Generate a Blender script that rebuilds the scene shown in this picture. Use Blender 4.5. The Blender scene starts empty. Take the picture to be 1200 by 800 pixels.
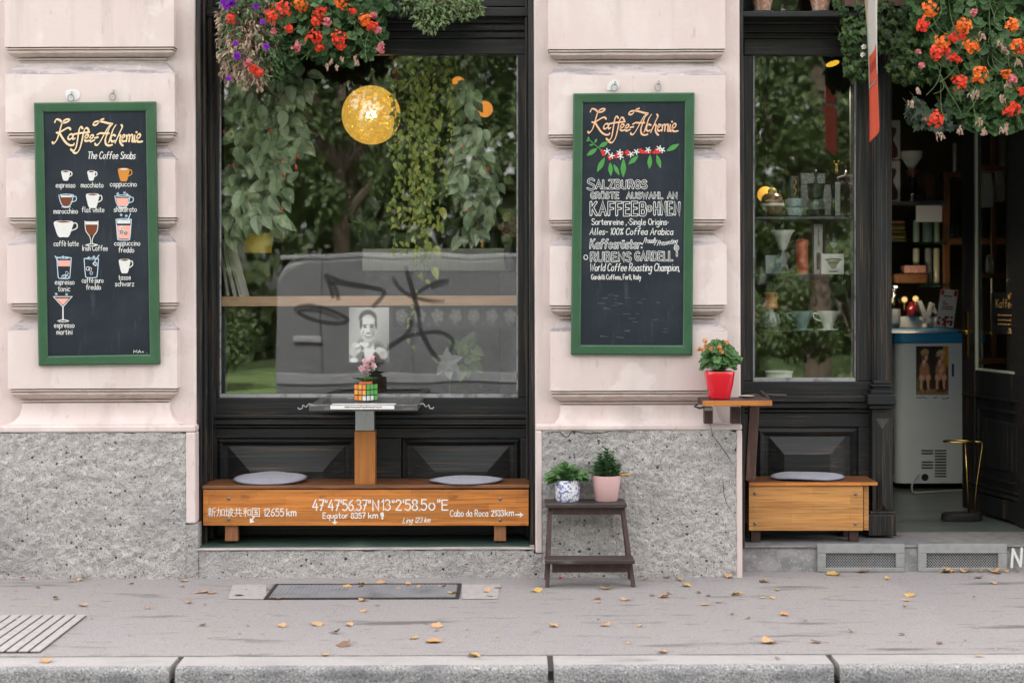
import bpy, bmesh, math, random
from mathutils import Vector, Matrix, noise
random.seed(7)
R = math.radians
scene = bpy.context.scene
COL = scene.collection

# ------------------------------------------------------------------ camera, sky, sun, exposure
F, CX, HY = 1806.0, 600.0, 331.0          # focal length, principal column and eye line, in photo pixels
CAMY, EYE, ROLL = -8.4, 1.59, 0.003
cam_d = bpy.data.cameras.new('camera'); cam = bpy.data.objects.new('camera', cam_d); COL.objects.link(cam)
cam.location = (0, CAMY, EYE); cam.rotation_euler = (R(90), ROLL, 0)
cam_d.sensor_width = 36; cam_d.lens = F / 1200 * 36; cam_d.shift_y = -(400 - HY) / 1200
cam_d.clip_end = 500; cam_d.clip_start = 0.05
scene.camera = cam
cam_d.dof.use_dof = True; cam_d.dof.focus_distance = 8.35; cam_d.dof.aperture_fstop = 2.2     # mirrored trees fall out of focus
SUN_EL, SUN_AZ = R(52), R(0)          # behind the building: the front is in open shade, the trees opposite are sunlit
w = bpy.data.worlds.new('World'); scene.world = w; w.use_nodes = True
nt = w.node_tree
sky = nt.nodes.new('ShaderNodeTexSky'); sky.sky_type = 'NISHITA'; sky.sun_disc = False
sky.sun_elevation = SUN_EL; sky.sun_rotation = SUN_AZ; sky.air_density = 1.0; sky.dust_density = 4.0; sky.ozone_density = 1.0
hs = nt.nodes.new('ShaderNodeHueSaturation'); hs.inputs['Saturation'].default_value = 0.06
wm = nt.nodes.new('ShaderNodeMix'); wm.data_type = 'RGBA'; wm.blend_type = 'MULTIPLY'; wm.inputs[0].default_value = 1; wm.inputs[7].default_value = (1, .968, .962, 1)   # thin warm cloud
nt.links.new(sky.outputs[0], hs.inputs['Color']); nt.links.new(hs.outputs[0], wm.inputs[6]); nt.links.new(wm.outputs[2], nt.nodes['Background'].inputs[0])
nt.nodes['Background'].inputs[1].default_value = 0.15
sd = bpy.data.lights.new('sun', 'SUN'); sun = bpy.data.objects.new('sun', sd); COL.objects.link(sun)
sd.energy = 2.2; sd.angle = R(.6); sd.color = (1, .955, .90)
sun.rotation_euler = (-(R(90) - SUN_EL), 0, R(20))
scene.view_settings.view_transform = 'Standard'; scene.view_settings.look = 'None'
scene.view_settings.exposure = 2.9; scene.view_settings.gamma = 1
scene.render.engine = 'CYCLES'
scene.cycles.use_denoising = True
scene.cycles.max_bounces = 8; scene.cycles.transparent_max_bounces = 24
scene.cycles.sample_clamp_indirect = 6
scene.cycles.caustics_reflective = False; scene.cycles.caustics_refractive = False

# ------------------------------------------------------------------ helpers
def P(px, py, Y):
    dx, dy = px - CX, py - HY
    dx, dy = dx - ROLL * dy, dy + ROLL * dx
    k = (Y - CAMY) / F
    return Vector((dx * k, Y, EYE - dy * k))
def G(px, py, z=0.0):                     # point on a level surface
    dx, dy = px - CX, py - HY
    dx, dy = dx - ROLL * dy, dy + ROLL * dx
    k = (EYE - z) / dy
    return Vector((dx * k, CAMY + F * k, z))
def S(Y): return (Y - CAMY) / F
ORG = {}
def tag(o, label=None, cat=None, group=None, kind=None):
    if label: o['label'] = label
    if cat: o['category'] = cat
    if group: o['group'] = group
    if kind: o['kind'] = kind
    return o
def thing(name, label, cat, loc, group=None):
    o = bpy.data.objects.new(name, None); COL.objects.link(o)
    o.location = loc; o.empty_display_size = .05
    ORG[o.name] = Vector(loc)
    return tag(o, label, cat, group)
def catmull(pts, n=5, closed=False):
    pts = [Vector(p) for p in pts]; out = []; m = len(pts)
    if m < 3: return pts
    for i in range(m if closed else m - 1):
        if closed: a, b, c, d = pts[i-1], pts[i], pts[(i+1) % m], pts[(i+2) % m]
        else: a, b, c, d = pts[max(i-1, 0)], pts[i], pts[i+1], pts[min(i+2, m-1)]
        for k in range(n):
            t = k / n
            out.append(0.5 * ((2*b) + (c-a)*t + (2*a-5*b+4*c-d)*t*t + (3*b-a-3*c+d)*t**3))
    if not closed: out.append(pts[-1])
    return out
class MB:
    def __init__(s): s.v, s.f, s.m = [], [], []
    def add(s, vs, fs, mi=0):
        o = len(s.v); s.v += [Vector(v) for v in vs]
        for f in fs: s.f.append([i + o for i in f]); s.m.append(mi)
        return s
    def box(s, x0, x1, y0, y1, z0, z1, mi=0):
        if x0 > x1: x0, x1 = x1, x0
        if y0 > y1: y0, y1 = y1, y0
        if z0 > z1: z0, z1 = z1, z0
        return s.add([(x0,y0,z0),(x1,y0,z0),(x1,y1,z0),(x0,y1,z0),(x0,y0,z1),(x1,y0,z1),(x1,y1,z1),(x0,y1,z1)],
              [(0,3,2,1),(4,5,6,7),(0,1,5,4),(1,2,6,5),(2,3,7,6),(3,0,4,7)], mi)
    def pbox(s, px0, py0, px1, py1, Y, Y2, mi=0):            # front face measured in the photo, depth Y..Y2
        a, b = P(px0, py0, Y), P(px1, py1, Y)
        c, d = P(px1, py0, Y), P(px0, py1, Y)
        D = Vector((0, Y2 - Y, 0))
        v = [d, b, b + D, d + D, a, c, c + D, a + D]
        return s.add(v, [(0,3,2,1),(4,5,6,7),(0,1,5,4),(1,2,6,5),(2,3,7,6),(3,0,4,7)], mi)
    def prism(s, pts, D, mi=0):                               # planar polygon swept by D
        n = len(pts); D = Vector(D); vs = [Vector(p) for p in pts]
        return s.add(vs + [p + D for p in vs], [list(range(n)), list(range(2*n-1, n-1, -1))] +
                     [(i, i+n, (i+1) % n + n, (i+1) % n) for i in range(n)], mi)
    def poly(s, pts, mi=0): return s.add(pts, [list(range(len(pts)))], mi)
    def tube(s, pts, r, n=8, mi=0, closed=False):
        pts = [Vector(p) for p in pts]; m = len(pts); vs = []
        up = None
        for i, p in enumerate(pts):
            if closed: t = pts[(i+1) % m] - pts[i-1]
            else: t = pts[min(i+1, m-1)] - pts[max(i-1, 0)]
            if t.length < 1e-9: t = Vector((0, 0, 1))
            t.normalize()
            if up is None:
                up = Vector((0, 0, 1)) if abs(t.z) < .9 else Vector((1, 0, 0))
            a = t.cross(up); a.normalize(); b = a.cross(t); up = b
            rr = r[i] if isinstance(r, (list, tuple)) else r
            for k in range(n):
                an = 2 * math.pi * k / n
                vs.append(p + a * math.cos(an) * rr + b * math.sin(an) * rr)
        fs = []
        for i in range(m if closed else m - 1):
            for k in range(n):
                j = (i + 1) % m
                fs.append((i*n+k, i*n+(k+1) % n, j*n+(k+1) % n, j*n+k))
        if not closed: fs += [list(range(n-1, -1, -1)), list(range((m-1)*n, m*n))]
        return s.add(vs, fs, mi)
    def lathe(s, c, prof, n=24, mi=0, sq=None, ell=1.0, cap=True):     # prof: (radius, z) from the bottom up
        c = Vector(c); vs = []
        for r, z in prof:
            for k in range(n):
                a = 2 * math.pi * k / n
                q = 1.0
                if sq: q = 1 / (abs(math.cos(a))**sq + abs(math.sin(a))**sq)**(1/sq)
                vs.append(c + Vector((r*q*math.cos(a), r*q*ell*math.sin(a), z)))
        m = len(prof)
        fs = [(i*n+k, i*n+(k+1) % n, (i+1)*n+(k+1) % n, (i+1)*n+k) for i in range(m-1) for k in range(n)]
        if cap: fs += [list(range(n-1, -1, -1)), list(range((m-1)*n, m*n))]
        return s.add(vs, fs, mi)
    def plathe(s, px, prof, Y, n=24, mi=0, **k):              # prof in photo pixels (radius px, row py), bottom first
        c = P(px, prof[0][1], Y); sc = S(Y)
        return s.lathe(c, [(r*sc, (prof[0][1]-py)*sc) for r, py in prof], n, mi, **k)
    def ball(s, c, r, n=12, m=8, mi=0, sc=(1, 1, 1)):
        c = Vector(c)
        prof = [(math.sin(math.pi*i/m), -math.cos(math.pi*i/m)) for i in range(m+1)]
        vs = [c + Vector((r*a*math.cos(2*math.pi*k/n)*sc[0], r*a*math.sin(2*math.pi*k/n)*sc[1], r*z*sc[2])) for a, z in prof for k in range(n)]
        return s.add(vs, [(i*n+k, i*n+(k+1) % n, (i+1)*n+(k+1) % n, (i+1)*n+k) for i in range(m) for k in range(n)], mi)
    def build(s, name, mats, parent=None, origin=None, smooth=False, bevel=0, seg=2, angle=40):
        org = ORG[parent.name] if parent else Vector(origin if origin is not None else (0, 0, 0))
        me = bpy.data.meshes.new(name)
        me.from_pydata([v - org for v in s.v], [], s.f)
        if not isinstance(mats, (list, tuple)): mats = [mats]
        for m in mats: me.materials.append(m)
        if len(mats) > 1: me.polygons.foreach_set('material_index', s.m)
        o = bpy.data.objects.new(name, me); COL.objects.link(o)
        if parent: o.parent = parent
        else: o.location = org
        ORG[o.name] = org
        if smooth:
            me.polygons.foreach_set('use_smooth', [True] * len(me.polygons))
            if smooth == 'auto': me.set_sharp_from_angle(angle=R(angle))
        me.update()
        if bevel:
            b = o.modifiers.new('bevel', 'BEVEL'); b.width = bevel; b.segments = seg; b.limit_method = 'ANGLE'; b.angle_limit = R(35)
            b.harden_normals = False
        return o
# ------------------------------------------------------------------ materials
MATS = {}
def mat(name, base, layers=(), rough=.6, bump=(), metal=0.0, spec=.5, island=None, stave=None, emit=None, trans=None, coat=0, sheen=0):
    """layers: (colour, scale xyz, lo, hi, opacity[, detail]) noise masks laid over the base; bump: (scale xyz, height in metres[, detail])"""
    m = bpy.data.materials.new(name); m.use_nodes = True; nt = m.node_tree; N, L = nt.nodes, nt.links
    b = N['Principled BSDF']; b.inputs['Roughness'].default_value = rough; b.inputs['Metallic'].default_value = metal
    b.inputs['Specular IOR Level'].default_value = spec
    if coat: b.inputs['Coat Weight'].default_value = coat; b.inputs['Coat Roughness'].default_value = .15
    if sheen: b.inputs['Sheen Weight'].default_value = sheen
    tc = N.new('ShaderNodeTexCoord')
    def nz(sc, detail=4, rgh=.55, off=0):
        mp = N.new('ShaderNodeMapping'); mp.inputs['Scale'].default_value = sc; mp.inputs['Location'].default_value = (off, off*.7, off*1.3)
        L.new(tc.outputs['Object'], mp.inputs[0])
        t = N.new('ShaderNodeTexNoise'); t.inputs['Scale'].default_value = 1; t.inputs['Detail'].default_value = detail; t.inputs['Roughness'].default_value = rgh
        L.new(mp.outputs[0], t.inputs['Vector']); return t.outputs[0]
    rgb = N.new('ShaderNodeRGB'); rgb.outputs[0].default_value = (*base, 1); cur = rgb.outputs[0]
    if stave:                                                # (row length, row height, strength): glued boards of different tone
        sx, sz, st = stave
        sep = N.new('ShaderNodeSeparateXYZ'); L.new(tc.outputs['Object'], sep.inputs[0])
        cmb = N.new('ShaderNodeCombineXYZ'); L.new(sep.outputs[0], cmb.inputs[0]); L.new(sep.outputs[2], cmb.inputs[1])
        br = N.new('ShaderNodeTexBrick'); L.new(cmb.outputs[0], br.inputs['Vector'])
        br.inputs['Scale'].default_value = 1; br.inputs['Brick Width'].default_value = sx; br.inputs['Row Height'].default_value = sz
        br.inputs['Mortar Size'].default_value = .0006; br.inputs['Color1'].default_value = (1-st, 1-st, 1-st, 1); br.inputs['Color2'].default_value = (1+st, 1+st*.8, 1+st*.6, 1)
        br.inputs['Mortar'].default_value = (.45, .4, .35, 1); br.offset = .37
        mx = N.new('ShaderNodeMix'); mx.data_type = 'RGBA'; mx.blend_type = 'MULTIPLY'; mx.inputs[0].default_value = 1; mx.clamp_result = False
        L.new(cur, mx.inputs[6]); L.new(br.outputs[0], mx.inputs[7]); cur = mx.outputs[2]
    for i, ly in enumerate(layers):
        c, sc, lo, hi, op = ly[:5]; det = ly[5] if len(ly) > 5 else 4
        if det == 'V':                                       # scattered round pits: (colour, cell scale, pit radius, share of cells, opacity)
            mp = N.new('ShaderNodeMapping'); mp.inputs['Scale'].default_value = sc; L.new(tc.outputs['Object'], mp.inputs[0])
            wn = N.new('ShaderNodeTexNoise'); wn.inputs['Scale'].default_value = 2.5; L.new(mp.outputs[0], wn.inputs['Vector'])
            va = N.new('ShaderNodeVectorMath'); va.operation = 'MULTIPLY_ADD'; L.new(wn.outputs['Color'], va.inputs[0]); va.inputs[1].default_value = (.6, .6, .6); L.new(mp.outputs[0], va.inputs[2])
            vo = N.new('ShaderNodeTexVoronoi'); vo.inputs['Scale'].default_value = 1; L.new(va.outputs[0], vo.inputs['Vector'])
            sp = N.new('ShaderNodeSeparateColor'); L.new(vo.outputs['Color'], sp.inputs[0])
            m1 = N.new('ShaderNodeMapRange'); m1.inputs[1].default_value = hi; m1.inputs[2].default_value = 1; m1.inputs[3].default_value = 0; m1.inputs[4].default_value = lo; L.new(sp.outputs[0], m1.inputs[0])
            m2 = N.new('ShaderNodeMath'); m2.operation = 'SUBTRACT'; L.new(m1.outputs[0], m2.inputs[0]); L.new(vo.outputs['Distance'], m2.inputs[1])
            m3 = N.new('ShaderNodeMapRange'); m3.inputs[1].default_value = 0; m3.inputs[2].default_value = .08; m3.inputs[3].default_value = 0; m3.inputs[4].default_value = op; L.new(m2.outputs[0], m3.inputs[0])
            mx = N.new('ShaderNodeMix'); mx.data_type = 'RGBA'; L.new(m3.outputs[0], mx.inputs[0]); L.new(cur, mx.inputs[6]); mx.inputs[7].default_value = (*c, 1); cur = mx.outputs[2]; continue
        mr = N.new('ShaderNodeMapRange'); mr.inputs[1].default_value = lo; mr.inputs[2].default_value = hi; mr.inputs[3].default_value = 0; mr.inputs[4].default_value = op
        L.new(nz(sc, det, off=i*3.1), mr.inputs[0])
        mx = N.new('ShaderNodeMix'); mx.data_type = 'RGBA'; L.new(mr.outputs[0], mx.inputs[0]); L.new(cur, mx.inputs[6]); mx.inputs[7].default_value = (*c, 1); cur = mx.outputs[2]
    if island:                                               # (colour a, colour b, amount): each leaf its own tone
        g = N.new('ShaderNodeNewGeometry'); cr = N.new('ShaderNodeValToRGB')
        els = cr.color_ramp.elements
        for i, c in enumerate(island):
            e = els[i] if i < 2 else els.new(0)
            e.color = (*c, 1)
        for i, e in enumerate(sorted(range(len(island)))): els[i].position = i / (len(island) - 1)
        for i, c in enumerate(island): els[i].color = (*c, 1)
        L.new(g.outputs['Random Per Island'], cr.inputs[0])
        if layers:
            mx = N.new('ShaderNodeMix'); mx.data_type = 'RGBA'; mx.inputs[0].default_value = .6; L.new(cur, mx.inputs[6]); L.new(cr.outputs[0], mx.inputs[7]); cur = mx.outputs[2]
        else: cur = cr.outputs[0]
    L.new(cur, b.inputs['Base Color'])
    prev = None
    for i, bp in enumerate(bump):
        sc, h = bp[:2]; det = bp[2] if len(bp) > 2 else 4
        bn = N.new('ShaderNodeBump'); bn.inputs['Strength'].default_value = 1; bn.inputs['Distance'].default_value = h
        L.new(nz(sc, det, .6, off=i*2.3), bn.inputs['Height'])
        if prev: L.new(prev, bn.inputs['Normal'])
        prev = bn.outputs[0]
    if prev: L.new(prev, b.inputs['Normal'])
    if emit: b.inputs['Emission Color'].default_value = (*emit[0], 1); b.inputs['Emission Strength'].default_value = emit[1]
    if trans:                                                # thin leaf: light shines through
        ts = N.new('ShaderNodeBsdfTranslucent'); L.new(cur, ts.inputs[0]); ad = N.new('ShaderNodeMixShader'); ad.inputs[0].default_value = trans
        L.new(b.outputs[0], ad.inputs[1]); L.new(ts.outputs[0], ad.inputs[2]); L.new(ad.outputs[0], N['Material Output'].inputs[0])
    MATS[name] = m
    return m
def glass(name, refl, tint=(.965, .97, .962), wav=0.0):
    m = bpy.data.materials.new(name); m.use_nodes = True; N, L = m.node_tree.nodes, m.node_tree.links
    N.remove(N['Principled BSDF'])
    t = N.new('ShaderNodeBsdfTransparent'); t.inputs[0].default_value = (*tint, 1)
    g = N.new('ShaderNodeBsdfGlossy'); g.inputs['Roughness'].default_value = 0.0; g.inputs['Color'].default_value = (1, 1, 1, 1)
    lw = N.new('ShaderNodeLayerWeight'); lw.inputs[0].default_value = .5
    pw = N.new('ShaderNodeMath'); pw.operation = 'POWER'; L.new(lw.outputs['Facing'], pw.inputs[0]); pw.inputs[1].default_value = 5
    ad = N.new('ShaderNodeMath'); ad.operation = 'ADD'; ad.use_clamp = True; L.new(pw.outputs[0], ad.inputs[0]); ad.inputs[1].default_value = refl
    mx = N.new('ShaderNodeMixShader'); L.new(ad.outputs[0], mx.inputs[0]); L.new(t.outputs[0], mx.inputs[1]); L.new(g.outputs[0], mx.inputs[2])
    if wav:
        tc = N.new('ShaderNodeTexCoord'); nz = N.new('ShaderNodeTexNoise'); nz.inputs['Scale'].default_value = 1.6; nz.inputs['Detail'].default_value = 1
        L.new(tc.outputs['Object'], nz.inputs['Vector']); bn = N.new('ShaderNodeBump'); bn.inputs['Distance'].default_value = wav; bn.inputs['Strength'].default_value = 1
        L.new(nz.outputs[0], bn.inputs['Height']); L.new(bn.outputs[0], g.inputs['Normal'])
    L.new(mx.outputs[0], N['Material Output'].inputs[0]); return m
def vcol(name, rough=.45):
    m = bpy.data.materials.new(name); m.use_nodes = True; N, L = m.node_tree.nodes, m.node_tree.links
    a = N.new('ShaderNodeAttribute'); a.attribute_name = 'print'; L.new(a.outputs['Color'], N['Principled BSDF'].inputs['Base Color'])
    N['Principled BSDF'].inputs['Roughness'].default_value = rough; return m

PLASTER = mat('pink_plaster', (.63, .535, .515), [((.56, .455, .43), (1.2, 1.2, 1.2), .4, .7, .55), ((.68, .61, .59), (7, 7, 3), .5, .75, .6), ((.38, .33, .31), (28, 28, 9), .64, .76, .55), ((.40, .35, .33), (9, 9, .8), .57, .76, .55), ((.30, .27, .26), (3, 3, .9), .60, .78, .45), ((.70, .63, .6), (2.2, 2.2, 2.2), .60, .63, .5, 6)],
              rough=.9, bump=[((18, 18, 18), .0022), ((140, 140, 140), .0006)], spec=.2)
SOOT = mat('sooty_plaster', (.46, .405, .40), [((.19, .178, .19), (4, 4, 34), .44, .66, .8), ((.14, .13, .14), (12, 12, 60), .58, .72, .6), ((.58, .51, .49), (26, 26, 26), .58, .72, .6)], rough=.95, bump=[((60, 60, 60), .0015)], spec=.15)
TRIM = mat('moulding_plaster', (.52, .43, .395), [((.30, .235, .20), (11, 11, 40), .52, .75, .7), ((.62, .54, .5), (30, 30, 30), .5, .7, .5)], rough=.9, bump=[((60, 60, 60), .001)], spec=.2)
STONE = mat('rough_stone_render', (.485, .462, .445), [((.64, .615, .60), (34, 34, 34), .50, .66, .8), ((.20, .197, .205), (38, 38, 30), .56, .70, .5), ((.33, .32, .325), (2.3, 2.3, 2.0), .47, .68, .7), ((.56, .54, .53), (3.1, 3.1, 1.4), .58, .68, .6), ((.20, .197, .205), (120, 120, 100), .56, .64, .75), ((.035, .035, .04), (38, 38, 42), .36, .70, .9, 'V'), ((.05, .05, .055), (80, 80, 85), .38, .76, .8, 'V')],
            rough=.95, bump=[((50, 50, 50), .017), ((140, 140, 140), .009), ((7, 7, 7), .03)], spec=.15)
STEPST = mat('doorstep_stone', (.30, .295, .295), [((.17, .168, .17), (14, 14, 14), .42, .62, .8), ((.44, .43, .42), (60, 60, 60), .58, .7, .6)], rough=.85, bump=[((90, 90, 90), .002)], spec=.25)
def timber(name, wear, gx):
    s = {'x': (1.2, 26, 60), 'z': (60, 26, 1.2)}[gx]; s2 = {'x': (2.5, 40, 170), 'z': (170, 40, 2.5)}[gx]; s3 = {'x': (1.1, 9, 9), 'z': (9, 9, 1.1)}[gx]
    return mat(name, (.0085, .0100, .0115), [((.019, .021, .022), s, .48, .70, .8), ((.105, .060, .034), s2, .63 - wear*.27, .71 - wear*.12, .7), ((.006, .0075, .009), s3, .50, .66, .75), ((.20, .185, .17), s2, .755, .80, .6)],
               rough=.44, bump=[(s2, .0012), (s, .0014)], spec=.38)
TIMX, TIMZ = timber('black_timber_rail', .25, 'x'), timber('black_timber_stile', .24, 'z')
TIMW = timber('worn_black_timber', .42, 'z')
BEAD = mat('chalky_glazing_bead', (.30, .30, .31), [((.10, .10, .10), (20, 20, 20), .5, .65, .8)], rough=.7)
OILWOOD = mat('oiled_bench_wood', (.50, .185, .036), [((.28, .083, .014), (3, 30, 75), .44, .70, .8), ((.66, .27, .05), (4, 30, 120), .55, .73, .7), ((.10, .028, .006), (5, 60, 190), .60, .70, .8), ((.13, .04, .009), (7, 9, 16), .62, .72, .75)],
              rough=.40, bump=[((5, 60, 190), .0010)], stave=(.42, .047, .24), coat=.15)
OILTOP = mat('weathered_bench_top', (.20, .078, .030), [((.085, .034, .018), (3, 60, 30), .42, .65, .8), ((.33, .15, .065), (4, 110, 60), .58, .74, .7)], rough=.4, bump=[((5, 150, 60), .001)], coat=.15)
OILLEG = mat('oiled_bench_leg', (.30, .125, .05), [((.16, .06, .025), (60, 60, 4), .45, .7, .8)], rough=.5, bump=[((150, 60, 5), .0008)])
OILPOST = mat('oiled_post_wood', (.42, .155, .032), [((.25, .08, .016), (75, 30, 3), .45, .72, .75), ((.56, .24, .06), (120, 30, 4), .55, .75, .6), ((.13, .042, .010), (190, 60, 5), .64, .74, .75)], rough=.42, bump=[((190, 60, 5), .0008)], coat=.12)
PALEWOOD = mat('honey_wood_box', (.50, .245, .075), [((.32, .125, .028), (3, 30, 80), .44, .66, .8), ((.64, .38, .15), (4, 30, 130), .55, .75, .6), ((.17, .065, .018), (5, 60, 200), .60, .71, .75)],
               rough=.42, bump=[((5, 60, 190), .0008)], stave=(.33, .052, .16), coat=.12)
REDWOOD = mat('red_brown_stained_wood', (.060, .024, .018), [((.13, .062, .046), (60, 60, 4), .5, .72, .8), ((.025, .012, .010), (90, 90, 6), .5, .7, .7)], rough=.5, bump=[((150, 90, 6), .0008)])
STOOLW = mat('worn_dark_stool_wood', (.036, .015, .013), [((.080, .040, .036), (50, 50, 6), .5, .72, .8), ((.22, .19, .185), (60, 60, 14), .70, .78, .7)], rough=.5, bump=[((120, 120, 8), .0008)])
STOOLTOP = mat('greyed_stool_tread', (.038, .026, .025), [((.16, .14, .137), (3, 50, 50), .56, .70, .7), ((.03, .018, .016), (6, 70, 70), .52, .70, .8)], rough=.42, bump=[((8, 120, 120), .0008)])
FELT = mat('grey_felt', (.27, .27, .32), [((.21, .21, .255), (40, 40, 40), .4, .7, .7), ((.36, .36, .41), (260, 260, 260), .52, .7, .6)], rough=1, bump=[((280, 280, 280), .0016)], spec=.1, sheen=.3)
GREENP = mat('green_painted_frame', (.022, .080, .034), [((.036, .112, .055), (6, 6, 6), .45, .7, .6), ((.012, .065, .024), (50, 50, 10), .55, .75, .6), ((.35, .36, .30), (90, 90, 90), .74, .78, .6)], rough=.42, bump=[((70, 70, 20), .0009)])
BOARD = mat('blackboard_slate', (.014, .020, .027), [((.033, .042, .052), (2.5, 2.5, 3.5), .45, .75, .75), ((.062, .072, .084), (50, 50, 7), .58, .78, .45)], rough=.8, spec=.25)
BOARDLINE = mat('blackboard_slate_infill', (.018, .025, .033), rough=.8, spec=.25)
CHALK = mat('white_chalk', (.66, .66, .64), [((.38, .39, .40), (260, 260, 260), .52, .7, .6)], rough=.95, spec=.1)
CREAM = mat('cream_chalk', (.78, .60, .38), [((.60, .42, .23), (120, 120, 120), .5, .7, .6)], rough=.95, spec=.1)
PEACH = mat('peach_chalk', (.72, .43, .26), [((.75, .58, .44), (120, 120, 120), .5, .7, .6)], rough=.95, spec=.1)
PALEB = mat('pale_blue_chalk', (.45, .58, .68), rough=.95, spec=.1)
BROWNC = mat('brown_chalk', (.17, .055, .028), rough=.95, spec=.1)
ORANGEC = mat('orange_chalk', (.56, .23, .05), rough=.95, spec=.1)
PINKC = mat('pink_chalk', (.74, .37, .31), rough=.95, spec=.1)
REDC = mat('red_chalk', (.55, .045, .04), rough=.9, spec=.1)
GREENC = mat('green_chalk', (.075, .26, .07), [((.12, .36, .11), (90, 90, 90), .5, .7, .6)], rough=.9, spec=.1)
WHITEP = mat('white_sign_paint', (.74, .72, .68), [((.60, .42, .24), (160, 160, 160), .62, .74, .5)], rough=.7)
ASPH = mat('pale_pavement_asphalt', (.285, .268, .263), [((.27, .255, .258), (1.3, 2.4, 1), .40, .66, .7), ((.50, .465, .455), (170, 170, 170), .54, .66, .7), ((.13, .125, .13), (200, 200, 200), .60, .70, .75), ((.20, .19, .195), (45, 45, 45), .56, .70, .5), ((.085, .082, .083), (1.5, 7, 1), .585, .70, .75, 7), ((.13, .125, .125), (6, 17, 1), .60, .72, .6, 6), ((.045, .04, .036), (55, 120, 10), .40, .90, .8, 'V')],
           rough=.9, bump=[((200, 200, 200), .005), ((25, 25, 25), .005)], spec=.25)
GRANITE = mat('granite_kerb', (.335, .318, .31), [((.22, .215, .215), (160, 160, 160), .55, .67, .6), ((.52, .50, .48), (170, 170, 170), .58, .68, .5), ((.25, .24, .235), (3, 6, 4), .45, .7, .6), ((.08, .078, .076), (2, 9, 4), .66, .72, .7)], rough=.85, bump=[((70, 70, 70), .004), ((200, 200, 200), .0015)], spec=.3)
KFACE = mat('granite_kerb_face', (.29, .287, .285), [((.09, .092, .098), (110, 110, 110), .50, .62, .8), ((.60, .58, .56), (130, 130, 130), .55, .66, .75), ((.10, .105, .115), (4, 5, 14), .48, .66, .6), ((.42, .28, .13), (60, 60, 60), .68, .72, .6)], rough=.9, bump=[((60, 60, 60), .010), ((160, 160, 160), .004)], spec=.3)
TREAD = mat('worn_step_tread', (.19, .188, .19), [((.12, .12, .122), (14, 14, 14), .42, .62, .7), ((.30, .29, .285), (60, 60, 60), .60, .72, .5)], rough=.7, bump=[((90, 90, 90), .002)])
ROAD = mat('road_asphalt', (.06, .06, .062), [((.10, .10, .10), (150, 150, 150), .55, .7, .6)], rough=.9, bump=[((120, 120, 120), .003)])
CONCR = mat('concrete_patch', (.34, .325, .32), [((.25, .24, .24), (30, 30, 30), .45, .7, .7)], rough=.9, bump=[((120, 120, 120), .0015)])
STEEL = mat('brushed_steel', (.42, .42, .42), [((.28, .28, .28), (160, 6, 6), .45, .7, .6)], rough=.34, metal=.9)
PLATE = mat('worn_cover_steel', (.23, .24, .26), [((.26, .265, .275), (30, 30, 30), .5, .7, .7), ((.10, .105, .115), (8, 8, 8), .5, .7, .6)], rough=.55, metal=.2, bump=[((120, 120, 120), .0012)])
GALV = mat('galvanised_grey_metal', (.33, .335, .335), [((.24, .245, .25), (24, 24, 24), .45, .7, .6)], rough=.5, metal=.45)
DARKM = mat('dark_steel', (.095, .10, .112), [((.13, .135, .145), (30, 30, 30), .5, .7, .7), ((.05, .05, .055), (8, 8, 8), .5, .7, .6)], rough=.5, metal=.5, bump=[((120, 120, 120), .0012)])
BLACK = mat('black_void', (.012, .012, .013), rough=.8)
BRASS = mat('brass', (.62, .42, .13), rough=.25, metal=1)
IRON = mat('dark_iron', (.035, .03, .028), [((.09, .075, .06), (60, 60, 60), .55, .7, .7)], rough=.6, metal=.4, bump=[((90, 90, 90), .003)])
RUST = mat('worn_tray_metal', (.10, .10, .10), [((.30, .29, .28), (14, 30, 30), .54, .66, .7), ((.17, .085, .04), (30, 40, 40), .6, .72, .7)], rough=.35, metal=.5)
REDPOT = mat('glossy_red_glaze', (.62, .006, .018), rough=.14, coat=.6)
PINKPOT = mat('matt_pink_ceramic', (.66, .43, .42), rough=.45)
WHITECER = mat('white_ceramic', (.70, .69, .67), rough=.22)
BLUECER = mat('white_blue_pattern_ceramic', (.70, .70, .71), [((.075, .12, .40), (62, 62, 62), .535, .56, .85, 2), ((.2, .28, .55), (110, 110, 110), .6, .63, .7, 2)], rough=.2)
TERRA = mat('mottled_terracotta', (.42, .21, .145), [((.62, .50, .43), (45, 45, 45), .5, .62, .8)], rough=.85)
SOIL = mat('potting_soil', (.03, .022, .016), rough=1)
YELPOT = mat('mustard_pot', (.36, .25, .035), rough=.4)
GRAYPOT = mat('slate_grey_pot', (.09, .10, .105), rough=.5)
PAPER = mat('white_paper', (.68, .67, .65), rough=.8)
GLASSW = glass('window_glass', .068, wav=.0015)
GLASSD = glass('door_glass', .03)
CLEAR = glass('clear_jar_glass', .05, (.80, .86, .86))
SHELFG = glass('shelf_glass', .06, (.6, .78, .72))
def leafmat(name, *cols, trans=.25, rough=.5): return mat(name, cols[0], rough=rough, island=cols, trans=trans, spec=.4)
L_GER = leafmat('geranium_leaf', (.035, .085, .030), (.060, .130, .045), (.090, .180, .060), (.045, .10, .04))
L_IVY = leafmat('ivy_leaf', (.022, .055, .022), (.045, .10, .032), (.12, .19, .055), (.030, .07, .028))
L_IVYD = leafmat('dark_ivy_leaf', (.030, .052, .036), (.05, .085, .055), (.075, .12, .07))
L_PALE = leafmat('pale_small_leaf', (.10, .17, .06), (.20, .28, .11), (.07, .12, .05), (.28, .34, .17))
L_DEAD = leafmat('dead_petunia', (.34, .23, .155), (.46, .34, .25), (.20, .125, .085), (.56, .45, .36), trans=.15, rough=.9)
L_BIG = leafmat('big_pepper_leaf', (.21, .28, .16), (.28, .36, .22), (.38, .45, .32), (.10, .165, .075), trans=.15)
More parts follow.
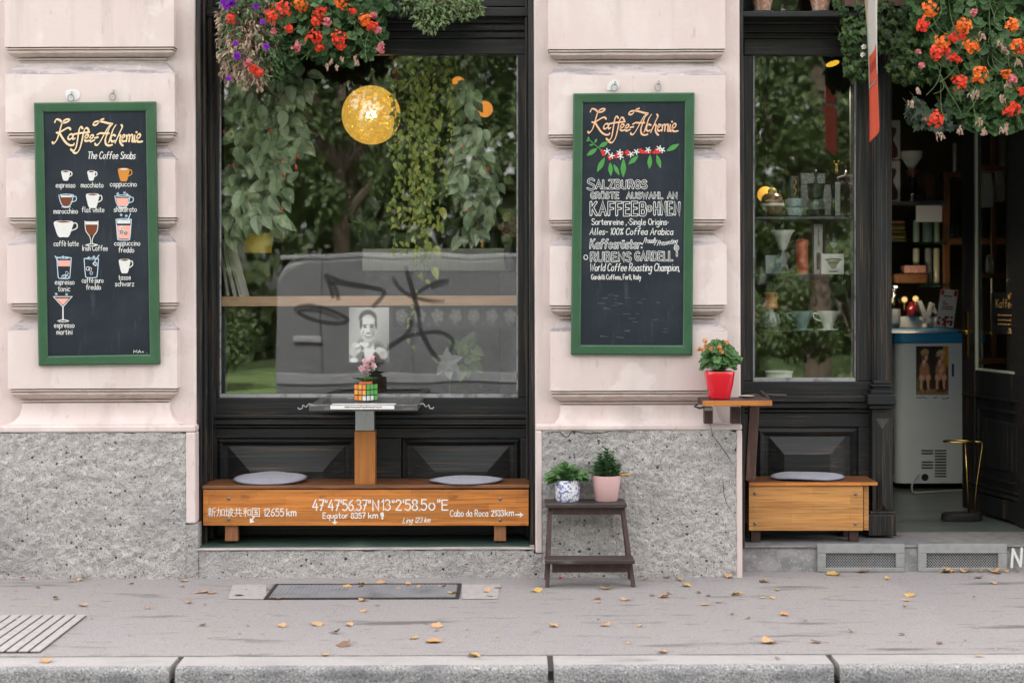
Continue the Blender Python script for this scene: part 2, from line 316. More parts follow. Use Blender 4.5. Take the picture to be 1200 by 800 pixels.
L_VINE = leafmat('golden_vine_leaf', (.30, .34, .05), (.20, .26, .045), (.42, .42, .09), (.12, .18, .035))
L_HOUSE = leafmat('houseplant_leaf', (.045, .12, .035), (.075, .17, .05), (.11, .22, .075))
L_SUCC = leafmat('succulent_leaf', (.050, .125, .050), (.085, .18, .075), (.13, .24, .10), trans=.08)
L_TREE = leafmat('tree_leaf', (.035, .066, .018), (.055, .095, .024), (.09, .13, .036), (.025, .05, .015), trans=.35)
STEM = mat('green_stem', (.10, .15, .05), rough=.7)
DSTEM = mat('dry_stem', (.22, .14, .085), rough=.9)
def petal(name, *c): return mat(name, c[0], rough=.55, island=c, trans=.35, spec=.3)
F_OR = petal('orange_petal', (.84, .17, .02), (.88, .26, .05), (.80, .11, .015)); F_RED = petal('scarlet_petal', (.78, .055, .025), (.84, .11, .05), (.70, .03, .022))
F_PINK = petal('faded_pink_petal', (.62, .16, .20), (.70, .30, .30), (.55, .09, .16)); F_PUR = petal('purple_petal', (.26, .03, .50), (.36, .05, .60))
F_LPINK = petal('pale_pink_petal', (.75, .45, .52), (.80, .60, .62)); F_DRY = petal('dry_petal', (.52, .34, .27), (.40, .25, .18), (.62, .46, .38))
# ------------------------------------------------------------------ ground
def X(px, Y, py=350): return P(px, py, Y).x
def Z(py, Y, px=600): return P(px, py, Y).z
KY0, KY1 = -1.83, -2.02
m = MB(); m.add([(-14, KY0, 0), (14, KY0, 0), (14, .05, 0), (-14, .05, 0)], [(0, 1, 2, 3)])
tag(m.build('pavement', ASPH), kind='structure')
m = MB(); m.add([(-120, -160, -.125), (120, -160, -.125), (120, KY1 + .05, -.125), (-120, KY1 + .05, -.125)], [(0, 1, 2, 3)])
tag(m.build('road', ROAD), kind='structure')
GRASS = mat('grass_verge', (.09, .15, .04), [((.14, .20, .06), (.8, .8, .8), .4, .7, .8), ((.05, .09, .025), (5, 5, 5), .5, .7, .7)], rough=1)
m = MB(); m.add([(-60, -70, -.118), (60, -70, -.118), (60, -13.6, -.118), (-60, -13.6, -.118)], [(0, 1, 2, 3)])
tag(m.build('grass_verge', GRASS), kind='structure')
def kerb_stone(x0, x1):                                       # top, rounded rough nose, face
    prof = [(KY0, -.2), (KY0, .002), (KY1 + .03, .002), (KY1 + .012, -.003), (KY1 + .002, -.012), (KY1 - .004, -.03), (KY1 - .002, -.2)]
    n = max(8, int((x1 - x0) / .03)); mb = MB(); vs = []
    for i in range(n + 1):
        x = x0 + (x1 - x0) * i / n
        for k, (y, z) in enumerate(prof):
            j = 0 if k < 2 else (noise.noise(Vector((x*9, k*3.7, 1))) * .006 + noise.noise(Vector((x*31, k*5.1, 4))) * .004)
            vs.append((x, y + j, z + (j * .5 if k > 2 else 0)))
    q = len(prof); fs = []; ms = []
    for i in range(n):
        for k in range(q - 1): fs.append((i*q+k, i*q+k+1, (i+1)*q+k+1, (i+1)*q+k)); ms.append(0 if k < 2 else 1)
    mb.add(vs, fs); mb.add(vs[:q], [list(range(q))]); mb.add(vs[-q:], [list(range(q-1, -1, -1))])
    mb.m = ms + [0, 0]
    tag(mb.build('kerb', [GRANITE, KFACE], smooth='auto', angle=50), kind='structure')
jx = [G(p, 775).x for p in (208, 645, 977)]
for a, b in zip([-6.0, -3.3] + jx + [jx[2] + 1.5], [-3.3] + jx + [jx[2] + 1.5, 6.0]): kerb_stone(a + .013, b - .013)
m = MB(); m.add([(-6, KY0 - .02, -.06), (6, KY0 - .02, -.06), (6, KY1 + .015, -.06), (-6, KY1 + .015, -.06)], [(0, 1, 2, 3)])
tag(m.build('kerb_joint_fill', BLACK), kind='structure')
JOINT = mat('kerb_joint_dirt', (.10, .095, .093), [((.27, .255, .25), (7, 60, 1), .48, .62, .9)], rough=.95)
m = MB(); n = 120; vs = []
for i in range(n + 1):
    x = -4 + 8*i/n; d = noise.noise(Vector((x*2.3, 1, 5)))*.006; wd = .005 + .005*abs(noise.noise(Vector((x*5, 2, 2))))
    vs += [(x, KY0 + d - wd, .0034), (x, KY0 + d + wd, .0034)]
m.add(vs, [(2*i, 2*i+2, 2*i+3, 2*i+1) for i in range(n)]); tag(m.build('kerb_joint_line', JOINT), kind='structure')
m = MB()                                                       # plain concrete squares beside the cover plate
for a, b in ((273, 312), (541, 586)):
    p0, p1, p2, p3 = G(a, 685), G(b, 685), G(b - 3 if a > 400 else b, 702), G(a - 6 if a < 400 else a, 702)
    m.poly([(p.x, p.y, .003) for p in (p3, p2, p1, p0)])
tag(m.build('pavement_patch', CONCR), kind='structure')

# ------------------------------------------------------------------ the building
cafe = thing('cafe_building', 'pink plastered shop front with banded piers, rough grey plinth and black timber windows', 'building', (0, 0, 0))
xl1 = X(229.5, 0); xm0, xm1 = X(626.5, 0), X(868, 0); xr0 = X(1222, .4)
WT = Z(-150, 0)
for b_ in ((-4.4, xl1, 0, .46, -.2, WT), (xm0, xm1, 0, .46, -.2, WT), (xr0, 5.2, 0, .46, -.2, WT), (-4.4, 5.2, 0, .46, WT + .001, 8.2)):
    m = MB(); m.box(*b_); m.build('wall', PLASTER, cafe, bevel=.012, seg=3)
BP = [(.006, -17.5), (.006, -14), (.020, -13), (.036, -9), (.058, -3.5), (.070, -1.5), (.075, 0)]
BB = [(.075, 0), (.056, .5), (.056, 1.3), (.070, 1.5), (.070, 3.0), (.052, 3.4), (.052, 4.2), (.067, 4.4), (.064, 7), (.047, 10), (.024, 12.2), (.004, 12.6), (.004, 13.4), (.024, 13.6), (.022, 15.2), (.003, 15.6), (.006, 17.5)]
def sweep(mb, x0, x1, prof, pm):
    vs = []; mats = []
    for p, z, mi in prof:
        a, b = x0 + pm - p, x1 - pm + p; c = .0045
        jt = noise.noise(Vector((x0*3, z*17, 2))) * .002
        n = 14; row = [(a, .004, z), (a, -p + c, z), (a + c*.3, -p + c*.3, z)]
        for i in range(n + 1):
            t = i / n; xx = a + c + (b - a - 2*c) * t
            row.append((xx, -p + noise.noise(Vector((xx*5, z*9, 7))) * .0016, z + noise.noise(Vector((xx*4.3, z*7, 3))) * .0016))
        row += [(b - c*.3, -p + c*.3, z), (b, -p + c, z), (b, .004, z)]
        vs.append(row)
    q = len(vs[0]); o = len(mb.v)
    mb.v += [Vector(v) for r in vs for v in r]
    for i in range(len(vs) - 1):
        for k in range(q - 1):
            mb.f.append([o+i*q+k, o+i*q+k+1, o+(i+1)*q+k+1, o+(i+1)*q+k]); mb.m.append(prof[i+1][2])
    mb.f.append([o+k for k in range(q)]); mb.m.append(0); mb.f.append([o+(len(vs)-1)*q+k for k in range(q-1, -1, -1)]); mb.m.append(0)
def pier(pxl, pxr, ftop, fbot, lean):
    pm = .075; cen = (pxl + pxr) / 2
    for k in range(-2, 5):
        yt, yb = ftop + 100*k - 100, fbot + 100*k
        dx = lean * (k*100) / 465
        x0, x1 = P(pxl + dx, yb - 34, -pm).x, P(pxr + dx, yb - 34, -pm).x
        pr = [(p, P(cen, yt + d, -p).z, 1 if 1 < i else 0) for i, (p, d) in enumerate(BP)]
        pr += [(p, P(cen, yb + d, -p).z, 0 if i == 0 else 2) for i, (p, d) in enumerate(BB)]
        mb = MB(); sweep(mb, x0, x1, pr, pm)
        mb.build('rusticated_block', [PLASTER, SOOT, TRIM], cafe, smooth='auto', angle=28)
    # splayed base above the plinth
    yb = fbot + 400
    x0, x1 = P(pxl + lean, 480, -pm).x, P(pxr + lean, 480, -pm).x
    pr = [(p, P(cen, y, -p).z, mi) for p, y, mi in ((.018, yb+17, 0), (.020, yb+24, 0), (.030, yb+32, 0), (.052, yb+38, 0), (.072, yb+41, 0), (.088, yb+42, 0), (.090, yb+46, 0), (.090, yb+52, 0))]
    mb = MB(); sweep(mb, x0, x1, pr, .075)
    mb.build('pier_base_moulding', [PLASTER, SOOT, TRIM], cafe, smooth='auto', angle=35)
pier(5, 204, 87, 55, 4.5); pier(642, 850, 88.5, 57.5, 3)
# plinth: rough stone, displaced for real, with a smooth plaster margin
def rough_panel(name, x0, x1, z0, z1, Y, amp=.009, step=.009, ragged=.01, back=None, parent=cafe, m_=STONE):
    nx, nz = max(2, int((x1-x0)/step)), max(2, int((z1-z0)/step)); vs = []
    for j in range(nz + 1):
        for i in range(nx + 1):
            x, z = x0 + (x1-x0)*i/nx, z0 + (z1-z0)*j/nz
            v = Vector((x, Y, z))
            d = noise.noise(v*6)*.5 + noise.noise(v*22)*.8 + noise.noise(v*60 + Vector((9, 2, 5)))*.6
            if j == nz: z += noise.noise(Vector((x*7, 3, 3)))*ragged + noise.noise(Vector((x*31, 8, 3)))*ragged*.5
            vs.append((x, Y - amp*d, z))
    mb = MB(); mb.add(vs, [(j*(nx+1)+i, j*(nx+1)+i+1, (j+1)*(nx+1)+i+1, (j+1)*(nx+1)+i) for j in range(nz) for i in range(nx)])
    if back is not None:                                       # give it a body
        mb.add([(x0, Y+.004, z0), (x1, Y+.004, z0), (x1, Y+.004, z1), (x0, Y+.004, z1), (x0, back, z0), (x1, back, z0), (x1, back, z1), (x0, back, z1)],
               [(0, 4, 7, 3), (1, 2, 6, 5), (3, 7, 6, 2), (4, 5, 6, 7)])
    return mb.build(name, m_, parent, smooth=True)
PY = -.10; stz_ = Z(640, .05) + .002
def margin(name, *boxes):
    for a in boxes: mb = MB(); mb.box(*a); mb.build(name, PLASTER, cafe, bevel=.008)
lx1, lx2 = X(217.5, PY, 580), X(229, PY, 580)
ztop = Z(505, PY); zcap = Z(497.5, PY)
rough_panel('plinth_stone', -4.4, lx1, -.02, ztop - .004, PY + .004, back=.0)
margin('plinth_margin', (-4.4, lx2, PY, 0, ztop, zcap), (lx1, lx2, PY, .0, Z(612, PY), ztop - .001))
rough_panel('plinth_stone', lx1 + .001, lx2 + .012, -.02, Z(612, PY) - .003, PY + .006, amp=.006, back=.0)
rx0, rx1, rx2, rx3 = X(627.5, PY, 580), X(635.5, PY, 580), X(863, PY, 580), X(870, PY, 580)
ztr = Z(504.5, PY)
rough_panel('plinth_stone', rx1, rx2, -.02, ztr - .004, PY + .004, back=.0)
margin('plinth_margin', (rx0, rx3, PY, 0, ztr, Z(497.5, PY)), (rx2, rx3, PY, 0, -.02, ztr - .001), (rx0, rx1, PY, 0, Z(648, PY), ztr - .001))
rough_panel('plinth_stone', rx0 - .01, rx1 - .001, -.02, Z(648, PY) - .003, PY + .007, amp=.006, back=0)
rough_panel('plinth_stone', xr0 + .06, 5.2, -.02, ztr - .004, PY + .004, step=.025, back=.0)
margin('plinth_margin', (xr0, 5.2, PY, 0, ztr, Z(497.5, PY)), (xr0, xr0 + .058, PY, 0, stz_, ztr - .001))
zs = Z(644, -.09)
rough_panel('window_breast_stone', lx2 + .013, rx0 - .011, -.02, zs, PY + .012, amp=.006, back=.30)
LEDGE = mat('chipped_ledge_paint', (.50, .45, .43), [((.30, .29, .285), (6, 40, 40), .42, .56, .9), ((.22, .10, .075), (9, 60, 60), .60, .68, .7)], rough=.9)
mb = MB(); mb.box(lx2 + .004, rx0 - .004, PY + .004, .30, zs + .002, zs + .010); mb.build('stone_ledge', LEDGE, cafe, bevel=.005)
m = MB(); vs = []                                               # crack lines in the render
def ribbon(mb, pts, wd, Y, mi=0, taper=False, nib=None, cap=True, dy=0):
    """flat brush stroke on the plane y=Y through photo pixels"""
    pts = [Vector((p[0], p[1])) for p in pts]
    pts = [p for i, p in enumerate(pts) if i == 0 or (p - pts[i-1]).length > 1e-4]
    if len(pts) == 1: pts = [pts[0] + Vector((-wd*.12, 0)), pts[0] + Vector((wd*.12, 0))]
    n = len(pts); Lf, Rt = [], []
    for i, p in enumerate(pts):
        a = (p - pts[i-1]).normalized() if i else None
        b = (pts[i+1] - p).normalized() if i < n-1 else None
        t = a if b is None else b if a is None else (a + b)
        if t.length < .2: t = Vector((-a.y, a.x))
        t = t.normalized(); nn = Vector((-t.y, t.x))
        h = wd / 2
        if taper: u = i / (n-1); h *= min(1, .25 + 3*u, .25 + 3*(1-u))
        if nib: h *= .55 + .75 * abs(nn.dot(nib))
        if a is not None and b is not None:
            cs = max(.55, nn.dot(Vector((-a.y, a.x)))); h /= cs
        Lf.append(p + nn*h); Rt.append(p - nn*h)
    t0 = (pts[1]-pts[0]).normalized(); t1 = (pts[-1]-pts[-2]).normalized()
    if cap:
        e = wd*.42
        Lf = [Lf[0]*.75 + Rt[0]*.25 - t0*e] + Lf + [Lf[-1]*.75 + Rt[-1]*.25 + t1*e]
        Rt = [Rt[0]*.75 + Lf[1]*.25 - t0*e] + Rt + [Rt[-1]*.75 + Lf[-2]*.25 + t1*e]
    k = len(Lf)
    mb.add([P(v.x, v.y, Y) for v in Lf] + [P(v.x, v.y, Y) for v in Rt], [(i, i+1, k+i+1, k+i) for i in range(k-1)], mi)
for pts, ww in (([(640, 507), (655, 506), (664, 512), (672, 505), (690, 508), (720, 505), (760, 508)], 1.6), ([(834, 506), (837, 512), (850, 530), (857, 541)], 1.1), ([(847, 560), (850, 585), (858, 600)], .9), ([(833, 497), (835, 511)], 2.6)):
    m = MB(); ribbon(m, [(a_.x + .8*noise.noise(a_*.9), a_.y + 1.1*noise.noise(a_*.7 + Vector((5, 5, 5)))) for a_ in catmull([(*q, 0) for q in pts], 6)], ww*.7, PY - .014, taper=True); m.build('plaster_crack', BLACK, cafe)

# --- large shop window, set back in a timber lined opening
WY, GY = .30, .335
def pieces(name, boxes, Y, dep, m_, parent, bevel=.004, seg=2):  # one object per timber
    o = None
    for b in boxes:
        mb = MB(); mb.pbox(*b, Y, Y + dep); o = mb.build(name, m_, parent, bevel=bevel, seg=seg)
    return o
def single(name, boxes, m_, parent, bevel=.004):
    for b in boxes: mb = MB(); mb.box(*b); mb.build(name, m_, parent, bevel=bevel)
shopwin = pieces('shop_window', [(242.5, 466, 622, 485)], WY, .07, TIMX, cafe)
pieces('window_rail', [(242.5, 45, 622, 63.5)], WY, .07, TIMX, shopwin)
pieces('window_stile', [(242.5, 64, 257, 465.5), (607, 64, 622, 465.5)], WY + .003, .067, TIMW, shopwin, .005)
zl0, zl1 = Z(640, 0), Z(-140, 0)                                 # jamb lining of the reveal
single('jamb_lining', [(xl1 + .001, xl1 + .028, .012, WY + .05, zl0, zl1), (xm0 - .030, xm0 - .001, .012, WY + .05, zl0, zl1)], TIMW, shopwin)
single('jamb_fillet', [(xl1 + .0285, xl1 + .045, .055, .085, zl0, zl1), (xl1 + .0285, xl1 + .052, .20, WY - .002, zl0, zl1), (xm0 - .048, xm0 - .0305, .20, WY - .002, zl0, zl1)], TIMW, shopwin)
pieces('glass_pane', [(257, 63.5, 607, 465.8)], GY, .006, GLASSW, shopwin, 0)
pieces('glazing_bead', [(256.8, 461.5, 607.2, 465.9), (256.9, 64, 258.6, 461), (605.4, 64, 607.1, 461)], WY + .016, .018, BEAD, shopwin, .002)
for (y0, y1, a, d) in ((485.5, 490, -.055, .1), (490.3, 497.5, -.035, .1), (498, 501, -.012, .06)): pieces('window_sill' if y0 < 490 else 'sill_moulding', [(242, y0, 622.5, y1)], WY + a, d, TIMX, shopwin, .005, 3)
for (y0, y1, a, d) in ((8.5, 19.5, -.11, .2), (20, 27, -.06, .12), (27.4, 36, -.035, .1), (36.4, 44.6, -.015, .08)): pieces('transom_cornice' if y0 < 10 else 'cornice_moulding', [(239 if y0 < 10 else 242, y0, 622, y1)], WY + a, d, TIMX, shopwin, .006, 3)
pieces('transom_rail', [(242, -1, 622, 8), (242, -148, 622, -132)], WY, .08, TIMX, shopwin, .005)
pieces('transom_stile', [(242.5, -131.5, 258, -1.4), (607, -131.5, 622, -1.4), (425, -131.5, 440, -1.4)], WY + .003, .07, TIMX, shopwin, .005)
pieces('transom_glass', [(258, -131.5, 425, -1.2), (440, -131.5, 607, -1.2)], GY, .006, GLASSW, shopwin, 0)
def raised_panel(mb, x0, y0, x1, y1, Y, inset, rise, rim=4):    # mitred rim, then a field with four sloping facets
    a = [P(x0, y0, Y), P(x1, y0, Y), P(x1, y1, Y), P(x0, y1, Y)]
    r = [P(x0+rim, y0+rim, Y - .016), P(x1-rim, y0+rim, Y - .016), P(x1-rim, y1-rim, Y - .016), P(x0+rim, y1-rim, Y - .016)]
    r2 = [P(x0+rim*2, y0+rim*2, Y + .004), P(x1-rim*2, y0+rim*2, Y + .004), P(x1-rim*2, y1-rim*2, Y + .004), P(x0+rim*2, y1-rim*2, Y + .004)]
    q = rim*2 + 5
    f = [P(x0+q, y0+rim*2+1, Y + .004), P(x1-q, y0+rim*2+1, Y + .004), P(x1-q, y1-rim*2-1, Y + .004), P(x0+q, y1-rim*2-1, Y + .004)]
    g = [P(x0+q, y0+rim*2+1, Y - .004), P(x1-q, y0+rim*2+1, Y - .004), P(x1-q, y1-rim*2-1, Y - .004), P(x0+q, y1-rim*2-1, Y - .004)]
    h = [P(x0+q+inset, y0+rim*2+1+inset*1.15, Y - rise), P(x1-q-inset, y0+rim*2+1+inset*1.15, Y - rise), P(x1-q-inset, y1-rim*2-1-inset*.8, Y - rise), P(x0+q+inset, y1-rim*2-1-inset*.8, Y - rise)]
    vs = a + r + r2 + f + g + h; fs = []
    for L in range(5):
        for i in range(4): fs.append((L*4+i, L*4+(i+1) % 4, L*4+4+(i+1) % 4, L*4+4+i))
    fs.append((20, 21, 22, 23)); mb.add(vs, fs)
pieces('panel_rail', [(242, 501.4, 622.5, 513), (242, 600, 622.5, 640)], WY + .008, .06, TIMX, shopwin)
pieces('panel_stile', [(242, 513.3, 254, 599.7), (417, 513.3, 470, 599.7), (610, 513.3, 622.5, 599.7)], WY + .008, .06, TIMX, shopwin)
for a, b in ((254.2, 416.8), (470.2, 609.8)):
    mb = MB(); raised_panel(mb, a, 513.5, b, 599.5, WY + .022, 26, .045); mb.build('raised_panel', TIMX, shopwin)
mb = MB()
x0, x1 = xl1 + .03, xm0 - .032; z0 = Z(640, -.05); n = 60; vs = []     # green painted sheet on the ledge, front edge turned down and dented
for i in range(n + 1):
    x = x0 + (x1 - x0) * i / n; d = noise.noise(Vector((x*4, 1, 1))) * .004 + (.011 * math.exp(-((x - X(420, 0))/.05)**2))
    vs += [(x, WY + .006, z0 + .008), (x, -.02, z0 + .006 + d), (x, -.05, z0 + .002 + d), (x, -.056, z0 - .012 + d*.5)]
mb.add(vs, [(i*4+k, (i+1)*4+k, (i+1)*4+k+1, i*4+k+1) for i in range(n) for k in range(3)])
GREENS = mat('dull_green_ledge_sheet', (.028, .052, .044), [((.055, .085, .075), (6, 20, 6), .5, .7, .7), ((.30, .27, .25), (70, 70, 70), .74, .78, .7)], rough=.45, bump=[((40, 40, 40), .001)])
mb.build('ledge_sheet', GREENS, shopwin, smooth=True)

# --- narrow display window beside the entrance
RY = .40
sx0 = X(868, .0)
side = pieces('display_window', [(872, 447, 1022, 463)], RY, .07, TIMX, cafe)
pieces('window_rail', [(872, 45.5, 1022, 64.5)], RY, .07, TIMX, side)
pieces('window_stile', [(870, 65, 882.8, 446.6), (1003.2, 65, 1022, 446.6)], RY + .003, .067, TIMW, side, .005)
single('jamb_lining', [(xm1 + .001, xm1 + .022, .02, RY + .06, Z(640, .1), WT)], TIMW, side)
pieces('glass_pane', [(882.8, 64.5, 1003.2, 446.8)], RY + .035, .006, GLASSW, side, 0)
pieces('glazing_bead', [(882.5, 442.5, 1003.5, 447), (882.6, 65, 884.2, 442), (1001.8, 65, 1003.4, 442)], RY + .013, .02, BEAD, side, .002)
for (y0, y1, a, d) in ((13, 20, -.24, .3), (20.3, 28, -.07, .12), (28.3, 38, -.045, .1), (38.3, 45.2, -.02, .08)): pieces('transom_cornice' if y0 < 14 else 'cornice_moulding', [(870, y0, 1215, y1)], RY + a, d, TIMX, side, .006, 3)
pieces('transom_rail', [(870, -148, 1222, -132)], RY, .08, TIMX, side, .005)
pieces('transom_stile', [(870, -131.5, 884, 12.6), (1003, -131.5, 1045, 12.6), (1205, -131.5, 1225, 12.6)], RY + .003, .07, TIMX, side, .005)
pieces('transom_glass', [(884, -131.5, 1003, 12.6), (1045, -131.5, 1205, 12.6)], RY + .035, .006, GLASSW, side, 0)
for (y0, y1, a, d) in ((463.3, 471, -.07, .13), (471.3, 478, -.045, .1), (479.5, 483, -.012, .06)): pieces('window_sill' if y0 < 464 else 'sill_moulding', [(870, y0, 1020, y1)], RY + a, d, TIMX, side, .005, 3)
pieces('panel_rail', [(870, 483.4, 1022, 500), (870, 600, 1022, 632)], RY + .008, .06, TIMX, side)
pieces('panel_stile', [(870, 500.3, 886, 599.7), (1006, 500.3, 1022, 599.7)], RY + .008, .06, TIMX, side)
mb = MB(); raised_panel(mb, 886.2, 500.5, 1005.8, 599.5, RY + .022, 18, .045, 5); mb.build('raised_panel', TIMX, side)
# fluted column on its pedestal
cY = RY - .05; cx_, hw = 1034, 10.5
mb = MB()
cc = [P(cx_, y, cY) for y in (447, 20)]; s_ = S(cY)
nf = 40; ring = []
for k in range(nf + 1):                                          # front half round with flutes
    a = math.pi * k / nf; fl = abs(math.sin(a * 7)) ** .6
    r = hw * s_ * (.88 + .12 * (1 - fl) if 0 < k < nf else 1)
    ring.append((math.cos(math.pi - a) * r, -math.sin(a) * r * .75))
vs = [(cc[0].x + x, cY + .03 + y, cc[0].z) for x, y in ring] + [(cc[1].x + x, cY + .03 + y, cc[1].z) for x, y in ring]
mb.add(vs, [(k, k+1, nf+2+k, nf+1+k) for k in range(nf)])
mb.pbox(1022.3, 20, 1045, 480, cY + .031, RY + .09)
col = mb.build('fluted_column', TIMW, cafe, smooth='auto', angle=50)
mb = MB()
for (a, b, y0, y1, d) in ((1023.5, 1044.5, 446, 450, .012), (1021.5, 1046.5, 450.3, 453.5, .03), (1023.5, 1044.5, 453.8, 456.5, .018), (1020.5, 1047, 456.8, 462, .04)): mb.pbox(a, y0, b, y1, cY - d, cY + .06)
mb.pbox(1017, 462.3, 1050, 474, cY - .09, RY + .08); mb.pbox(1019, 474.3, 1048, 479, cY - .06, RY + .08)
mb.build('column_base', TIMX, col, bevel=.005, seg=3)
mb = MB(); mb.pbox(1022, 479.3, 1046.5, 608, cY - .012, RY + .08)
def pyr(mb, pts, tip): mb.add(list(pts) + [tip], [(0, 1, 4), (1, 2, 4), (2, 3, 4), (3, 0, 4)])
mb.add([P(1026, 490, cY - .0125), P(1042, 490, cY - .0125), P(1042, 600, cY - .0125), P(1026, 600, cY - .0125), P(1034, 503, cY - .032), P(1034, 590, cY - .032)], [(0, 1, 4), (1, 2, 5, 4), (2, 3, 5), (3, 0, 4, 5)])
mb.pbox(1017.5, 603, 1051, 627.5, cY - .075, RY + .08); mb.pbox(1019.5, 599, 1049, 602.8, cY - .05, RY + .08)
mb.build('pedestal', TIMW, col, bevel=.004)
# doorway head, jamb
pieces('doorway_head', [(1046, 45.6, 1222, 62)], RY + .01, .08, TIMX, cafe)
single('doorway_lining', [(xr0 - .05, xr0 - .001, .02, RY + .5, .15, WT)], TIMX, cafe)
# doorstep with its two ventilation grilles
stz = Z(640, .05); SX1 = X(1400, .05)
stx0 = rx3 + .002
rough_panel('doorstep', stx0, SX1, -.02, stz - .012, .056, amp=.0025, step=.02, ragged=0, m_=STEPST)
step = bpy.data.objects['doorstep']
mb = MB(); mb.box(stx0, SX1, .042, RY + .10, stz - .012, stz); mb.build('step_tread', TREAD, step, bevel=.006)
for a, b in ((958, 1060), (1076, 1180)):
    Y = .048; mb = MB()
    y0, y1 = 637.5, 669.5
    mb.pbox(a, y0, b, y0 + 10.5, Y - .012, Y + .02); mb.pbox(a, y1 - 4.5, b, y1, Y - .012, Y + .02); mb.pbox(a, y0 + 10.7, a + 10, y1 - 4.7, Y - .012, Y + .02); mb.pbox(b - 10, y0 + 10.7, b, y1 - 4.7, Y - .012, Y + .02)
    g = mb.build('ventilation_grille', GALV, step, bevel=.002)
    mb = MB(); mb.pbox(a + 9, y0 + 10, b - 9, y1 - 4, Y + .006, Y + .016); mb.build('grille_backing', BLACK, g)
    mb = MB(); yy0, yy1 = y0 + 10.7, y1 - 4.7
    wd = .42                                                   # expanded metal
    for sg in (1, -1):
        c = a - 20
        while c < b + 20:
            xa, ya, xb, yb = c, yy0, c + sg * (yy1 - yy0) * .9, yy1
            lo, hi = a + 10, b - 10
            def clip(t0, t1):
                return t0, t1
            t0, t1 = 0.0, 1.0
            dxx = xb - xa
            if dxx:
                ta, tb = sorted(((lo - xa) / dxx, (hi - xa) / dxx)); t0, t1 = max(0, ta), min(1, tb)
            if t1 - t0 > .03:
                mb.tube([P(xa + dxx*t0, ya + (yb-ya)*t0, Y + (.001 if sg > 0 else .003)), P(xa + dxx*t1, ya + (yb-ya)*t1, Y + (.001 if sg > 0 else .003))], wd * S(0), 4)
            c += 3.1
    mb.build('grille_mesh', GALV, g)
ST = {}
# painted N on the step
mb = MB()
for k, pts in enumerate(([(1185.5, 664), (1187, 643)], [(1187, 643), (1196, 663)], [(1196, 663), (1197.5, 642)])): ribbon(mb, pts, 3.0, .041 - .0008*k)
mb.build('painted_letter', CHALK, step)

# --- the room behind
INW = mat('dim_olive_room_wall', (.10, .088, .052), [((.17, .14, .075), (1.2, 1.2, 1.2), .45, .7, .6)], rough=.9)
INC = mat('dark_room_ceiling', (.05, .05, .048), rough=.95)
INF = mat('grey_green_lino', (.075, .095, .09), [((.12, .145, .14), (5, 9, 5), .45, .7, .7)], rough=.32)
fz = stz - .004
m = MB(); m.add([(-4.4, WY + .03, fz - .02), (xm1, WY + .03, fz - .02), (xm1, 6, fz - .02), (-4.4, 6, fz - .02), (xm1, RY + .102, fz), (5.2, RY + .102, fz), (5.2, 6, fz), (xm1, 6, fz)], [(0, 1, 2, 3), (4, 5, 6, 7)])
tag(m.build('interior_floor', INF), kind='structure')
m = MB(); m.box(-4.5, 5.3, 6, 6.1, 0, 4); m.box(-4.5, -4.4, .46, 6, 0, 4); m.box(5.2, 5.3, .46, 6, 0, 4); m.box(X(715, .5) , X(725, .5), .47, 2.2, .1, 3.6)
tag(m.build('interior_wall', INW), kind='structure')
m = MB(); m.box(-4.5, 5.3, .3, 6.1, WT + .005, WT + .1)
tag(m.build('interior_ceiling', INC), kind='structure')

# --- entrance door, swung inward on its right hinge
zt, zb = Z(40, .9), fz + .02
dA, dd = Vector((2.873, 1.37, 0)), Vector((.2, -.98, 0)).normalized(); dn = Vector((-dd.y, dd.x, 0)) * -1   # dn points at the street face (-x)
if dn.x > 0: dn = -dn
def D(u, z, o=0): return dA + dd * u + dn * o + Vector((0, 0, z))
def dbox(mb, u0, u1, z0, z1, o0, o1, mi=0):
    v = [D(u0, z0, o0), D(u1, z0, o0), D(u1, z0, o1), D(u0, z0, o1), D(u0, z1, o0), D(u1, z1, o0), D(u1, z1, o1), D(u0, z1, o1)]
    mb.add(v, [(0,3,2,1),(4,5,6,7),(0,1,5,4),(1,2,6,5),(2,3,7,6),(3,0,4,7)], mi)
zg = 1.035
mb = MB(); dbox(mb, 0, .16, zb, zt, -.025, .025); dbox(mb, .76, .9, zb, zt, -.025, .025); dbox(mb, .1605, .7595, zb, zb + .12, -.024, .024); dbox(mb, .1605, .7595, zg - .16, zg, -.024, .024); dbox(mb, .1605, .7595, zt - .12, zt, -.024, .024); dbox(mb, .1605, .7595, zb + .1205, zg - .1605, -.012, .012)
for (z0, z1, o) in ((zg - .165, zg - .15, .034), (zb + .13, zb + .15, .034), (zb + .165, zb + .18, .034)): dbox(mb, .012, .88, z0, z1, .0255, o)
for (a, b, c, e) in ((.20, .74, zb + .22, zb + .235), (.20, .74, zg - .235, zg - .22), (.20, .215, zb + .236, zg - .236), (.725, .74, zb + .236, zg - .236)): dbox(mb, a, b, c, e, .0125, .03)
door = mb.build('entrance_door', TIMZ, cafe, bevel=.004)
mb = MB(); dbox(mb, .27, .67, zb + .29, zg - .29, .0126, .028); mb.build('door_panel', TIMZ, door, bevel=.012)
mb = MB(); dbox(mb, .161, .759, zg + .0005, zt - .1205, -.003, .003); mb.build('door_glass', GLASSD, door)
mb = MB()
for (a, b, c, e) in ((.161, .176, zg + .001, zt - .121), (.744, .759, zg + .001, zt - .121), (.177, .743, zg + .001, zg + .016)): dbox(mb, a, b, c, e, .0035, .02)
mb.build('glazing_bead', mat('pale_green_bead', (.28, .31, .24), rough=.6), door, bevel=.002)
mb = MB(); hz = Z(390, 1.3)
dbox(mb, .05, .085, hz - .16, hz + .12, .0255, .031); mb.tube([D(.067, hz, .03), D(.067, hz, .07), D(.075, hz, .082), D(.17, hz - .004, .082)], .009, 8)
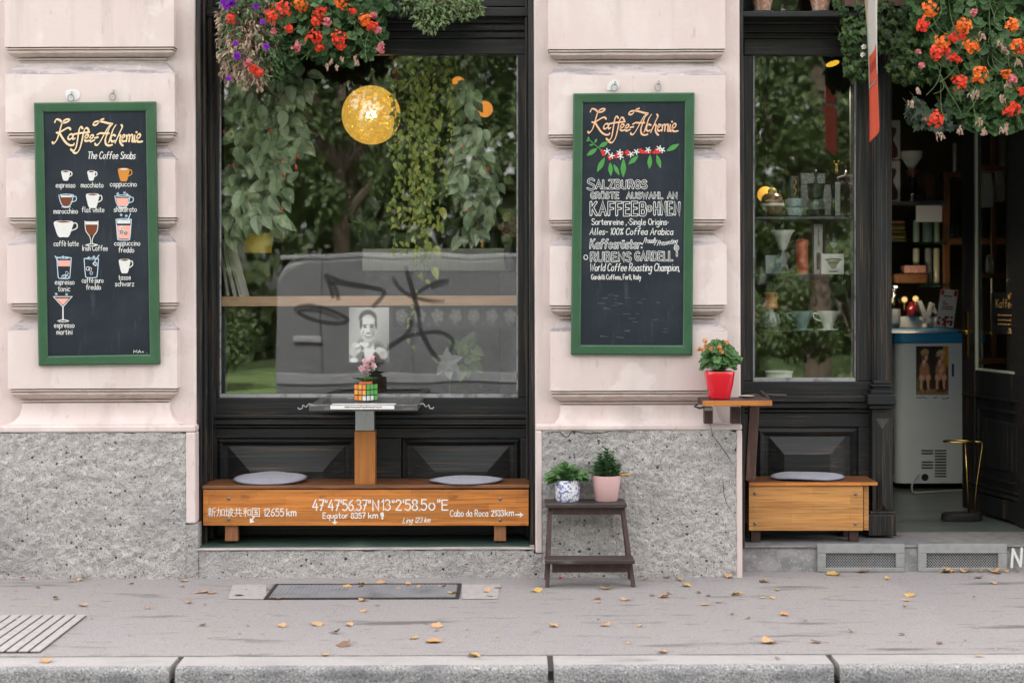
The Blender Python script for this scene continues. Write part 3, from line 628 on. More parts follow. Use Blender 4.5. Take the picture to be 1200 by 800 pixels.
dbox(mb, .05, .085, hz - .16, hz + .12, -.031, -.0255); mb.tube([D(.067, hz, -.03), D(.067, hz, -.07), D(.075, hz, -.082), D(.17, hz - .004, -.082)], .009, 8)
mb.build('door_handle', BRASS, door, smooth='auto')
# ------------------------------------------------------------------ hand lettering: glyphs as brush strokes (cap height 10, x height 6)
GL = {
'a': '~5,5 3,6 1,5 0,3 1,.8 3,0 5,2|5,6 5,.6 5.6,0', 'b': '0,10 0,0|~0,4 2,6 4,6 5,3 4,0 2,0 0,2', 'c': '~5,5 3,6 1,5 0,3 1,1 3,0 5,1', 'd': '~5,4 3,6 1,5 0,3 1,1 3,0 5,2|5,10 5,0',
'e': '~0,3 5,3.4 4.5,5.4 3,6 1,5 0,3 1,1 3,0 5,1', 'f': '~5,9.5 3.5,10 2.2,8.5 2,5 1.8,0|0,6 4.5,6', 'g': '~5,5 3,6 1,5 0,3 1,1 3,.5 5,2|~5,6 5,-1 4,-3.5 2,-4 0,-3', 'h': '0,10 0,0|~0,4 2,6 4,5.5 4.6,4 4.6,0',
'i': '1,6 1,0|.9,8.6 1.1,8.6', 'j': '~2,6 2,-2 0,-4|2,8.6 2.2,8.6', 'k': '0,10 0,0|4,6 0,2.5|1.5,3.6 4.5,0', 'l': '~1,10 1,2 1.4,.3 2.4,.3', 'm': '0,6 0,0|~0,4 1.5,6 3,5.5 3.4,4 3.4,0|~3.4,4 5,6 6.5,5.5 6.8,4 6.8,0',
'n': '0,6 0,0|~0,4 2,6 4,5.5 4.6,4 4.6,0', 'o': '~2.7,6 1,5.2 0,3 1,.8 2.7,0 4.4,.8 5.4,3 4.4,5.2 2.7,6', 'p': '0,6 0,-4|~0,4 2,6 4,6 5,3 4,0 2,0 0,2', 'q': '~5,5 3,6 1,5 0,3 1,1 3,0 5,2|5,6 5,-4',
'r': '0,6 0,0|~0,3.5 1.5,5.6 3.6,6', 's': '~4.3,5.2 2.5,6 .6,5.2 .8,3.7 3.5,2.7 4.3,1.2 2.8,0 1,.1 0,1', 't': '~2,9 2,1.5 2.8,.2 4.2,.5|0,6 4.2,6', 'u': '~0,6 0,2 1,.2 3,.2 4.6,2|4.6,6 4.6,0', 'v': '0,6 2.4,0 4.8,6',
'w': '0,6 1.7,0 3.4,5 5.1,0 6.8,6', 'x': '0,6 4.6,0|4.6,6 0,0', 'y': '0,6 2.4,.5|~4.8,6 2.4,.5 1.2,-3.4 0,-4', 'z': '0,6 4.4,6 0,0 4.6,0',
'A': '0,0 3.5,10 7,0|1.3,3.5 5.7,3.5', 'B': '0,0 0,10|~0,10 4,10 5,7.7 3.6,5.5 0,5.4|~0,5.4 4.4,5.3 5.8,2.8 4.4,0 0,0', 'C': '~6.4,8.5 4,10 1.2,8.6 0,5 1.2,1.4 4,0 6.4,1.5', 'D': '0,0 0,10|~0,10 3.5,9.6 6.2,7.5 6.4,3 4,.5 0,0',
'E': '5.4,10 0,10 0,0 5.6,0|0,5.2 4.6,5.2', 'F': '5.4,10 0,10 0,0|0,5.2 4.6,5.2', 'G': '~6.4,8.5 4,10 1.2,8.6 0,5 1.2,1.4 4,0 6.2,1.2 6.4,4.4|6.6,4.4 4,4.4', 'H': '0,0 0,10|6,0 6,10|0,5 6,5', 'I': '1,0 1,10',
'K': '0,0 0,10|6,10 0,4.4|1.8,6 6.4,0', 'L': '0,10 0,0 5.4,0', 'N': '0,0 0,10 6,0 6,10', 'O': '~3.6,10 1,8.6 0,5 1,1.4 3.6,0 6.2,1.4 7.2,5 6.2,8.6 3.6,10', 'P': '0,0 0,10|~0,10 4,10 5.6,7.6 4,5.2 0,5', 'R': '0,0 0,10|~0,10 4,10 5.6,7.6 4,5.2 0,5|2.4,5 6,0',
'S': '~5.8,8.6 3.4,10 .8,8.8 .8,6.6 3.4,5.2 5.8,3.6 5.6,1.2 3,0 0,1.4', 'T': '0,10 7,10|3.5,10 3.5,0', 'U': '~0,10 0,3 1,.6 3.2,0 5.4,.6 6.4,3 6.4,10', 'W': '0,10 2.4,0 4.6,8 6.8,0 9.2,10', 'Z': '0,10 6,10 0,0 6.2,0', 'M': '0,0 .6,10 4,3 7.4,10 8,0',
'ß': '~0,0 0,7 1.5,10 4,9.6 4.4,7.4 2.6,5.6 4.6,4.4 5.4,2 3.6,0 1.6,.4', '0': '~2.8,10 .8,8.6 0,5 .8,1.4 2.8,0 4.8,1.4 5.6,5 4.8,8.6 2.8,10', '1': '0,8 1.6,10 1.6,0', '2': '~.2,8 1.2,9.6 3,10 5,8.6 4.4,6 0,.2|0,0 5.6,0', '3': '~.2,9 2.4,10 4.8,8.4 4,6 2,5.4 4.4,4.8 5.4,2.6 4,.4 2,0 0,1.2',
'4': '3.6,10 0,3 6,3|4.4,6.4 4.4,0', '5': '5,10 .8,10 .4,5.8|~.4,5.8 2.8,6.4 5,5.2 5.4,2.6 4,.4 2,0 0,1', '6': '~4.6,9.8 1.6,7.4 .2,3.6 .8,.8 2.8,0 5,1.2 5.2,3.8 3.4,5.4 .6,4.2', '7': '0,10 5.4,10 1.8,0|1.6,5 4.6,5', '8': '~2.8,5.4 .6,7 .8,9.2 2.8,10 4.8,9.2 5,7 2.8,5.4 .4,3.6 .4,1 2.8,0 5.2,1 5.2,3.6 2.8,5.4', '9': '~5,6.6 3,4.8 .8,5.8 .4,8.4 2.4,10 4.6,9.2 5,6.4 4.4,2.6 2,0',
'.': '.4,0 .8,0', ',': '.8,.6 .2,-1.6', ':': '.4,1 .8,1|.4,5 .8,5', "'": '.6,10 .4,7.4', '"': '.6,10 .4,7.4|2.4,10 2.2,7.4', '°': '~1.3,10 .2,8.8 1.3,7.6 2.4,8.8 1.3,10', '-': '0,4 3.6,4', '%': '~1.2,9.6 0,8 1.2,6.4 2.4,8 1.2,9.6|5.4,10 .6,0|~4.8,3.6 3.6,2 4.8,.4 6,2 4.8,3.6', '•': '.4,4 1.4,4|.9,3.5 .9,4.5', '+': '0,4 4,4|2,2 2,6', '@': '~1.6,4.4 .2,2.6 1.6,.8 3,2.6 1.6,4.4',
'新': '2.5,10 2.5,8.9|.5,8.5 4.6,8.5|1.5,8 1.9,6.8|3.7,8 3.1,6.8|0,6.3 5,6.3|.4,4.4 4.7,4.4|2.5,6.3 2.5,0|2.3,4 .3,1.6|2.8,3.6 4.5,2|9.2,9.8 6,8.6 6,4 5,0|6,5.6 10,5.6|8.2,5.6 8.2,0',
'加': '0,7.2 4.6,7.2 4.3,1 3.4,.6|2.2,9.8 2,4 .2,.4|6,8 6,1|6,8 9.4,8 9.4,1|6,2 9.4,2', '坡': '0,6.6 3.4,6.6|1.7,9.6 1.7,1.6|0,1 3.6,2.2|4.6,8 9.6,8 9,6.6|4.6,8 4.6,3 3.8,.2|7,9.8 7,5.4|5,5.4 9,5.4 7,2 4.8,.2|5.6,4 9.8,.2',
'共': '1,7.4 9,7.4|3.2,9.6 3.2,3.8|6.8,9.6 6.8,3.8|0,3.8 10,3.8|3.4,2.6 1,.2|6.6,2.6 9,.2', '和': '4.4,9.6 1,8.6|0,6.6 5,6.6|2.6,9 2.6,0|2.4,6 .2,2.6|2.8,5.6 4.8,3.8|6,7.6 6,1.4|6,7.6 9.6,7.6 9.6,1.4|6,2.2 9.6,2.2',
'国': '.6,9.4 .6,0|.6,9.4 9.4,9.4 9.4,0|.6,.6 9.4,.6|2.4,7.6 7.6,7.6|2.8,5.2 7.2,5.2|2.2,2.4 7.8,2.4|5,7.6 5,2.4|6.4,4.2 7,3.4'}
for k, b, d in (('ö', 'o', '1.4,8.4 1.7,8.4|3.7,8.4 4,8.4'), ('Ö', 'O', '2,11.8 2.3,11.8|5,11.8 5.3,11.8'), ('è', 'e', '1.4,9.2 3.2,7.6'), ('ì', 'i', '0,9.4 1.6,8')): GL[k] = GL[b] + '|' + d
GLP = {}
for ch, s in GL.items():
    L = []
    for st in s.split('|'):
        sm = st[0] == '~'; pts = [tuple(float(c) for c in p.split(',')) for p in st.lstrip('~').split()]
        if sm: pts = [tuple(v) for v in catmull([(x, y, 0) for x, y in pts], 4)]; pts = [(p[0], p[1]) for p in pts]
        L.append(pts)
    GLP[ch] = (L, max(x for st in L for x, y in st))
_lay = [0]
def letter_layout(s, sp=2.0):
    x = 0; out = []
    for ch in s:
        if ch == ' ': x += 4.0; continue
        L, wd = GLP[ch]; out.append((ch, x)); x += wd + sp
    return out, x - sp
def text(mb, s, x0, x1, base, cap, w, Y, mi=0, slant=0.0, inner=None, jit=.25, rise=0.0, small=None, sp=2.0, taper=False):
    """brush the words s between photo columns x0..x1 on the baseline; inner=(index, width): second, narrower stroke on top"""
    rnd = random.Random(sum(ord(c) * (i + 3) for i, c in enumerate(s))); out, tot = letter_layout(s, sp); kx = (x1 - x0) / tot; ky = cap / 10
    for ch, gx in out:
        j = rnd.uniform(-jit, jit); cy = base + j*.5 - rise * (gx / tot); sc = 1 + rnd.uniform(-jit, jit) * .16
        if small and ch in small: sc *= .68
        for st in GLP[ch][0]:
            pts = [(x0 + (gx + x)*kx + slant*y*ky, cy - y*ky*sc) for x, y in st]
            _lay[0] += 1
            ribbon(mb, pts, w * (.88 if not inner else .96), Y - .00025 - (_lay[0] % 5)*.00008, mi, taper=taper)
            if inner: ribbon(mb, pts, inner[1], Y - .0012 - (_lay[0] % 5)*.00008, inner[0], cap=False)
def blob(mb, pts, Y, mi=0, smooth=4):
    c = catmull([(p[0], p[1], 0) for p in pts], smooth, True) if smooth else [Vector((p[0], p[1], 0)) for p in pts]
    mb.poly([P(v.x, v.y, Y) for v in c][::-1], mi)
def loop(mb, pts, w, Y, mi=0, smooth=True, closed=False):
    if smooth: pts = [(v.x, v.y) for v in catmull([(p[0], p[1], 0) for p in pts], 5)]
    _lay[0] += 1
    ribbon(mb, pts, w, Y - (_lay[0] % 5)*.00008, mi)
TITLE = [[(165,160),(172,138),(188,128),(215,136),(240,158),(275,160),(308,143),(306,130),(280,130),(252,145),(236,172),(217,235),(192,318),(170,355),(150,370),(141,356)],
 [(322,232),(312,216),(285,218),(240,244),(205,264),(182,262)], [(208,258),(240,312),(276,362),(316,388),(352,386),(358,372)],
 [(350,290),(330,277),(308,290),(298,314),(308,330),(328,322),(345,300)], [(352,280),(345,312),(352,328),(368,318)],
 [(444,222),(432,205),(416,215),(405,260),(392,340),(378,410),(358,440),(336,440),(326,426)], [(506,242),(492,218),(472,220),(455,258),(438,340),(420,410),(400,450),(376,468),(350,458)], [(358,278),(410,268),(470,262),(512,256)],
 [(462,322),(490,312),(502,296),(494,282),(476,288),(464,318),(474,346),(506,342)], [(515,326),(540,316),(552,300),(544,286),(528,292),(515,322),(526,350),(562,336)], [(566,316),(598,308)],
 [(655,124),(620,140),(590,178),(565,187),(552,176),(566,156),(605,148),(650,154),(700,168),(742,176),(716,192),(690,226),(655,290),(622,350),(595,384),(574,384),(570,370)],
 [(740,182),(712,215),(690,275),(672,335),(680,378),(708,392),(740,384)], [(590,284),(620,268),(660,270),(708,268)],
 [(778,186),(752,226),(730,290),(712,346),(704,362)], [(772,294),(752,284),(732,306),(728,334),(742,352),(766,342)], [(834,184),(842,206),(822,250),(795,310),(770,366)], [(790,318),(812,288),(824,296),(818,340),(830,374),(848,392)],
 [(838,322),(862,306),(866,290),(850,288),(838,318),(848,350),(876,342)], [(886,288),(888,320),(882,352)], [(886,314),(904,286),(916,298),(910,352)], [(912,314),(934,284),(946,298),(942,346),(954,352)],
 [(968,288),(962,330),(974,356)], [(983,256),(988,260)], [(986,326),(1014,312),(1024,292),(1014,276),(996,288),(986,322),(1002,354),(1044,350)]]
def title(mb, ox, oy, Y, mi, w):
    nib = Vector((.55, -.835))
    for i, st in enumerate(TITLE):
        pts = catmull([(ox + x/8.571, oy + y/8.571, 0) for x, y in st], 5) if len(st) > 2 else [Vector((ox + x/8.571, oy + y/8.571, 0)) for x, y in st]
        ribbon(mb, [(p.x, p.y) for p in pts], w, Y - (i % 6)*.0001, mi, nib=nib)

# ------------------------------------------------------------------ the two green framed blackboards
def blackboard(label, q, Y, hooks):
    """q: outer corners in the photo tl, tr, br, bl"""
    t = thing('blackboard', label, 'blackboard', P((q[2][0]+q[3][0])/2, (q[2][1]+q[3][1])/2, Y + .02))
    def inset(d, dt=0): return [(q[0][0]+d, q[0][1]+d), (q[1][0]-d, q[1][1]+d), (q[2][0]-d, q[2][1]-d), (q[3][0]+d, q[3][1]-d)]
    A, B = q, inset(11.5); Cq = inset(1.5); Dq = inset(10)
    mb = MB()
    for i in range(4):
        j = (i + 1) % 4; D_ = Vector((0, .028, 0))
        f = [P(*A[i], Y + .004), P(*A[j], Y + .004), P(*B[j], Y + .008), P(*B[i], Y + .008)]
        r = [P(*Cq[i], Y), P(*Cq[j], Y), P(*Dq[j], Y + .002), P(*Dq[i], Y + .002)]
        k = [v + D_ for v in f]
        mb.add(f + r + k, [(0,1,5,4),(1,2,6,5),(2,3,7,6),(3,0,4,7),(4,5,6,7),(0,8,9,1),(1,9,10,2),(2,10,11,3),(3,11,8,0),(8,11,10,9)])
    mb.build('frame', GREENP, t, bevel=.0018)
    mb = MB(); b = inset(11); mb.prism([P(*c, Y + .012) for c in b], (0, .014, 0)); mb.build('slate', BOARD, t)
    for hx, hy in hooks:
        mb = MB(); pts = [P(hx + 4.2*math.cos(a)*.85, hy + 4.2*math.sin(a), Y + .012) for a in [R(d) for d in range(0, 360, 24)]]
        mb.tube(pts, .0032, 6, closed=True); mb.tube([P(hx + 1, hy - 8, Y + .035), P(hx + 1, hy - 6, Y + .01), P(hx + .5, hy - 3, Y + .008)], .0045, 6)
        mb.build('hanging_ring', GALV, t, smooth=True)
    return t
YB = -.105; YL = YB + .0115
bl = blackboard('green framed blackboard listing coffee drinks beside little painted cups', [(39.5, 120.5), (182, 119), (187, 426.5), (45, 428.5)], YB, [(83, 115), (132, 113.5)])
br = blackboard('green framed blackboard with a painted coffee branch above white lettering', [(672, 109.5), (814, 108.5), (811.5, 416), (669, 415.5)], YB, [(720, 103), (771, 102.5)])
PATCH = mat('white_filler_patch', (.70, .69, .68), rough=.9)
for pts in ([(77, 107), (85, 105), (93, 107), (93, 115), (86, 118), (78, 116)], [(714, 97), (721, 94), (726, 97), (724, 104), (716, 106), (711, 105)]):
    mb = MB(); c = catmull([(*p, 0) for p in pts], 3, True); mb.prism([P(v.x, v.y, -.079) for v in c][::-1], (0, .003, 0)); mb.build('filler_patch', PATCH, cafe)
mb = MB(); title(mb, 45, 125, YL - .001, 0, 2.0); mb.build('title_lettering', CREAM, bl)
mb = MB(); title(mb, 672.6, 112.7, YL - .001, 0, 1.75); mb.build('title_lettering', PEACH, br)
mb = MB()
text(mb, 'The Coffee Snobs', 102.5, 158, 186.2, 8.2, 1.1, YL, slant=.15); mb.build('subtitle_lettering', CHALK, bl)
for s, x0, x1, b in (('espresso', 65.5, 88, 220), ('macchiato', 95, 121, 220), ('cappuccino', 129, 160, 218.8), ('marocchino', 63, 91, 250.5), ('flat white', 96, 122, 249), ('shakerato', 133.5, 160, 248.5), ('caffè latte', 63, 92, 288.5), ('Irish Coffee', 96.5, 126, 294), ('cappuccino', 134, 164, 288), ('freddo', 139, 157, 296), ('espresso', 64.5, 87, 333.5), ('tonic', 68, 82, 341.5), ('caffè puro', 96, 121, 331.5), ('freddo', 101, 118, 339.5), ('tasse', 139, 153, 328), ('schwarz', 135, 157, 335.5), ('espresso', 63.5, 87, 384), ('martini', 66.5, 84.5, 392)):
    mb = MB(); text(mb, s, x0, x1, b - .3, 5.9, .82, YL); mb.build('drink_name', CHALK, bl)
mb = MB(); text(mb, 'MA+ .', 156.5, 172, 413.5, 3.4, .6, YL)
mb.build('signature', CHALK, bl)
# little cups and glasses
cu = MB(); Yc = YL - .0004
def cup(cx, cy, w, h, mi, rim=4, lip=True, hr=1):
    t, b = cy - h/2, cy + h/2; a = w/2
    blob(cu, [(cx-a, t), (cx, t-1), (cx+a, t), (cx+a*.9, t+h*.45), (cx+a*.55, b), (cx, b+.5), (cx-a*.55, b), (cx-a*.9, t+h*.45)], Yc, mi, 3)
    loop(cu, [(cx+a*.85, t+h*.15), (cx+a*1.35, t+h*.1), (cx+a*1.42, t+h*.42), (cx+a*.75, t+h*.62)], 1.15, Yc - .0002, mi)
    if lip: blob(cu, [(cx-a*.75, t+.2), (cx, t-.7), (cx+a*.75, t+.2), (cx, t+1.2)], Yc - .0006, rim, 3)
def tumbler(cx, cy, w, h, fill, f0=.25, bt=.8):
    t, b = cy - h/2, cy + h/2; a = w/2; c = a*bt
    if fill is not None: blob(cu, [(cx-a*.93, t+h*f0), (cx+a*.93, t+h*f0), (cx+c*.9, b-1.2), (cx-c*.9, b-1.2)], Yc, fill, 0)
    loop(cu, [(cx-a, t), (cx-c*1.02, b-3), (cx-c*.8, b), (cx, b+.4), (cx+c*.8, b), (cx+c*1.02, b-3), (cx+a, t)], 1.0, Yc - .0004, 1)
    loop(cu, [(cx-a, t), (cx, t-.9), (cx+a, t)], .8, Yc - .0004, 1); loop(cu, [(cx-a, t), (cx, t+.9), (cx+a, t)], .7, Yc - .0005, 1)
def ring_cup(cx, cy, w, h, fill):
    t, b = cy - h/2, cy + h/2; a = w/2
    if fill is not None: blob(cu, [(cx-a*.86, t+2.5), (cx+a*.86, t+2.5), (cx+a*.55, b-.8), (cx-a*.55, b-.8)], Yc, fill, 0)
    loop(cu, [(cx-a, t), (cx-a*.8, t+h*.6), (cx-a*.4, b), (cx+a*.4, b), (cx+a*.8, t+h*.6), (cx+a, t)], 1, Yc - .0004, 1); loop(cu, [(cx-a, t), (cx, t-1), (cx+a, t), (cx, t+1), (cx-a, t)], .8, Yc - .0005, 1)
    loop(cu, [(cx+a*.85, t+h*.15), (cx+a*1.35, t+h*.15), (cx+a*1.35, t+h*.5), (cx+a*.7, t+h*.65)], 1, Yc - .0004, 1)
    loop(cu, [(cx-a*.6, b+1), (cx, b+1.6), (cx+a*.6, b+1)], .9, Yc - .0004, 0)
cup(77, 206, 10, 10.5, 0); cup(107, 206, 9, 10.5, 0); cup(145, 205, 13, 14, 3, 0, True)
cup(108.5, 235.5, 15, 15.5, 0); cup(74.5, 268.5, 22, 17.5, 0); cup(146, 312, 13, 15, 0)
ring_cup(77.5, 235, 17, 13, 2); blob(cu, [(71, 229.5), (77, 228.6), (84.5, 229.5), (84, 231.2), (71.4, 231.2)], Yc - .0007, 0, 0)
ring_cup(143.5, 236, 18, 13, 5)
for sx, sy in ((138, 227), (146, 226), (149, 228), (67, 302), (74, 301), (78, 302), (104, 302), (110, 301), (66, 344.5), (78, 345), (142, 252), (148, 253)):
    for a in (0, 60, 120): loop(cu, [(sx - 1.6*math.cos(R(a)), sy - 1.6*math.sin(R(a))), (sx + 1.6*math.cos(R(a)), sy + 1.6*math.sin(R(a)))], .55, Yc, 1, False)
# irish coffee
blob(cu, [(100, 263), (114.5, 263), (113, 271), (109.5, 276), (105, 276), (101.5, 271)], Yc, 2, 0); blob(cu, [(99.5, 259.5), (115, 259.5), (114.6, 263.2), (99.8, 263.2)], Yc - .0003, 0, 0)
loop(cu, [(99.5, 259), (100.5, 270), (105, 277), (106.5, 283), (105, 286), (101, 287.5)], .9, Yc - .0006, 0); loop(cu, [(115, 259), (114, 270), (109.5, 277), (108, 283), (109.5, 286), (113.5, 287.5)], .9, Yc - .0006, 0); loop(cu, [(100, 287), (107, 285.8), (114.5, 287), (107, 288.4), (100, 287)], .9, Yc - .0006, 0)
tumbler(145, 269, 18, 24, 5, .3); tumbler(75, 314, 17, 24, None); tumbler(107, 314, 17, 22, None)
blob(cu, [(67.5, 305), (82.5, 305), (82, 312), (68, 312)], Yc, 5, 0); blob(cu, [(137, 258), (153, 258), (152.5, 262), (137.5, 262)], Yc - .0003, 0, 0)
rn = random.Random(3)
for cx, cy, n in ((145, 271, 7), (75, 319, 8), (107, 314, 9)):
    for k in range(n):
        x, y = cx + rn.uniform(-5, 5), cy + rn.uniform(-5.5, 6); r = rn.uniform(1.4, 2.2)
        loop(cu, [(x+r*math.cos(R(a)), y+r*math.sin(R(a))) for a in range(0, 361, 60)], .7, Yc - .0009, rn.choice((1, 0, 6)))
for a, b in (((64.5, 300), (69, 308)), ((116, 299), (111, 306)), ((153, 250), (149.5, 259))): loop(cu, [a, b], 1.1, Yc - .0012, 1, False)
blob(cu, [(65.5, 349.5), (81, 349.5), (73.8, 357.5)], Yc, 5, 0); loop(cu, [(62.5, 347.5), (84.5, 347.5), (73.8, 359.5), (62.5, 347.5)], 1, Yc - .0004, 0, False); loop(cu, [(73.8, 359), (73.8, 375)], 1.5, Yc - .0006, 0, False); loop(cu, [(67, 376), (73.8, 374.5), (80.5, 376), (73.8, 377), (67, 376)], 1, Yc - .0006, 0)
def scatter_parts(mb, cents, name, mats, parent):             # one part for each drawn cup
    cs = [P(*c, Yc) for c in cents]; out = [MB() for _ in cs]
    for f, mi in zip(mb.f, mb.m):
        ce = sum((mb.v[i] for i in f), Vector((0, 0, 0))) / len(f); k = min(range(len(cs)), key=lambda j: (cs[j] - ce).length)
        out[k].add([mb.v[i] for i in f], [list(range(len(f)))], mi)
    for o in out: o.build(name, mats, parent)
scatter_parts(cu, [(77, 206), (107, 206), (146, 206), (77, 236), (109, 236), (144, 236), (76, 268), (107, 272), (145, 268), (75, 314), (107, 314), (147, 312), (74, 362)], 'drink_drawing', [CHALK, PALEB, BROWNC, ORANGEC, BROWNC, PINKC, BOARDLINE], bl)
# right board text
def tl(parent, name, mats, *a, **k):
    mb = MB(); text(mb, *a, **k); mb.build(name, mats, parent)
mb = MB()
tl(br, 'chalk_words', [CHALK, BOARDLINE], 'S', 688.5, 696.5, 222.5, 12.5, 2.7, YL, inner=(1, 1.25)); tl(br, 'chalk_words', [CHALK, BOARDLINE], 'ALZBURGS', 698.5, 757.5, 220.8, 9.2, 2.7, YL, inner=(1, 1.25), sp=2.8)
tl(br, 'chalk_words', [CHALK, BOARDLINE], 'GRÖßTE', 692.5, 725, 232.6, 6.8, 2.1, YL, inner=(1, .8), sp=2.6); tl(br, 'chalk_words', [CHALK, BOARDLINE], 'AUSWAHL', 734.5, 776.5, 232.6, 6.8, 2.1, YL, inner=(1, .8), sp=2.6); tl(br, 'chalk_words', [CHALK, BOARDLINE], 'AN', 782.5, 793, 232.4, 6.6, 2.1, YL, inner=(1, .8), sp=2.6)
tl(br, 'chalk_words', [CHALK, BOARDLINE], 'KAFFEEB', 692.5, 756.5, 252, 14.5, 3.5, YL, inner=(1, 1.75), sp=3.4); tl(br, 'chalk_words', [CHALK, BOARDLINE], 'O', 758.8, 763.4, 247.4, 6, 2.4, YL, inner=(1, .9)); tl(br, 'chalk_words', [CHALK, BOARDLINE], 'HNEN', 767, 796, 251.4, 14, 3.2, YL, inner=(1, 1.5), sp=3.4)
tl(br, 'chalk_words', [CHALK, BOARDLINE], 'Sortenreine ,', 693.5, 734, 263.4, 7, 1.0, YL); tl(br, 'chalk_words', [CHALK, BOARDLINE], '•Single Origins•', 736, 783, 263.4, 7, 1.0, YL)
tl(br, 'chalk_words', [CHALK, BOARDLINE], 'Alles- 100% Coffea Arabica', 691, 788.5, 275, 7.6, 1.0, YL, slant=.15)
tl(br, 'chalk_words', [CHALK, BOARDLINE], 'Kaffeeröster:', 691.5, 752, 291, 10.5, 2.2, YL, slant=.1, inner=(1, .7)); tl(br, 'chalk_words', [CHALK, BOARDLINE], 'Proudly', 754, 769, 284.5, 6, .75, YL, slant=.35, rise=-.5); tl(br, 'chalk_words', [CHALK, BOARDLINE], 'Presenting', 770, 793, 288, 6, .75, YL, slant=.35, rise=3)
tl(br, 'chalk_words', [CHALK, BOARDLINE], 'RUBENS', 692.5, 739, 306, 10, 2.6, YL, inner=(1, 1.1), sp=2.8); tl(br, 'chalk_words', [CHALK, BOARDLINE], 'GARDELL', 744.5, 788, 305, 10, 2.5, YL, inner=(1, 1.05), sp=2.8); tl(br, 'chalk_words', [CHALK, BOARDLINE], 'I', 792.5, 793.2, 299.8, 4.6, 2.4, YL, inner=(1, 1.0))
for cx, cy, r in ((686.5, 301.5, 2.3), (792.8, 290.5, 2.7), (792.8, 290.5, 1.0)): loop(mb, [(cx + r*math.cos(R(a)), cy + r*1.15*math.sin(R(a))) for a in range(0, 361, 45)], .9, YL - .0003)
tl(br, 'chalk_words', [CHALK, BOARDLINE], 'World Coffee Roasting Champion,', 691, 796, 317.5, 8.6, 1.05, YL, slant=.15)
tl(br, 'chalk_words', [CHALK, BOARDLINE], 'Gardelli Coffees, Forlì, Italy', 693, 751, 327.3, 5.6, .85, YL)
mb.build('chalk_rings', [CHALK, BOARDLINE], br)
# smudges of wiped chalk
mb = MB(); rn = random.Random(11)
for k in range(26):
    x, y = rn.uniform(700, 780), rn.uniform(345, 395); ribbon(mb, [(x, y), (x + rn.uniform(3, 9), y + rn.uniform(-1, 1))], rn.uniform(.3, .6), YL - .0003)
mb.build('chalk_smudges', mat('faint_chalk', (.10, .115, .13), rough=.95), br)
mb = MB(); Yd = YL - .0005                                        # painted coffee branch
def leafp(x0, y0, x1, y1, wd, mi):
    d = Vector((x1-x0, y1-y0)); nn = Vector((-d.y, d.x)).normalized() * wd; a = Vector((x0, y0))
    blob(mb, [(a+d*t+nn*s)[:] for t, s in ((0, 0), (.25, .7), (.55, 1), (.85, .45), (1, 0), (.85, -.45), (.55, -1), (.25, -.7))], Yd, mi, 2)
zz = lambda x, y: (675 + x/7.273, 110 + y/7.273)
for a, b, wd in (((195, 455), (275, 410), 2.6), ((180, 465), (92, 528), 2.8), ((245, 545), (180, 665), 3.0), ((292, 585), (296, 700), 2.7), ((320, 600), (370, 695), 2.4), ((405, 555), (402, 712), 3.2), ((530, 530), (446, 602), 2.8), ((632, 520), (625, 640), 2.8), ((688, 520), (722, 635), 2.7), ((772, 488), (880, 428), 2.9), ((160, 420), (178, 382), 1.4), ((150, 432), (112, 440), 1.2), ((112, 398), (86, 398), 1.1), ((110, 395), (104, 366), 1.1)):
    leafp(*zz(*a), *zz(*b), wd, 2)
for a in ([(100, 380), (150, 425), (215, 480)],): loop(mb, [zz(*p) for p in a], 1.0, Yd - .0003, 2)
rn = random.Random(5)
for x, y in ((225, 490), (235, 515), (285, 535), (290, 555), (340, 535), (355, 515), (395, 505), (430, 500), (440, 520), (440, 490), (550, 480), (575, 495), (560, 495), (600, 500), (665, 500), (685, 480), (690, 500), (710, 495), (630, 500)):
    cx, cy = zz(x, y); r = rn.uniform(1.7, 2.4); blob(mb, [(cx + r*math.cos(R(a)), cy + r*math.sin(R(a))) for a in range(0, 360, 60)], Yd - .0006 - rn.random()*.0002, 1, 2)
for x, y in ((265, 490), (303, 528), (372, 500), (380, 535), (468, 515), (515, 495), (615, 478), (710, 465), (735, 480)):
    cx, cy = zz(x, y); o = rn.uniform(0, 70)
    for k in range(5):
        a = R(o + 72*k); leafd = (cx + 3.3*math.cos(a), cy + 3.3*math.sin(a)); ribbon(mb, [(cx, cy), leafd], 1.25, Yd - .001 - k*.00008, 0)
mb.build('coffee_branch_painting', [CHALK, REDC, GREENC], br)

# ------------------------------------------------------------------ the long bench with its destinations
BY = .0; zb0 = Z(635, .04)
be = thing('long_bench', 'long orange oiled wooden bench painted with white distances under the big window', 'bench', P(428, 636, .14))
mb = MB(); mb.pbox(238, 573.5, 619.5, 615.5, BY, BY + .024); mb.build('front_board', OILWOOD, be, bevel=.002)
mb = MB(); a, b = P(237, 573, BY - .006), P(620.5, 573, BY - .006); zt_ = P(430, 568.5, BY - .006).z
mb.box(a.x, b.x, BY - .006, BY + .13, a.z + .001, zt_ + .001); mb.box(a.x, b.x, BY + .134, BY + .275, a.z + .001, zt_ + .001); mb.build('seat_board', OILTOP, be, bevel=.003)
mb = MB(); mb.box(a.x + .01, b.x - .01, BY + .25, BY + .272, P(0, 615, BY).z, a.z); mb.build('back_board', OILTOP, be)
for x0, x1 in ((263.5, 278.5), (579, 593)):
    mb = MB(); mb.pbox(x0, 600, x1, 633.8, BY + .025, BY + .075); o = mb.build('leg', OILLEG, be, bevel=.003)
    mb = MB(); mb.pbox(x0, 600, x1, 627, BY + .2, BY + .245); mb.build('leg', OILLEG, be, bevel=.003)
BOLT = mat('dull_bolt', (.20, .19, .18), rough=.35, metal=.8)
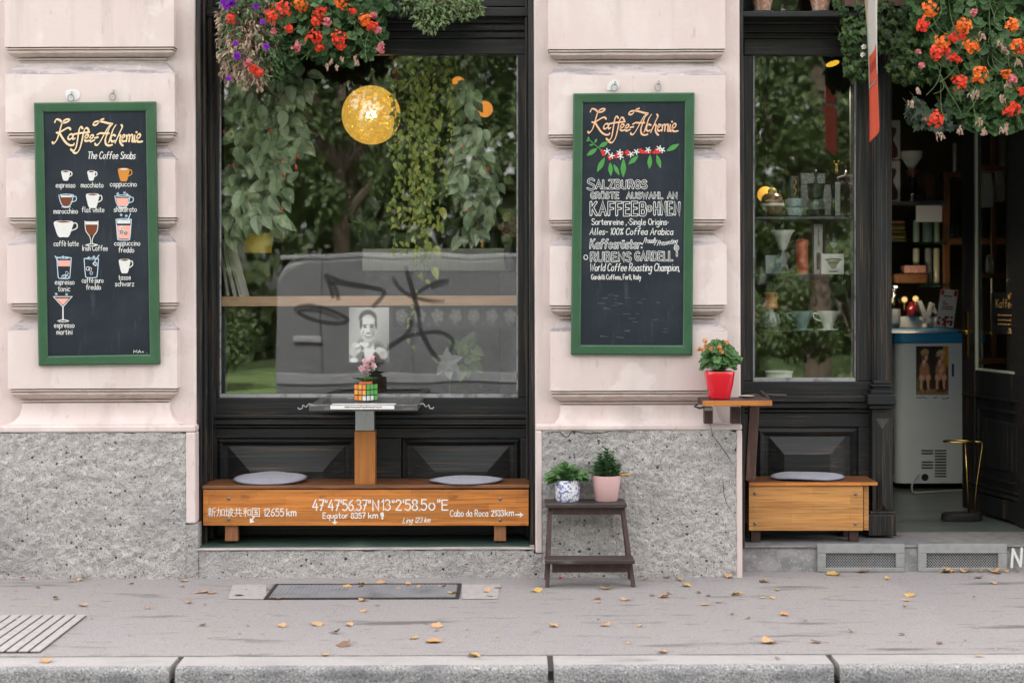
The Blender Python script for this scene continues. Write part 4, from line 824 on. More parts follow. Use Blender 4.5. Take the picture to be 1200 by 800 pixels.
for x, y in ((268, 584), (268, 608), (586, 584.5), (586, 609)):
    mb = MB(); mb.ball(P(x, y, BY), .010, 12, 6, sc=(1, .45, 1)); mb.build('bolt', BOLT, be, smooth=True)
mb = MB(); yt = BY - .0002
tl(be, 'painted_words', WHITEP, '新加坡共和国', 243.5, 304, 605, 10.5, .95, yt, jit=.1, sp=1.2); tl(be, 'painted_words', WHITEP, '12655', 309.5, 332.5, 604.3, 8.6, 1.25, yt); tl(be, 'painted_words', WHITEP, 'km', 336, 346.8, 604.3, 8.6, 1.35, yt)
tl(be, 'painted_words', WHITEP, "47°47'56.37\"", 366.5, 434, 597.6, 12.2, 1.75, yt, jit=.12, sp=1.5); tl(be, 'painted_words', WHITEP, 'N', 437, 443.5, 597.6, 11.5, 2.3, yt, jit=0); tl(be, 'painted_words', WHITEP, "13°2'58.", 447.6, 492, 597.4, 12, 1.8, yt, jit=.12, sp=1.7); tl(be, 'painted_words', WHITEP, '5', 493.5, 500, 597.2, 12, 1.8, yt); tl(be, 'painted_words', WHITEP, 'o', 502.5, 509.5, 597.2, 14, 1.8, yt); tl(be, 'painted_words', WHITEP, '"E', 512.5, 525, 597.2, 12, 1.7, yt)
tl(be, 'painted_words', WHITEP, 'Equator', 378.5, 407.5, 606.9, 6.8, 1.15, yt); tl(be, 'painted_words', WHITEP, '8357', 411.5, 428, 606.8, 6.2, 1.3, yt); tl(be, 'painted_words', WHITEP, 'km', 431.8, 442.5, 606.8, 6.6, 1.3, yt)
blob(mb, [(446, 600.5), (449, 600), (450, 602.5), (449.4, 605.3), (447, 605.4), (445.8, 603)], yt - .0003, 0, 3); blob(mb, [(447, 606), (449, 606), (449, 608), (447.4, 608.2)], yt - .0003, 0, 3)
tl(be, 'painted_words', WHITEP, 'Ling 123 km', 472, 503.5, 612.2, 6, .9, yt, slant=.3, rise=.6)
tl(be, 'painted_words', WHITEP, 'Cabo da Roca', 527.5, 572, 604.6, 7.6, 1.05, yt); tl(be, 'painted_words', WHITEP, '2933', 576, 590, 604.2, 6.8, 1.4, yt); tl(be, 'painted_words', WHITEP, 'km', 592, 601.8, 604, 7.2, 1.35, yt)
loop(mb, [(604.5, 602.8), (611, 602.8)], 1.9, yt - .0003, 0, False); blob(mb, [(609.3, 599.6), (613.6, 602.8), (609.3, 606.2)], yt - .0006, 0, 0)
loop(mb, [(297.8, 605.5), (294.5, 609)], 1.5, yt - .0003, 0, False); blob(mb, [(293, 606.4), (292.6, 612.6), (298.4, 611.2)], yt - .0006, 0, 0)
loop(mb, [(392.3, 608), (392.3, 612)], 1.5, yt - .0003, 0, False); blob(mb, [(388.6, 611), (396, 611), (392.3, 614.3)], yt - .0006, 0, 0)
mb.build('painted_arrows', WHITEP, be)
SEAM = mat('dark_felt_seam', (.17, .17, .205), rough=1, spec=.1)
def cushion(label, cx, cy, w, h, Y0, Y1, zbase, tilt, back=.0):
    """limp round felt pad; edges lift and sag a little"""
    A, B = P(cx - w/2, cy, Y0), P(cx + w/2, cy, Y0); c = Vector(((A.x + B.x)/2, (Y0 + Y1)/2, zbase)); ra, rb = (B.x - A.x)/2, abs(Y1 - Y0)/2
    n, vs, q = 40, [], 0; mb = MB(); rings = ((0, .0, .021), (.5, 0, .020), (.80, 0, .016), (.93, 0, .011), (1, 0, .005), (.97, 0, .001), (.5, 0, 0))
    sd_ = random.Random(len(label)).uniform(0, 50)
    for r, _, z in rings:
        for k in range(n):
            a = 2*math.pi*k/n; x, y = ra*r*math.cos(a), rb*r*math.sin(a); q = 1 + .03*noise.noise(Vector((math.cos(a)*1.3, math.sin(a)*1.3, sd_)))
            lift = (max(0, noise.noise(Vector((x*5, y*5, sd_)))) * .016 + tilt * (x/ra)**2 * .5 * (1 if x*tilt > 0 else .3)) * r
            vs.append(c + Vector((x*q, y*q, z + lift + back * max(0, (y/rb + 1)/2)**1.6 + (.006 * (1-r) if z > .01 else 0))))
    fs = [(i*n+k, i*n+(k+1) % n, (i+1)*n+(k+1) % n, (i+1)*n+k) for i in range(len(rings)-1) for k in range(n)]
    mb.add(vs, [tuple(reversed(f)) for f in fs] + [list(range((len(rings)-1)*n, len(rings)*n))][::1])
    o = mb.build('seat_cushion', FELT, None, origin=c, smooth=True)
    sm = MB(); sm.tube([v + (v - c).normalized()*.001 for v in vs[4*n:5*n]], .0032, 6, closed=True); sm.build('edge_seam', SEAM, o, smooth=True)
    return tag(o, label, 'cushion', 'grey felt seat cushions')
ztop_b = zt_ + .002
cushion('rounder grey felt cushion at the left end of the long bench', 312, 566, 86, 17, .0, .27, ztop_b, .02, .03)
cushion('flatter grey felt cushion at the right end of the long bench', 545, 567, 86, 13, -.02, .235, ztop_b, .014, .008)

# window table on its post
ta = thing('window_table', 'small tray table of glass and worn metal on a post rising from the long bench', 'table', P(428, 571, .06))
mb = MB(); mb.pbox(415.5, 505, 439.5, 569.5, .05, .14); mb.build('wooden_post', OILPOST, ta, bevel=.003)
mb = MB(); mb.pbox(416.5, 478.5, 438.5, 504.6, .056, .134); mb.build('steel_sleeve', STEEL, ta, bevel=.002)
mb = MB(); mb.pbox(414.5, 569.6, 440.5, 571.8, .045, .145); mb.build('post_foot', DARKM, ta)
ty0, ty1 = -.27, .285; zt1 = P(425, 474, ty0).z; tl, tr = P(362, 474, ty0).x, P(489.5, 474, ty0).x; bl_, br_ = tl + .035, tr - .035
tc_ = .034
def tray(mb, d, z0, z1, mi=0):
    v = [(tl+d, ty0+d, 0), (tr-d, ty0+d, 0), (tr-d, ty1-d, 0), (tl+d, ty1-d, 0)]
    mb.prism([(x, y, z0) for x, y, _ in v][::-1], (0, 0, z1 - z0), mi)
mb = MB(); tray(mb, .05, zt1 - tc_, zt1 - .006); mb.build('table_top', mat('dark_glossy_table_glass', (.05, .055, .055), [((.16, .165, .16), (5, 9, 5), .5, .7, .7)], rough=.22, coat=.3), ta)
mb = MB()
for (a, b, c, d) in ((tl, tr, ty0, ty0+.05), (tl, tr, ty1-.05, ty1), (tl, tl+.05, ty0+.0505, ty1-.0505), (tr-.05, tr, ty0+.0505, ty1-.0505)): mb.box(a, b, c, d, zt1 - tc_, zt1)
mb.build('table_rim', RUST, ta, bevel=.004)
mb = MB(); mb.pbox(387, 474.8, 462, 479.3, ty0 - .0035, ty0 - .0005)
mb.box(P(387, 0, ty0).x, P(462, 0, ty0).x, ty0 + .004, ty0 + .046, zt1 + .0005, zt1 + .0025); mb.build('paper_strip', PAPER, ta)
mb = MB(); rn = random.Random(9); x = 404
while x < 447:
    wd = rn.uniform(1.2, 3.4); loop(mb, [(x, 477 + rn.uniform(-.5, .5)), (x + wd*.5, 476.6 + rn.uniform(-.6, .9)), (x + wd, 477 + rn.uniform(-.5, .5))], .85, ty0 - .0038, 0); x += wd + rn.uniform(.3, 1)
mb.build('worn_print', BLACK, ta)
for sg, x, yq in ((-1, tl, -.12), (1, tr, -.12)):
    mb = MB(); pts = [(x, yq, zt1 - .01), (x + sg*.02, yq, zt1 - .008), (x + sg*.035, yq, zt1 - .024), (x + sg*.05, yq - .01, zt1 - .014), (x + sg*.055, yq - .01, zt1 - .03), (x + sg*.07, yq - .012, zt1 - .034), (x + sg*.078, yq - .012, zt1 - .024)]
    mb.tube(catmull(pts, 4), .0035, 6); mb.build('wire_hook', GALV, ta, smooth=True)
# cube pot with pink flowers
cz = zt1 + .0005
cp = thing('cube_planter', 'orange and green squared puzzle cube pot with pink flowers on the small table', 'plant pot', P(428, 470, -.02))
Yq = -.02; k_ = S(Yq)
cw = 19.5 * k_
ang = R(-38); pc = Vector((P(427.8, 468, Yq).x, .03, cz))
def rot(x, y, z): return pc + Vector((x*math.cos(ang) - y*math.sin(ang), x*math.sin(ang) + y*math.cos(ang), z))
hw_ = cw / 2; mb = MB()
v = [rot(-hw_, -hw_, 0), rot(hw_, -hw_, 0), rot(hw_, hw_, 0), rot(-hw_, hw_, 0)]; mb.prism(v[::-1], (0, 0, cw)); mb.build('pot_body', BLACK, cp)
CO = [mat('cube_orange', (.78, .24, .03), rough=.3), mat('cube_green', (.13, .42, .10), rough=.3), mat('cube_white', (.75, .75, .74), rough=.3), mat('cube_amber', (.82, .36, .05), rough=.3)]
t_ = cw / 3
for nm, face in (('left_face', 0), ('right_face', 1), ('back_face', 2), ('far_face', 3)):
    mb = MB()
    for i in range(3):
        for j in range(3):
            e = .0028; a0, a1, z0, z1 = -hw_ + i*t_ + e, -hw_ + (i+1)*t_ - e, j*t_ + e, (j+1)*t_ - e
            if face == 0: v = [rot(a0, -hw_ - .0008, z0), rot(a1, -hw_ - .0008, z0), rot(a1, -hw_ - .0008, z1), rot(a0, -hw_ - .0008, z1)]; mi = (2 if j == 0 and i == 2 else 3 if (i + j) % 2 else 0)
            elif face == 2: v = [rot(a1, hw_ + .0008, z0), rot(a0, hw_ + .0008, z0), rot(a0, hw_ + .0008, z1), rot(a1, hw_ + .0008, z1)]; mi = 3
            elif face == 3: v = [rot(-hw_ - .0008, a1, z0), rot(-hw_ - .0008, a0, z0), rot(-hw_ - .0008, a0, z1), rot(-hw_ - .0008, a1, z1)]; mi = 2
            else: v = [rot(hw_ + .0008, a0, z0), rot(hw_ + .0008, a1, z0), rot(hw_ + .0008, a1, z1), rot(hw_ + .0008, a0, z1)]; mi = 2 if j == 0 and i < 2 else 1
            mb.poly(v, mi)
    mb.build('coloured_squares', CO, cp)
mb = MB(); mb.box(pc.x - hw_*.75, pc.x + hw_*.75, pc.y - hw_*.75, pc.y + hw_*.75, cz + cw, cz + cw + .012); mb.build('pot_rim', mat('orange_rim', (.62, .17, .06), rough=.4), cp)

# ------------------------------------------------------------------ leaf and petal shapes
def shape(kind, rn):
    """leaf lying in x (across) and y (towards the tip), z = face normal"""
    if kind == 'geranium':
        n = 15; vs = [(0, .12, -.10)]
        for i in range(n):
            a = 2*math.pi*i/n; r = .5 * (.88 + .14*math.cos(5*a + .4)) * (1 - .35*max(0, -math.cos(a - math.pi))**6 if False else 1)
            if i == 0: r *= .45
            vs.append((r*math.sin(a), .1 - r*math.cos(a), .05*math.cos(5*a) + .02))
        return vs, [(0, i+1, (i+1) % n + 1) for i in range(n)]
    if kind == 'ivy':
        o = [(0, -.08), (.22, -.28), (.52, -.02), (.30, .16), (.34, .46), (.13, .42), (0, .78), (-.13, .42), (-.34, .46), (-.30, .16), (-.52, -.02), (-.22, -.28)]
        vs = [(0, .1, .07)] + [(x, y, -abs(x)*.15) for x, y in o]; n = len(o)
        return vs, [(0, i+1, (i+1) % n + 1) for i in range(n)]
    if kind == 'ovate':
        ys = (0, .12, .35, .62, .85, 1); ws = (0, .2, .30, .25, .12, 0); vs = []; fs = []
        for i, (y, ww) in enumerate(zip(ys, ws)):
            z = -.22*y*y; vs += [(-ww, y, z + .42*ww), (0, y, z), (ww, y, z + .42*ww)]
        for i in range(5): fs += [(i*3, i*3+1, i*3+4, i*3+3), (i*3+1, i*3+2, i*3+5, i*3+4)]
        return vs, fs
    if kind == 'small':
        return [(0, 0, 0), (.24, .4, -.04), (0, 1, -.12), (-.24, .4, -.04), (0, .45, .06)], [(0, 1, 4), (1, 2, 4), (2, 3, 4), (3, 0, 4)]
    if kind == 'card':
        return [(0, 0, 0), (.36, .45, .08), (0, 1, -.1), (-.36, .45, .08)], [(0, 1, 2, 3)]
    if kind == 'dry':
        a = rn.uniform(-.3, .3); return [(-.10, 0, 0), (.10, 0, 0), (.16 + a, .4, .12), (-.08 + a, .45, .15), (.07, .8, -.05), (-.05 + a, 1, .05)], [(0, 1, 2, 3), (3, 2, 4, 5)]
SHP = {}
def leaf(mb, kind, pos, tip, nrm, size, rn, mi=0):
    if kind == 'dry' or kind not in SHP: SHP[kind] = shape(kind, rn)
    vs, fs = SHP[kind]; tip = Vector(tip).normalized(); nrm = Vector(nrm); x = tip.cross(nrm)
    if x.length < 1e-4: x = Vector((1, 0, 0))
    x.normalize(); z = x.cross(tip); pos = Vector(pos)
    mb.add([pos + x*(v[0]*size) + tip*(v[1]*size) + z*(v[2]*size) for v in vs], fs, mi)
def rvec(rn, s=1): return Vector((rn.gauss(0, s), rn.gauss(0, s), rn.gauss(0, s)))
def hanging(mb, kind, regs, rn, size, spread=.5, down=.7, out=(0, -1, .35), stems=None, stem_from=None, stem_r=.0012):
    """regs: (px, py, rx, ry, Y, thickness, count) ellipses filled with leaves facing the street"""
    for cx, cy, rx, ry, Y, th, n in regs:
        for i in range(n):
            while True:
                u, v = rn.uniform(-1, 1), rn.uniform(-1, 1)
                if u*u + v*v < 1: break
            dep = rn.uniform(-1, 1) * math.sqrt(max(.05, 1 - u*u - v*v)); p = P(cx + u*rx, cy + v*ry, Y + dep*th)
            nn = Vector(out) + rvec(rn, spread); tp = Vector((u*.5, -.25, -down)) + rvec(rn, .45)
            leaf(mb, kind, p, tp, nn, size * rn.uniform(.65, 1.2), rn)
            if stems is not None and rn.random() < .35: 
                q = p + Vector((rn.uniform(-.03, .03), .05, rn.uniform(.02, .06))); stems.tube([p, q], stem_r, 4)
def flower_head(mb, c, r, rn, petals=5, n=22, ps=.012):
    c = Vector(c)
    for i in range(n):
        d = rvec(rn); d.y = -abs(d.y) - .15; d.normalize(); p = c + d * r * rn.uniform(.55, 1.25) ; d2 = (d + rvec(rn, .35)).normalized()
        x = d2.cross(Vector((0, 0, 1))).normalized(); y = d2.cross(x); o = rn.uniform(0, 6)
        for k in range(petals):
            a = o + 2*math.pi*k/petals; q = x*math.cos(a) + y*math.sin(a); s = x*-math.sin(a) + y*math.cos(a)
            mb.add([p, p + q*ps*.6 + s*ps*.42 + d2*ps*.2, p + q*ps*1.05 + d2*ps*.15, p + q*ps*.6 - s*ps*.42 + d2*ps*.2], [(0, 1, 2, 3)])
# ------------------------------------------------------------------ plants that stand in front
rn = random.Random(21)
pl_ = MB(); st_ = MB()
for k in range(26):
    a = rn.uniform(0, 6.28); r = rn.uniform(.01, .045); d = Vector((math.cos(a), math.sin(a)*.9, .55)); p = Vector((pc.x, pc.y, cz + cw + .012)) + Vector((math.cos(a)*.015, math.sin(a)*.015, 0))
    leaf(pl_, 'ovate', p, d, Vector((-d.x*.5, -d.y*.5, 1)), rn.uniform(.045, .065), rn)
pl_.build('foliage', L_HOUSE, cp)
fm = MB(); bud = MB()
for x, y in ((428, 425), (434, 421), (437, 429), (430, 431), (425, 432)):
    p = P(x, y, .02); st_.tube([(pc.x, pc.y, cz + cw), p], .0014, 4); flower_head(fm, p, .010, rn, 5, 4, .021)
fm.build('blossom', F_LPINK, cp); st_.build('stem', STEM, cp)
# two pots on the stool are built after it; step stool
SY0, SY1 = -.35, -.12
so = thing('step_stool', 'dark worn wooden two-step stool on the pavement against the grey plinth', 'step stool', P(690, 688, -.3))
def leg4(a, b, w, d, mb):
    a, b = Vector(a), Vector(b); v = []
    for p in (a, b): v += [p + Vector((-w, -d, 0)), p + Vector((w, -d, 0)), p + Vector((w, d, 0)), p + Vector((-w, d, 0))]
    mb.add(v, [(3,2,1,0), (4,5,6,7), (0,1,5,4), (1,2,6,5), (2,3,7,6), (3,0,4,7)])
yb_, yf_ = -.155, -.30
def floorp(px, Y): v = P(px, 600, Y); return (v.x, Y, 0)
zT = P(690, 590, yf_).z
for px_t, px_b in ((645, 641), (729.5, 742)):
    a = floorp(px_b, -.345); t_top = (P(px_t, 592, -.235).x, -.235, zT - .022)
    mb = MB(); leg4(a, t_top, .011, .017, mb); mb.build('leg', STOOLW, so, bevel=.002)
    a2 = (a[0] + (.0), -.135, 0); t2 = (t_top[0], -.165, zT - .022)
    mb = MB(); leg4(a2, t2, .011, .014, mb); mb.build('leg', STOOLW, so, bevel=.002)
mb = MB(); x0, x1 = P(639, 588, -.29).x, P(734.5, 588, -.29).x; mb.box(x0, x1, -.30, -.115, zT - .022, zT); mb.build('top_tread', STOOLTOP, so, bevel=.004)
mb = MB(); x0, x1 = P(647, 600, -.255).x, P(728, 600, -.255).x; mb.box(x0, x1, -.262, -.248, zT - .062, zT - .0225); mb.build('apron', STOOLW, so, bevel=.002)
zl = P(690, 660, -.40).z; x0, x1 = P(638.5, 660, -.39).x, P(743.5, 660, -.39).x
mb = MB(); mb.box(x0, x1, -.42, -.285, zl, zl + .022); mb.build('lower_tread', STOOLTOP, so, bevel=.004)
mb = MB(); x0, x1 = P(647, 670, -.35).x, P(735, 670, -.35).x; mb.box(x0, x1, -.352, -.338, zl - .055, zl - .0005); mb.build('apron', STOOLW, so, bevel=.002)
zst = zT + .0008
# blue and white pot, succulent
c = P(665, 587, -.2); c.z = zst
t = thing('potted_plant', 'leafy green plant in a white pot with blue flower pattern on the stool', 'potted plant', c)
sc = S(-.2); h = 25 * sc
mb = MB(); mb.lathe(c, [(.055, 0), (.064, .012), (.066, h*.6), (.0655, h*.95), (.063, h), (.058, h), (.056, h*.85)], 32); mb.build('pot', BLUECER, t, smooth='auto')
mb = MB(); mb.lathe(c + Vector((0, 0, h*.84)), [(.056, 0), (.056, .003)], 20); mb.build('soil', SOIL, t)
mb = MB()
for k in range(120):
    a = rn.uniform(0, 6.28); r = rn.uniform(0, .088); el = rn.uniform(.1, 1.2); p = c + Vector((math.cos(a)*r, math.sin(a)*r*.85, h + rn.uniform(-.005, .055) * (1.4 - r*9)))
    d = Vector((math.cos(a)*(.5 + r*9), math.sin(a)*(.5 + r*9), el * (1 - r*9))); leaf(mb, 'ovate', p, d, Vector((-d.x*.3, -.6, 1)) + rvec(rn, .2), rn.uniform(.032, .056), rn)
for a, z in ((3.3, .02), (3.0, .035), (.1, .03), (.3, .01), (3.6, .0)):
    d = Vector((math.cos(a), -.25, -.15)); leaf(mb, 'ovate', c + Vector((math.cos(a)*.05, -.03, h + z)), d, (0, -.5, 1), .075, rn)
mb.build('foliage', L_HOUSE, t)
c = P(710.5, 586, -.19); c.z = zst; h = 30 * S(-.19)
t = thing('potted_plant', 'dense upright succulent in a pale pink tapered pot on the stool', 'potted plant', c)
mb = MB(); mb.lathe(c, [(.056, 0), (.060, .004), (.079, h*.97), (.080, h), (.074, h), (.072, h*.9)], 36); mb.build('pot', PINKPOT, t, smooth='auto')
mb = MB(); mb.lathe(c + Vector((0, 0, h*.88)), [(.072, 0), (.072, .003)], 20); mb.build('soil', SOIL, t)
mb = MB(); dry = MB()
for bx, by, hh in ((-.03, 0, .13), (.005, -.01, .155), (.035, .01, .11), (.0, .03, .13), (-.05, -.02, .085), (.055, -.02, .075)):
    nL = int(hh / .015)
    for k in range(nL):
        z = h - .01 + hh * k / nL; fall = 1 - .5 * k / nL
        for j in range(5):
            a = k*1.1 + j*1.2566; d = Vector((math.cos(a), math.sin(a), .8)); leaf(mb, 'ovate', c + Vector((bx, by, z)), d + rvec(rn, .2), Vector((-d.x, -d.y, 1.2)), .060 * fall * rn.uniform(.7, 1.2), rn)
for k in range(5): leaf(dry, 'dry', c + Vector((.06 + .01*k, -.05, h + .01)), (1, -.3, -.1), (0, -.3, 1), .03, rn)
mb.build('foliage', L_SUCC, t); dry.build('wilted_leaf', petal('yellow_wilt', (.55, .25, .04), (.62, .35, .08)), t)

# wall shelf with the red pot
sh0, sh1 = -.33, .0
ws = thing('wall_shelf', 'hinged wooden shelf with a bright orange edge fixed on the pier corner', 'shelf', P(864, 476, -.1))
zs1, zs0 = P(864, 469.5, sh0).z, P(864, 475.5, sh0).z; x0, x1 = P(823.5, 472, sh0).x, P(905, 472, sh0).x
mb = MB(); mb.box(x0, x1, sh0 + .012, -.104, zs0 + .001, zs1 + .002); mb.box(P(869, 470, -.1).x + .002, x1, -.1035, .17, zs0 + .001, zs1 + .002); mb.build('shelf_board', STOOLW, ws, bevel=.002)
mb = MB(); mb.box(x0, x1, sh0, sh0 + .0115, zs0, zs1); mb.build('edge_strip', OILWOOD, ws, bevel=.003)
for a, b in ((825.5, 835.5), (857, 868)):
    mb = MB(); mb.pbox(a, 477, b, 496.5, -.16, -.104); mb.build('bracket_block', STOOLW, ws, bevel=.002)
mb = MB(); mb.pbox(825.8, 477.2, 835.2, 481, -.163, -.1605); mb.build('hinge_plate', GALV, ws)
mb = MB(); mb.tube([P(818, 473, -.13), P(814, 476, -.135), P(820, 478, -.14), P(826, 476.5, -.15)], .006, 6); mb.build('hinge_pin', IRON, ws)
mb = MB(); mb.tube([P(892, 459.5, -.02), P(897, 464, -.08), P(900, 468, -.14)], .012, 8); mb.tube([P(896, 462, -.05), P(905, 463, -.06), P(921, 463.5, -.03)], [.008, .007, .009], 8); mb.build('latch', IRON, ws, smooth='auto')
mb = MB(); a, b = P(880.5, 482, .06), P(879.5, 562, .02); leg4((b.x, .04, P(880, 561.5, .04).z), (P(884, 476, .06).x, .06, zs0), .027, .02, mb); mb.build('prop_post', REDWOOD, ws, bevel=.003)
c = P(843, 467.5, -.2); c.z = zs1 + .0025
t = thing('potted_plant', 'bushy begonia with faded orange flowers in a glossy red pot on the shelf', 'potted plant', c)
h = 32 * S(-.2)
mb = MB(); mb.lathe(c, [(.050, 0), (.056, .003), (.070, h*.5), (.0785, h*.88), (.0795, h*.97), (.077, h), (.070, h), (.068, h*.88)], 40, sq=3.2); mb.build('pot', REDPOT, t, smooth='auto', angle=50)
mb = MB(); mb.lathe(c + Vector((0, 0, h*.86)), [(.066, 0), (.066, .003)], 20); mb.build('soil', SOIL, t)
mb = MB(); fl = MB(); sm = MB()
for k in range(190):
    a = rn.uniform(0, 6.28); el = rn.uniform(-.45, 1.4); r = rn.uniform(.6, 1.05); d = Vector((math.cos(a)*math.cos(el), math.sin(a)*math.cos(el)*.8, math.sin(el)))
    p = c + Vector((0, 0, h + .066)) + Vector((d.x*.098*r, d.y*.1*r, d.z*.090*r)); leaf(mb, 'geranium', p, Vector((d.x*.6, -.2, -.8)) + rvec(rn, .3), d + Vector((0, -.4, .35)), rn.uniform(.042, .066), rn)
    if k % 4 == 0: sm.tube([c + Vector((d.x*.02, d.y*.02, h - .01)), p], .0018, 4)
for x, y in ((827, 404), (824, 410), (833, 408), (843, 407), (851, 401), (826, 399), (819, 409), (845, 412)): flower_head(fl, P(x, y, -.28), .006, rn, 5, 4, .012)
mb.build('foliage', L_HOUSE, t); fl.build('flower_head', petal('peach_petal', (.70, .28, .08), (.62, .35, .16)), t); sm.build('stem', STEM, t)
c = P(875, 466.5, -.12); c.z = zs1 + .0025
mb = MB(); mb.lathe(c, [(.012, 0), (.022, .002), (.040, .008), (.042, .009), (.038, .0095), (.02, .004)], 28)
tag(mb.build('saucer', WHITECER, None, origin=c, smooth='auto'), 'small white saucer lying on the hinged wooden shelf', 'saucer')

# short bench by the entrance
QY = .13
sb = thing('short_bench', 'short honey coloured wooden box bench on the doorstep under the narrow window', 'bench', P(950, 632, .2))
mb = MB(); mb.pbox(877.5, 568.8, 1011.5, 621.5, QY, QY + .024); mb.build('front_board', PALEWOOD, sb, bevel=.002)
mb = MB(); mb.pbox(1012, 569, 1018, 621, QY + .03, QY + .055); mb.build('rear_batten', PALEWOOD, sb, bevel=.002)
zsb = P(950, 564.5, QY - .01).z; x0, x1, x2 = P(877, 566, QY).x, P(1028, 566, QY).x, P(1012, 566, QY).x
mb = MB(); mb.box(x0, x1, QY - .012, QY + .26, P(950, 568.5, QY).z + .001, zsb); mb.build('seat_board', OILTOP, sb, bevel=.006)
mb = MB(); mb.box(x0 + .002, x1 - .002, QY - .0155, QY - .0125, P(950, 568.6, QY).z + .002, zsb - .002); mb.build('seat_edge', OILWOOD, sb)
mb = MB(); mb.box(x0, x2, QY + .235, QY + .255, P(950, 621, QY).z, P(950, 569.5, QY).z); mb.build('back_board', OILTOP, sb)
for a, b in ((880, 891), (995.5, 1006)):
    for y, d in ((QY + .03, 633), (QY + .2, 628)):
        p, q = P(a, 620, QY + .03), P(b, 620, QY + .03)
        mb = MB(); mb.box(p.x, q.x, y, y + .05, stz, P(950, 621.6, QY).z - .0005); mb.build('leg', STOOLW, sb, bevel=.002)
for x, y in ((885, 578), (1002.5, 578.5), (885, 613), (1002.5, 613.5)):
    mb = MB(); mb.ball(P(x, y, QY), .010, 12, 6, sc=(1, .45, 1)); mb.build('bolt', BOLT, sb, smooth=True)
cushion('grey felt cushion on the short bench by the entrance', 951, 562, 87, 16, QY - .0, QY + .25, zsb + .001, .006, .012)

# umbrella stand, freezer
t = thing('umbrella_stand', 'brass hoop umbrella stand with a dark oval foot inside the doorway', 'umbrella stand', P(1127, 612, .95))
uY = .95; k_ = S(uY); c = P(1127, 609, uY); c.z = fz
mb = MB(); mb.lathe(c, [(.118, 0), (.125, .006), (.122, .042), (.112, .047)], 32, ell=.55); mb.build('foot', IRON, t, smooth='auto')
mb = MB(); q = P(1123.5, 517, uY); ring = [q + Vector((.092*math.cos(R(a)), .055*math.sin(R(a)), 0)) for a in range(0, 360, 15)]; mb.tube(ring, .0055, 8, closed=True)
e = P(1151.5, 517.5, uY); mb.tube([q + Vector((.09, 0, 0)), e - Vector((.012, 0, 0)), e - Vector((.002, 0, .006)), e - Vector((.003, 0, .03)), (P(1145.5, 560, uY).x, uY, P(1145.5, 560, uY).z), (P(1141, 604, uY).x, uY, fz + .045)], .005, 8)
mb.tube([P(1131, 519, uY), (P(1135.5, 604, uY).x, uY, fz + .045)], .005, 8); mb.build('hoop', BRASS, t, smooth=True)
fY = 2.35; k_ = S(fY)
t = thing('freezer', 'white chest freezer with blue lid and photo poster inside the doorway', 'freezer', P(1093, 574, fY))
WHITEN = mat('white_enamel', (.62, .68, .70), [((.54, .60, .62), (6, 6, 6), .45, .7, .5)], rough=.35)
BLUEP = mat('blue_plastic', (.02, .24, .50), rough=.35); NAVY = mat('navy_sticker', (.012, .03, .11), rough=.4); MAUVE = mat('mauve_sticker', (.30, .16, .26), rough=.5)
x0 = P(1051, 480, fY).x; x1 = x0 + .62; zb_, zt_f = P(1090, 566, fY).z, P(1090, 402, fY).z
def rbox(mb, x0, x1, y0, y1, z0, z1, r, n=6):
    pts = []
    for cx, cy, a0 in ((x1-r, y0+r, -90), (x1-r, y1-r, 0), (x0+r, y1-r, 90), (x0+r, y0+r, 180)):
        for i in range(n+1): a = R(a0 + 90*i/n); pts.append((cx + r*math.cos(a), cy + r*math.sin(a), z0))
    mb.prism(pts[::-1], (0, 0, z1-z0))
mb = MB(); rbox(mb, x0, x1, fY, fY + 1.1, zb_, zt_f, .06); mb.build('cabinet', WHITEN, t, smooth='auto')
mb = MB(); rbox(mb, x0 - .012, x1 + .012, fY - .012, fY + 1.112, zt_f + .002, P(1090, 390, fY).z, .065); mb.build('lid', BLUEP, t, smooth='auto', bevel=.008)
mb = MB(); mb.box(x0 + .05, x1 - .05, fY + .05, fY + 1.05, fz + .045, zb_ - .001); mb.build('plinth_base', BLACK, t)
for sx, sy in ((x0 + .1, fY + .1), (x1 - .1, fY + .1), (x0 + .1, fY + 1), (x1 - .1, fY + 1)):
    mb = MB(); mb.tube([(sx - .012, sy, fz + .024), (sx + .012, sy, fz + .024)], .024, 14); mb.build('castor', BLACK, t)
mb = MB(); mb.box(x0 - .003, x0 - .0005, fY + .1, fY + 1, zb_ + .05, zb_ + .37); mb.build('side_sticker', NAVY, t)
mb = MB(); mb.box(x0 - .003, x0 - .0005, fY + .1, fY + 1, zb_ + .372, zb_ + .46); mb.build('side_sticker', MAUVE, t)
mb = MB()
for r_ in range(10): mb.pbox(1095.5, 527 + r_*3.35, 1109, 528.6 + r_*3.35, fY - .002, fY - .0005)
for r_ in (0, 1, 4, 5, 6): mb.pbox(1080, 527 + r_*3.35, 1093.5, 528.6 + r_*3.35, fY - .002, fY - .0005)
mb.build('vent_slots', BLACK, t)
mb = MB(); pts = [P(1084 + 4.2*math.cos(R(a)), 559 + 4.2*math.sin(R(a)), fY - .003) for a in range(0, 360, 20)]; mb.prism(pts, (0, .0025, 0)); mb.build('drain_hole', BLACK, t)
mb = MB(); pts = [P(1077, 556, fY - .01), P(1073, 560, fY - .03), P(1069, 568, fY - .06)]; g0 = P(1071, 580, fY - .2)
pts += [(g0.x, g0.y, fz + .008), (g0.x + .12, g0.y + .02, fz + .006), (g0.x + .35, g0.y + .1, fz + .006), (g0.x + .6, g0.y + .1, fz + .006)]
mb.tube(catmull(pts, 6), .006, 6); mb.build('power_cord', mat('pale_grey_cable', (.42, .42, .40), rough=.5), t, smooth=True)
mb = MB(); mb.pbox(1115.5, 426, 1118, 441, fY - .002, fY - .0005); mb.build('handle_label', NAVY, t)
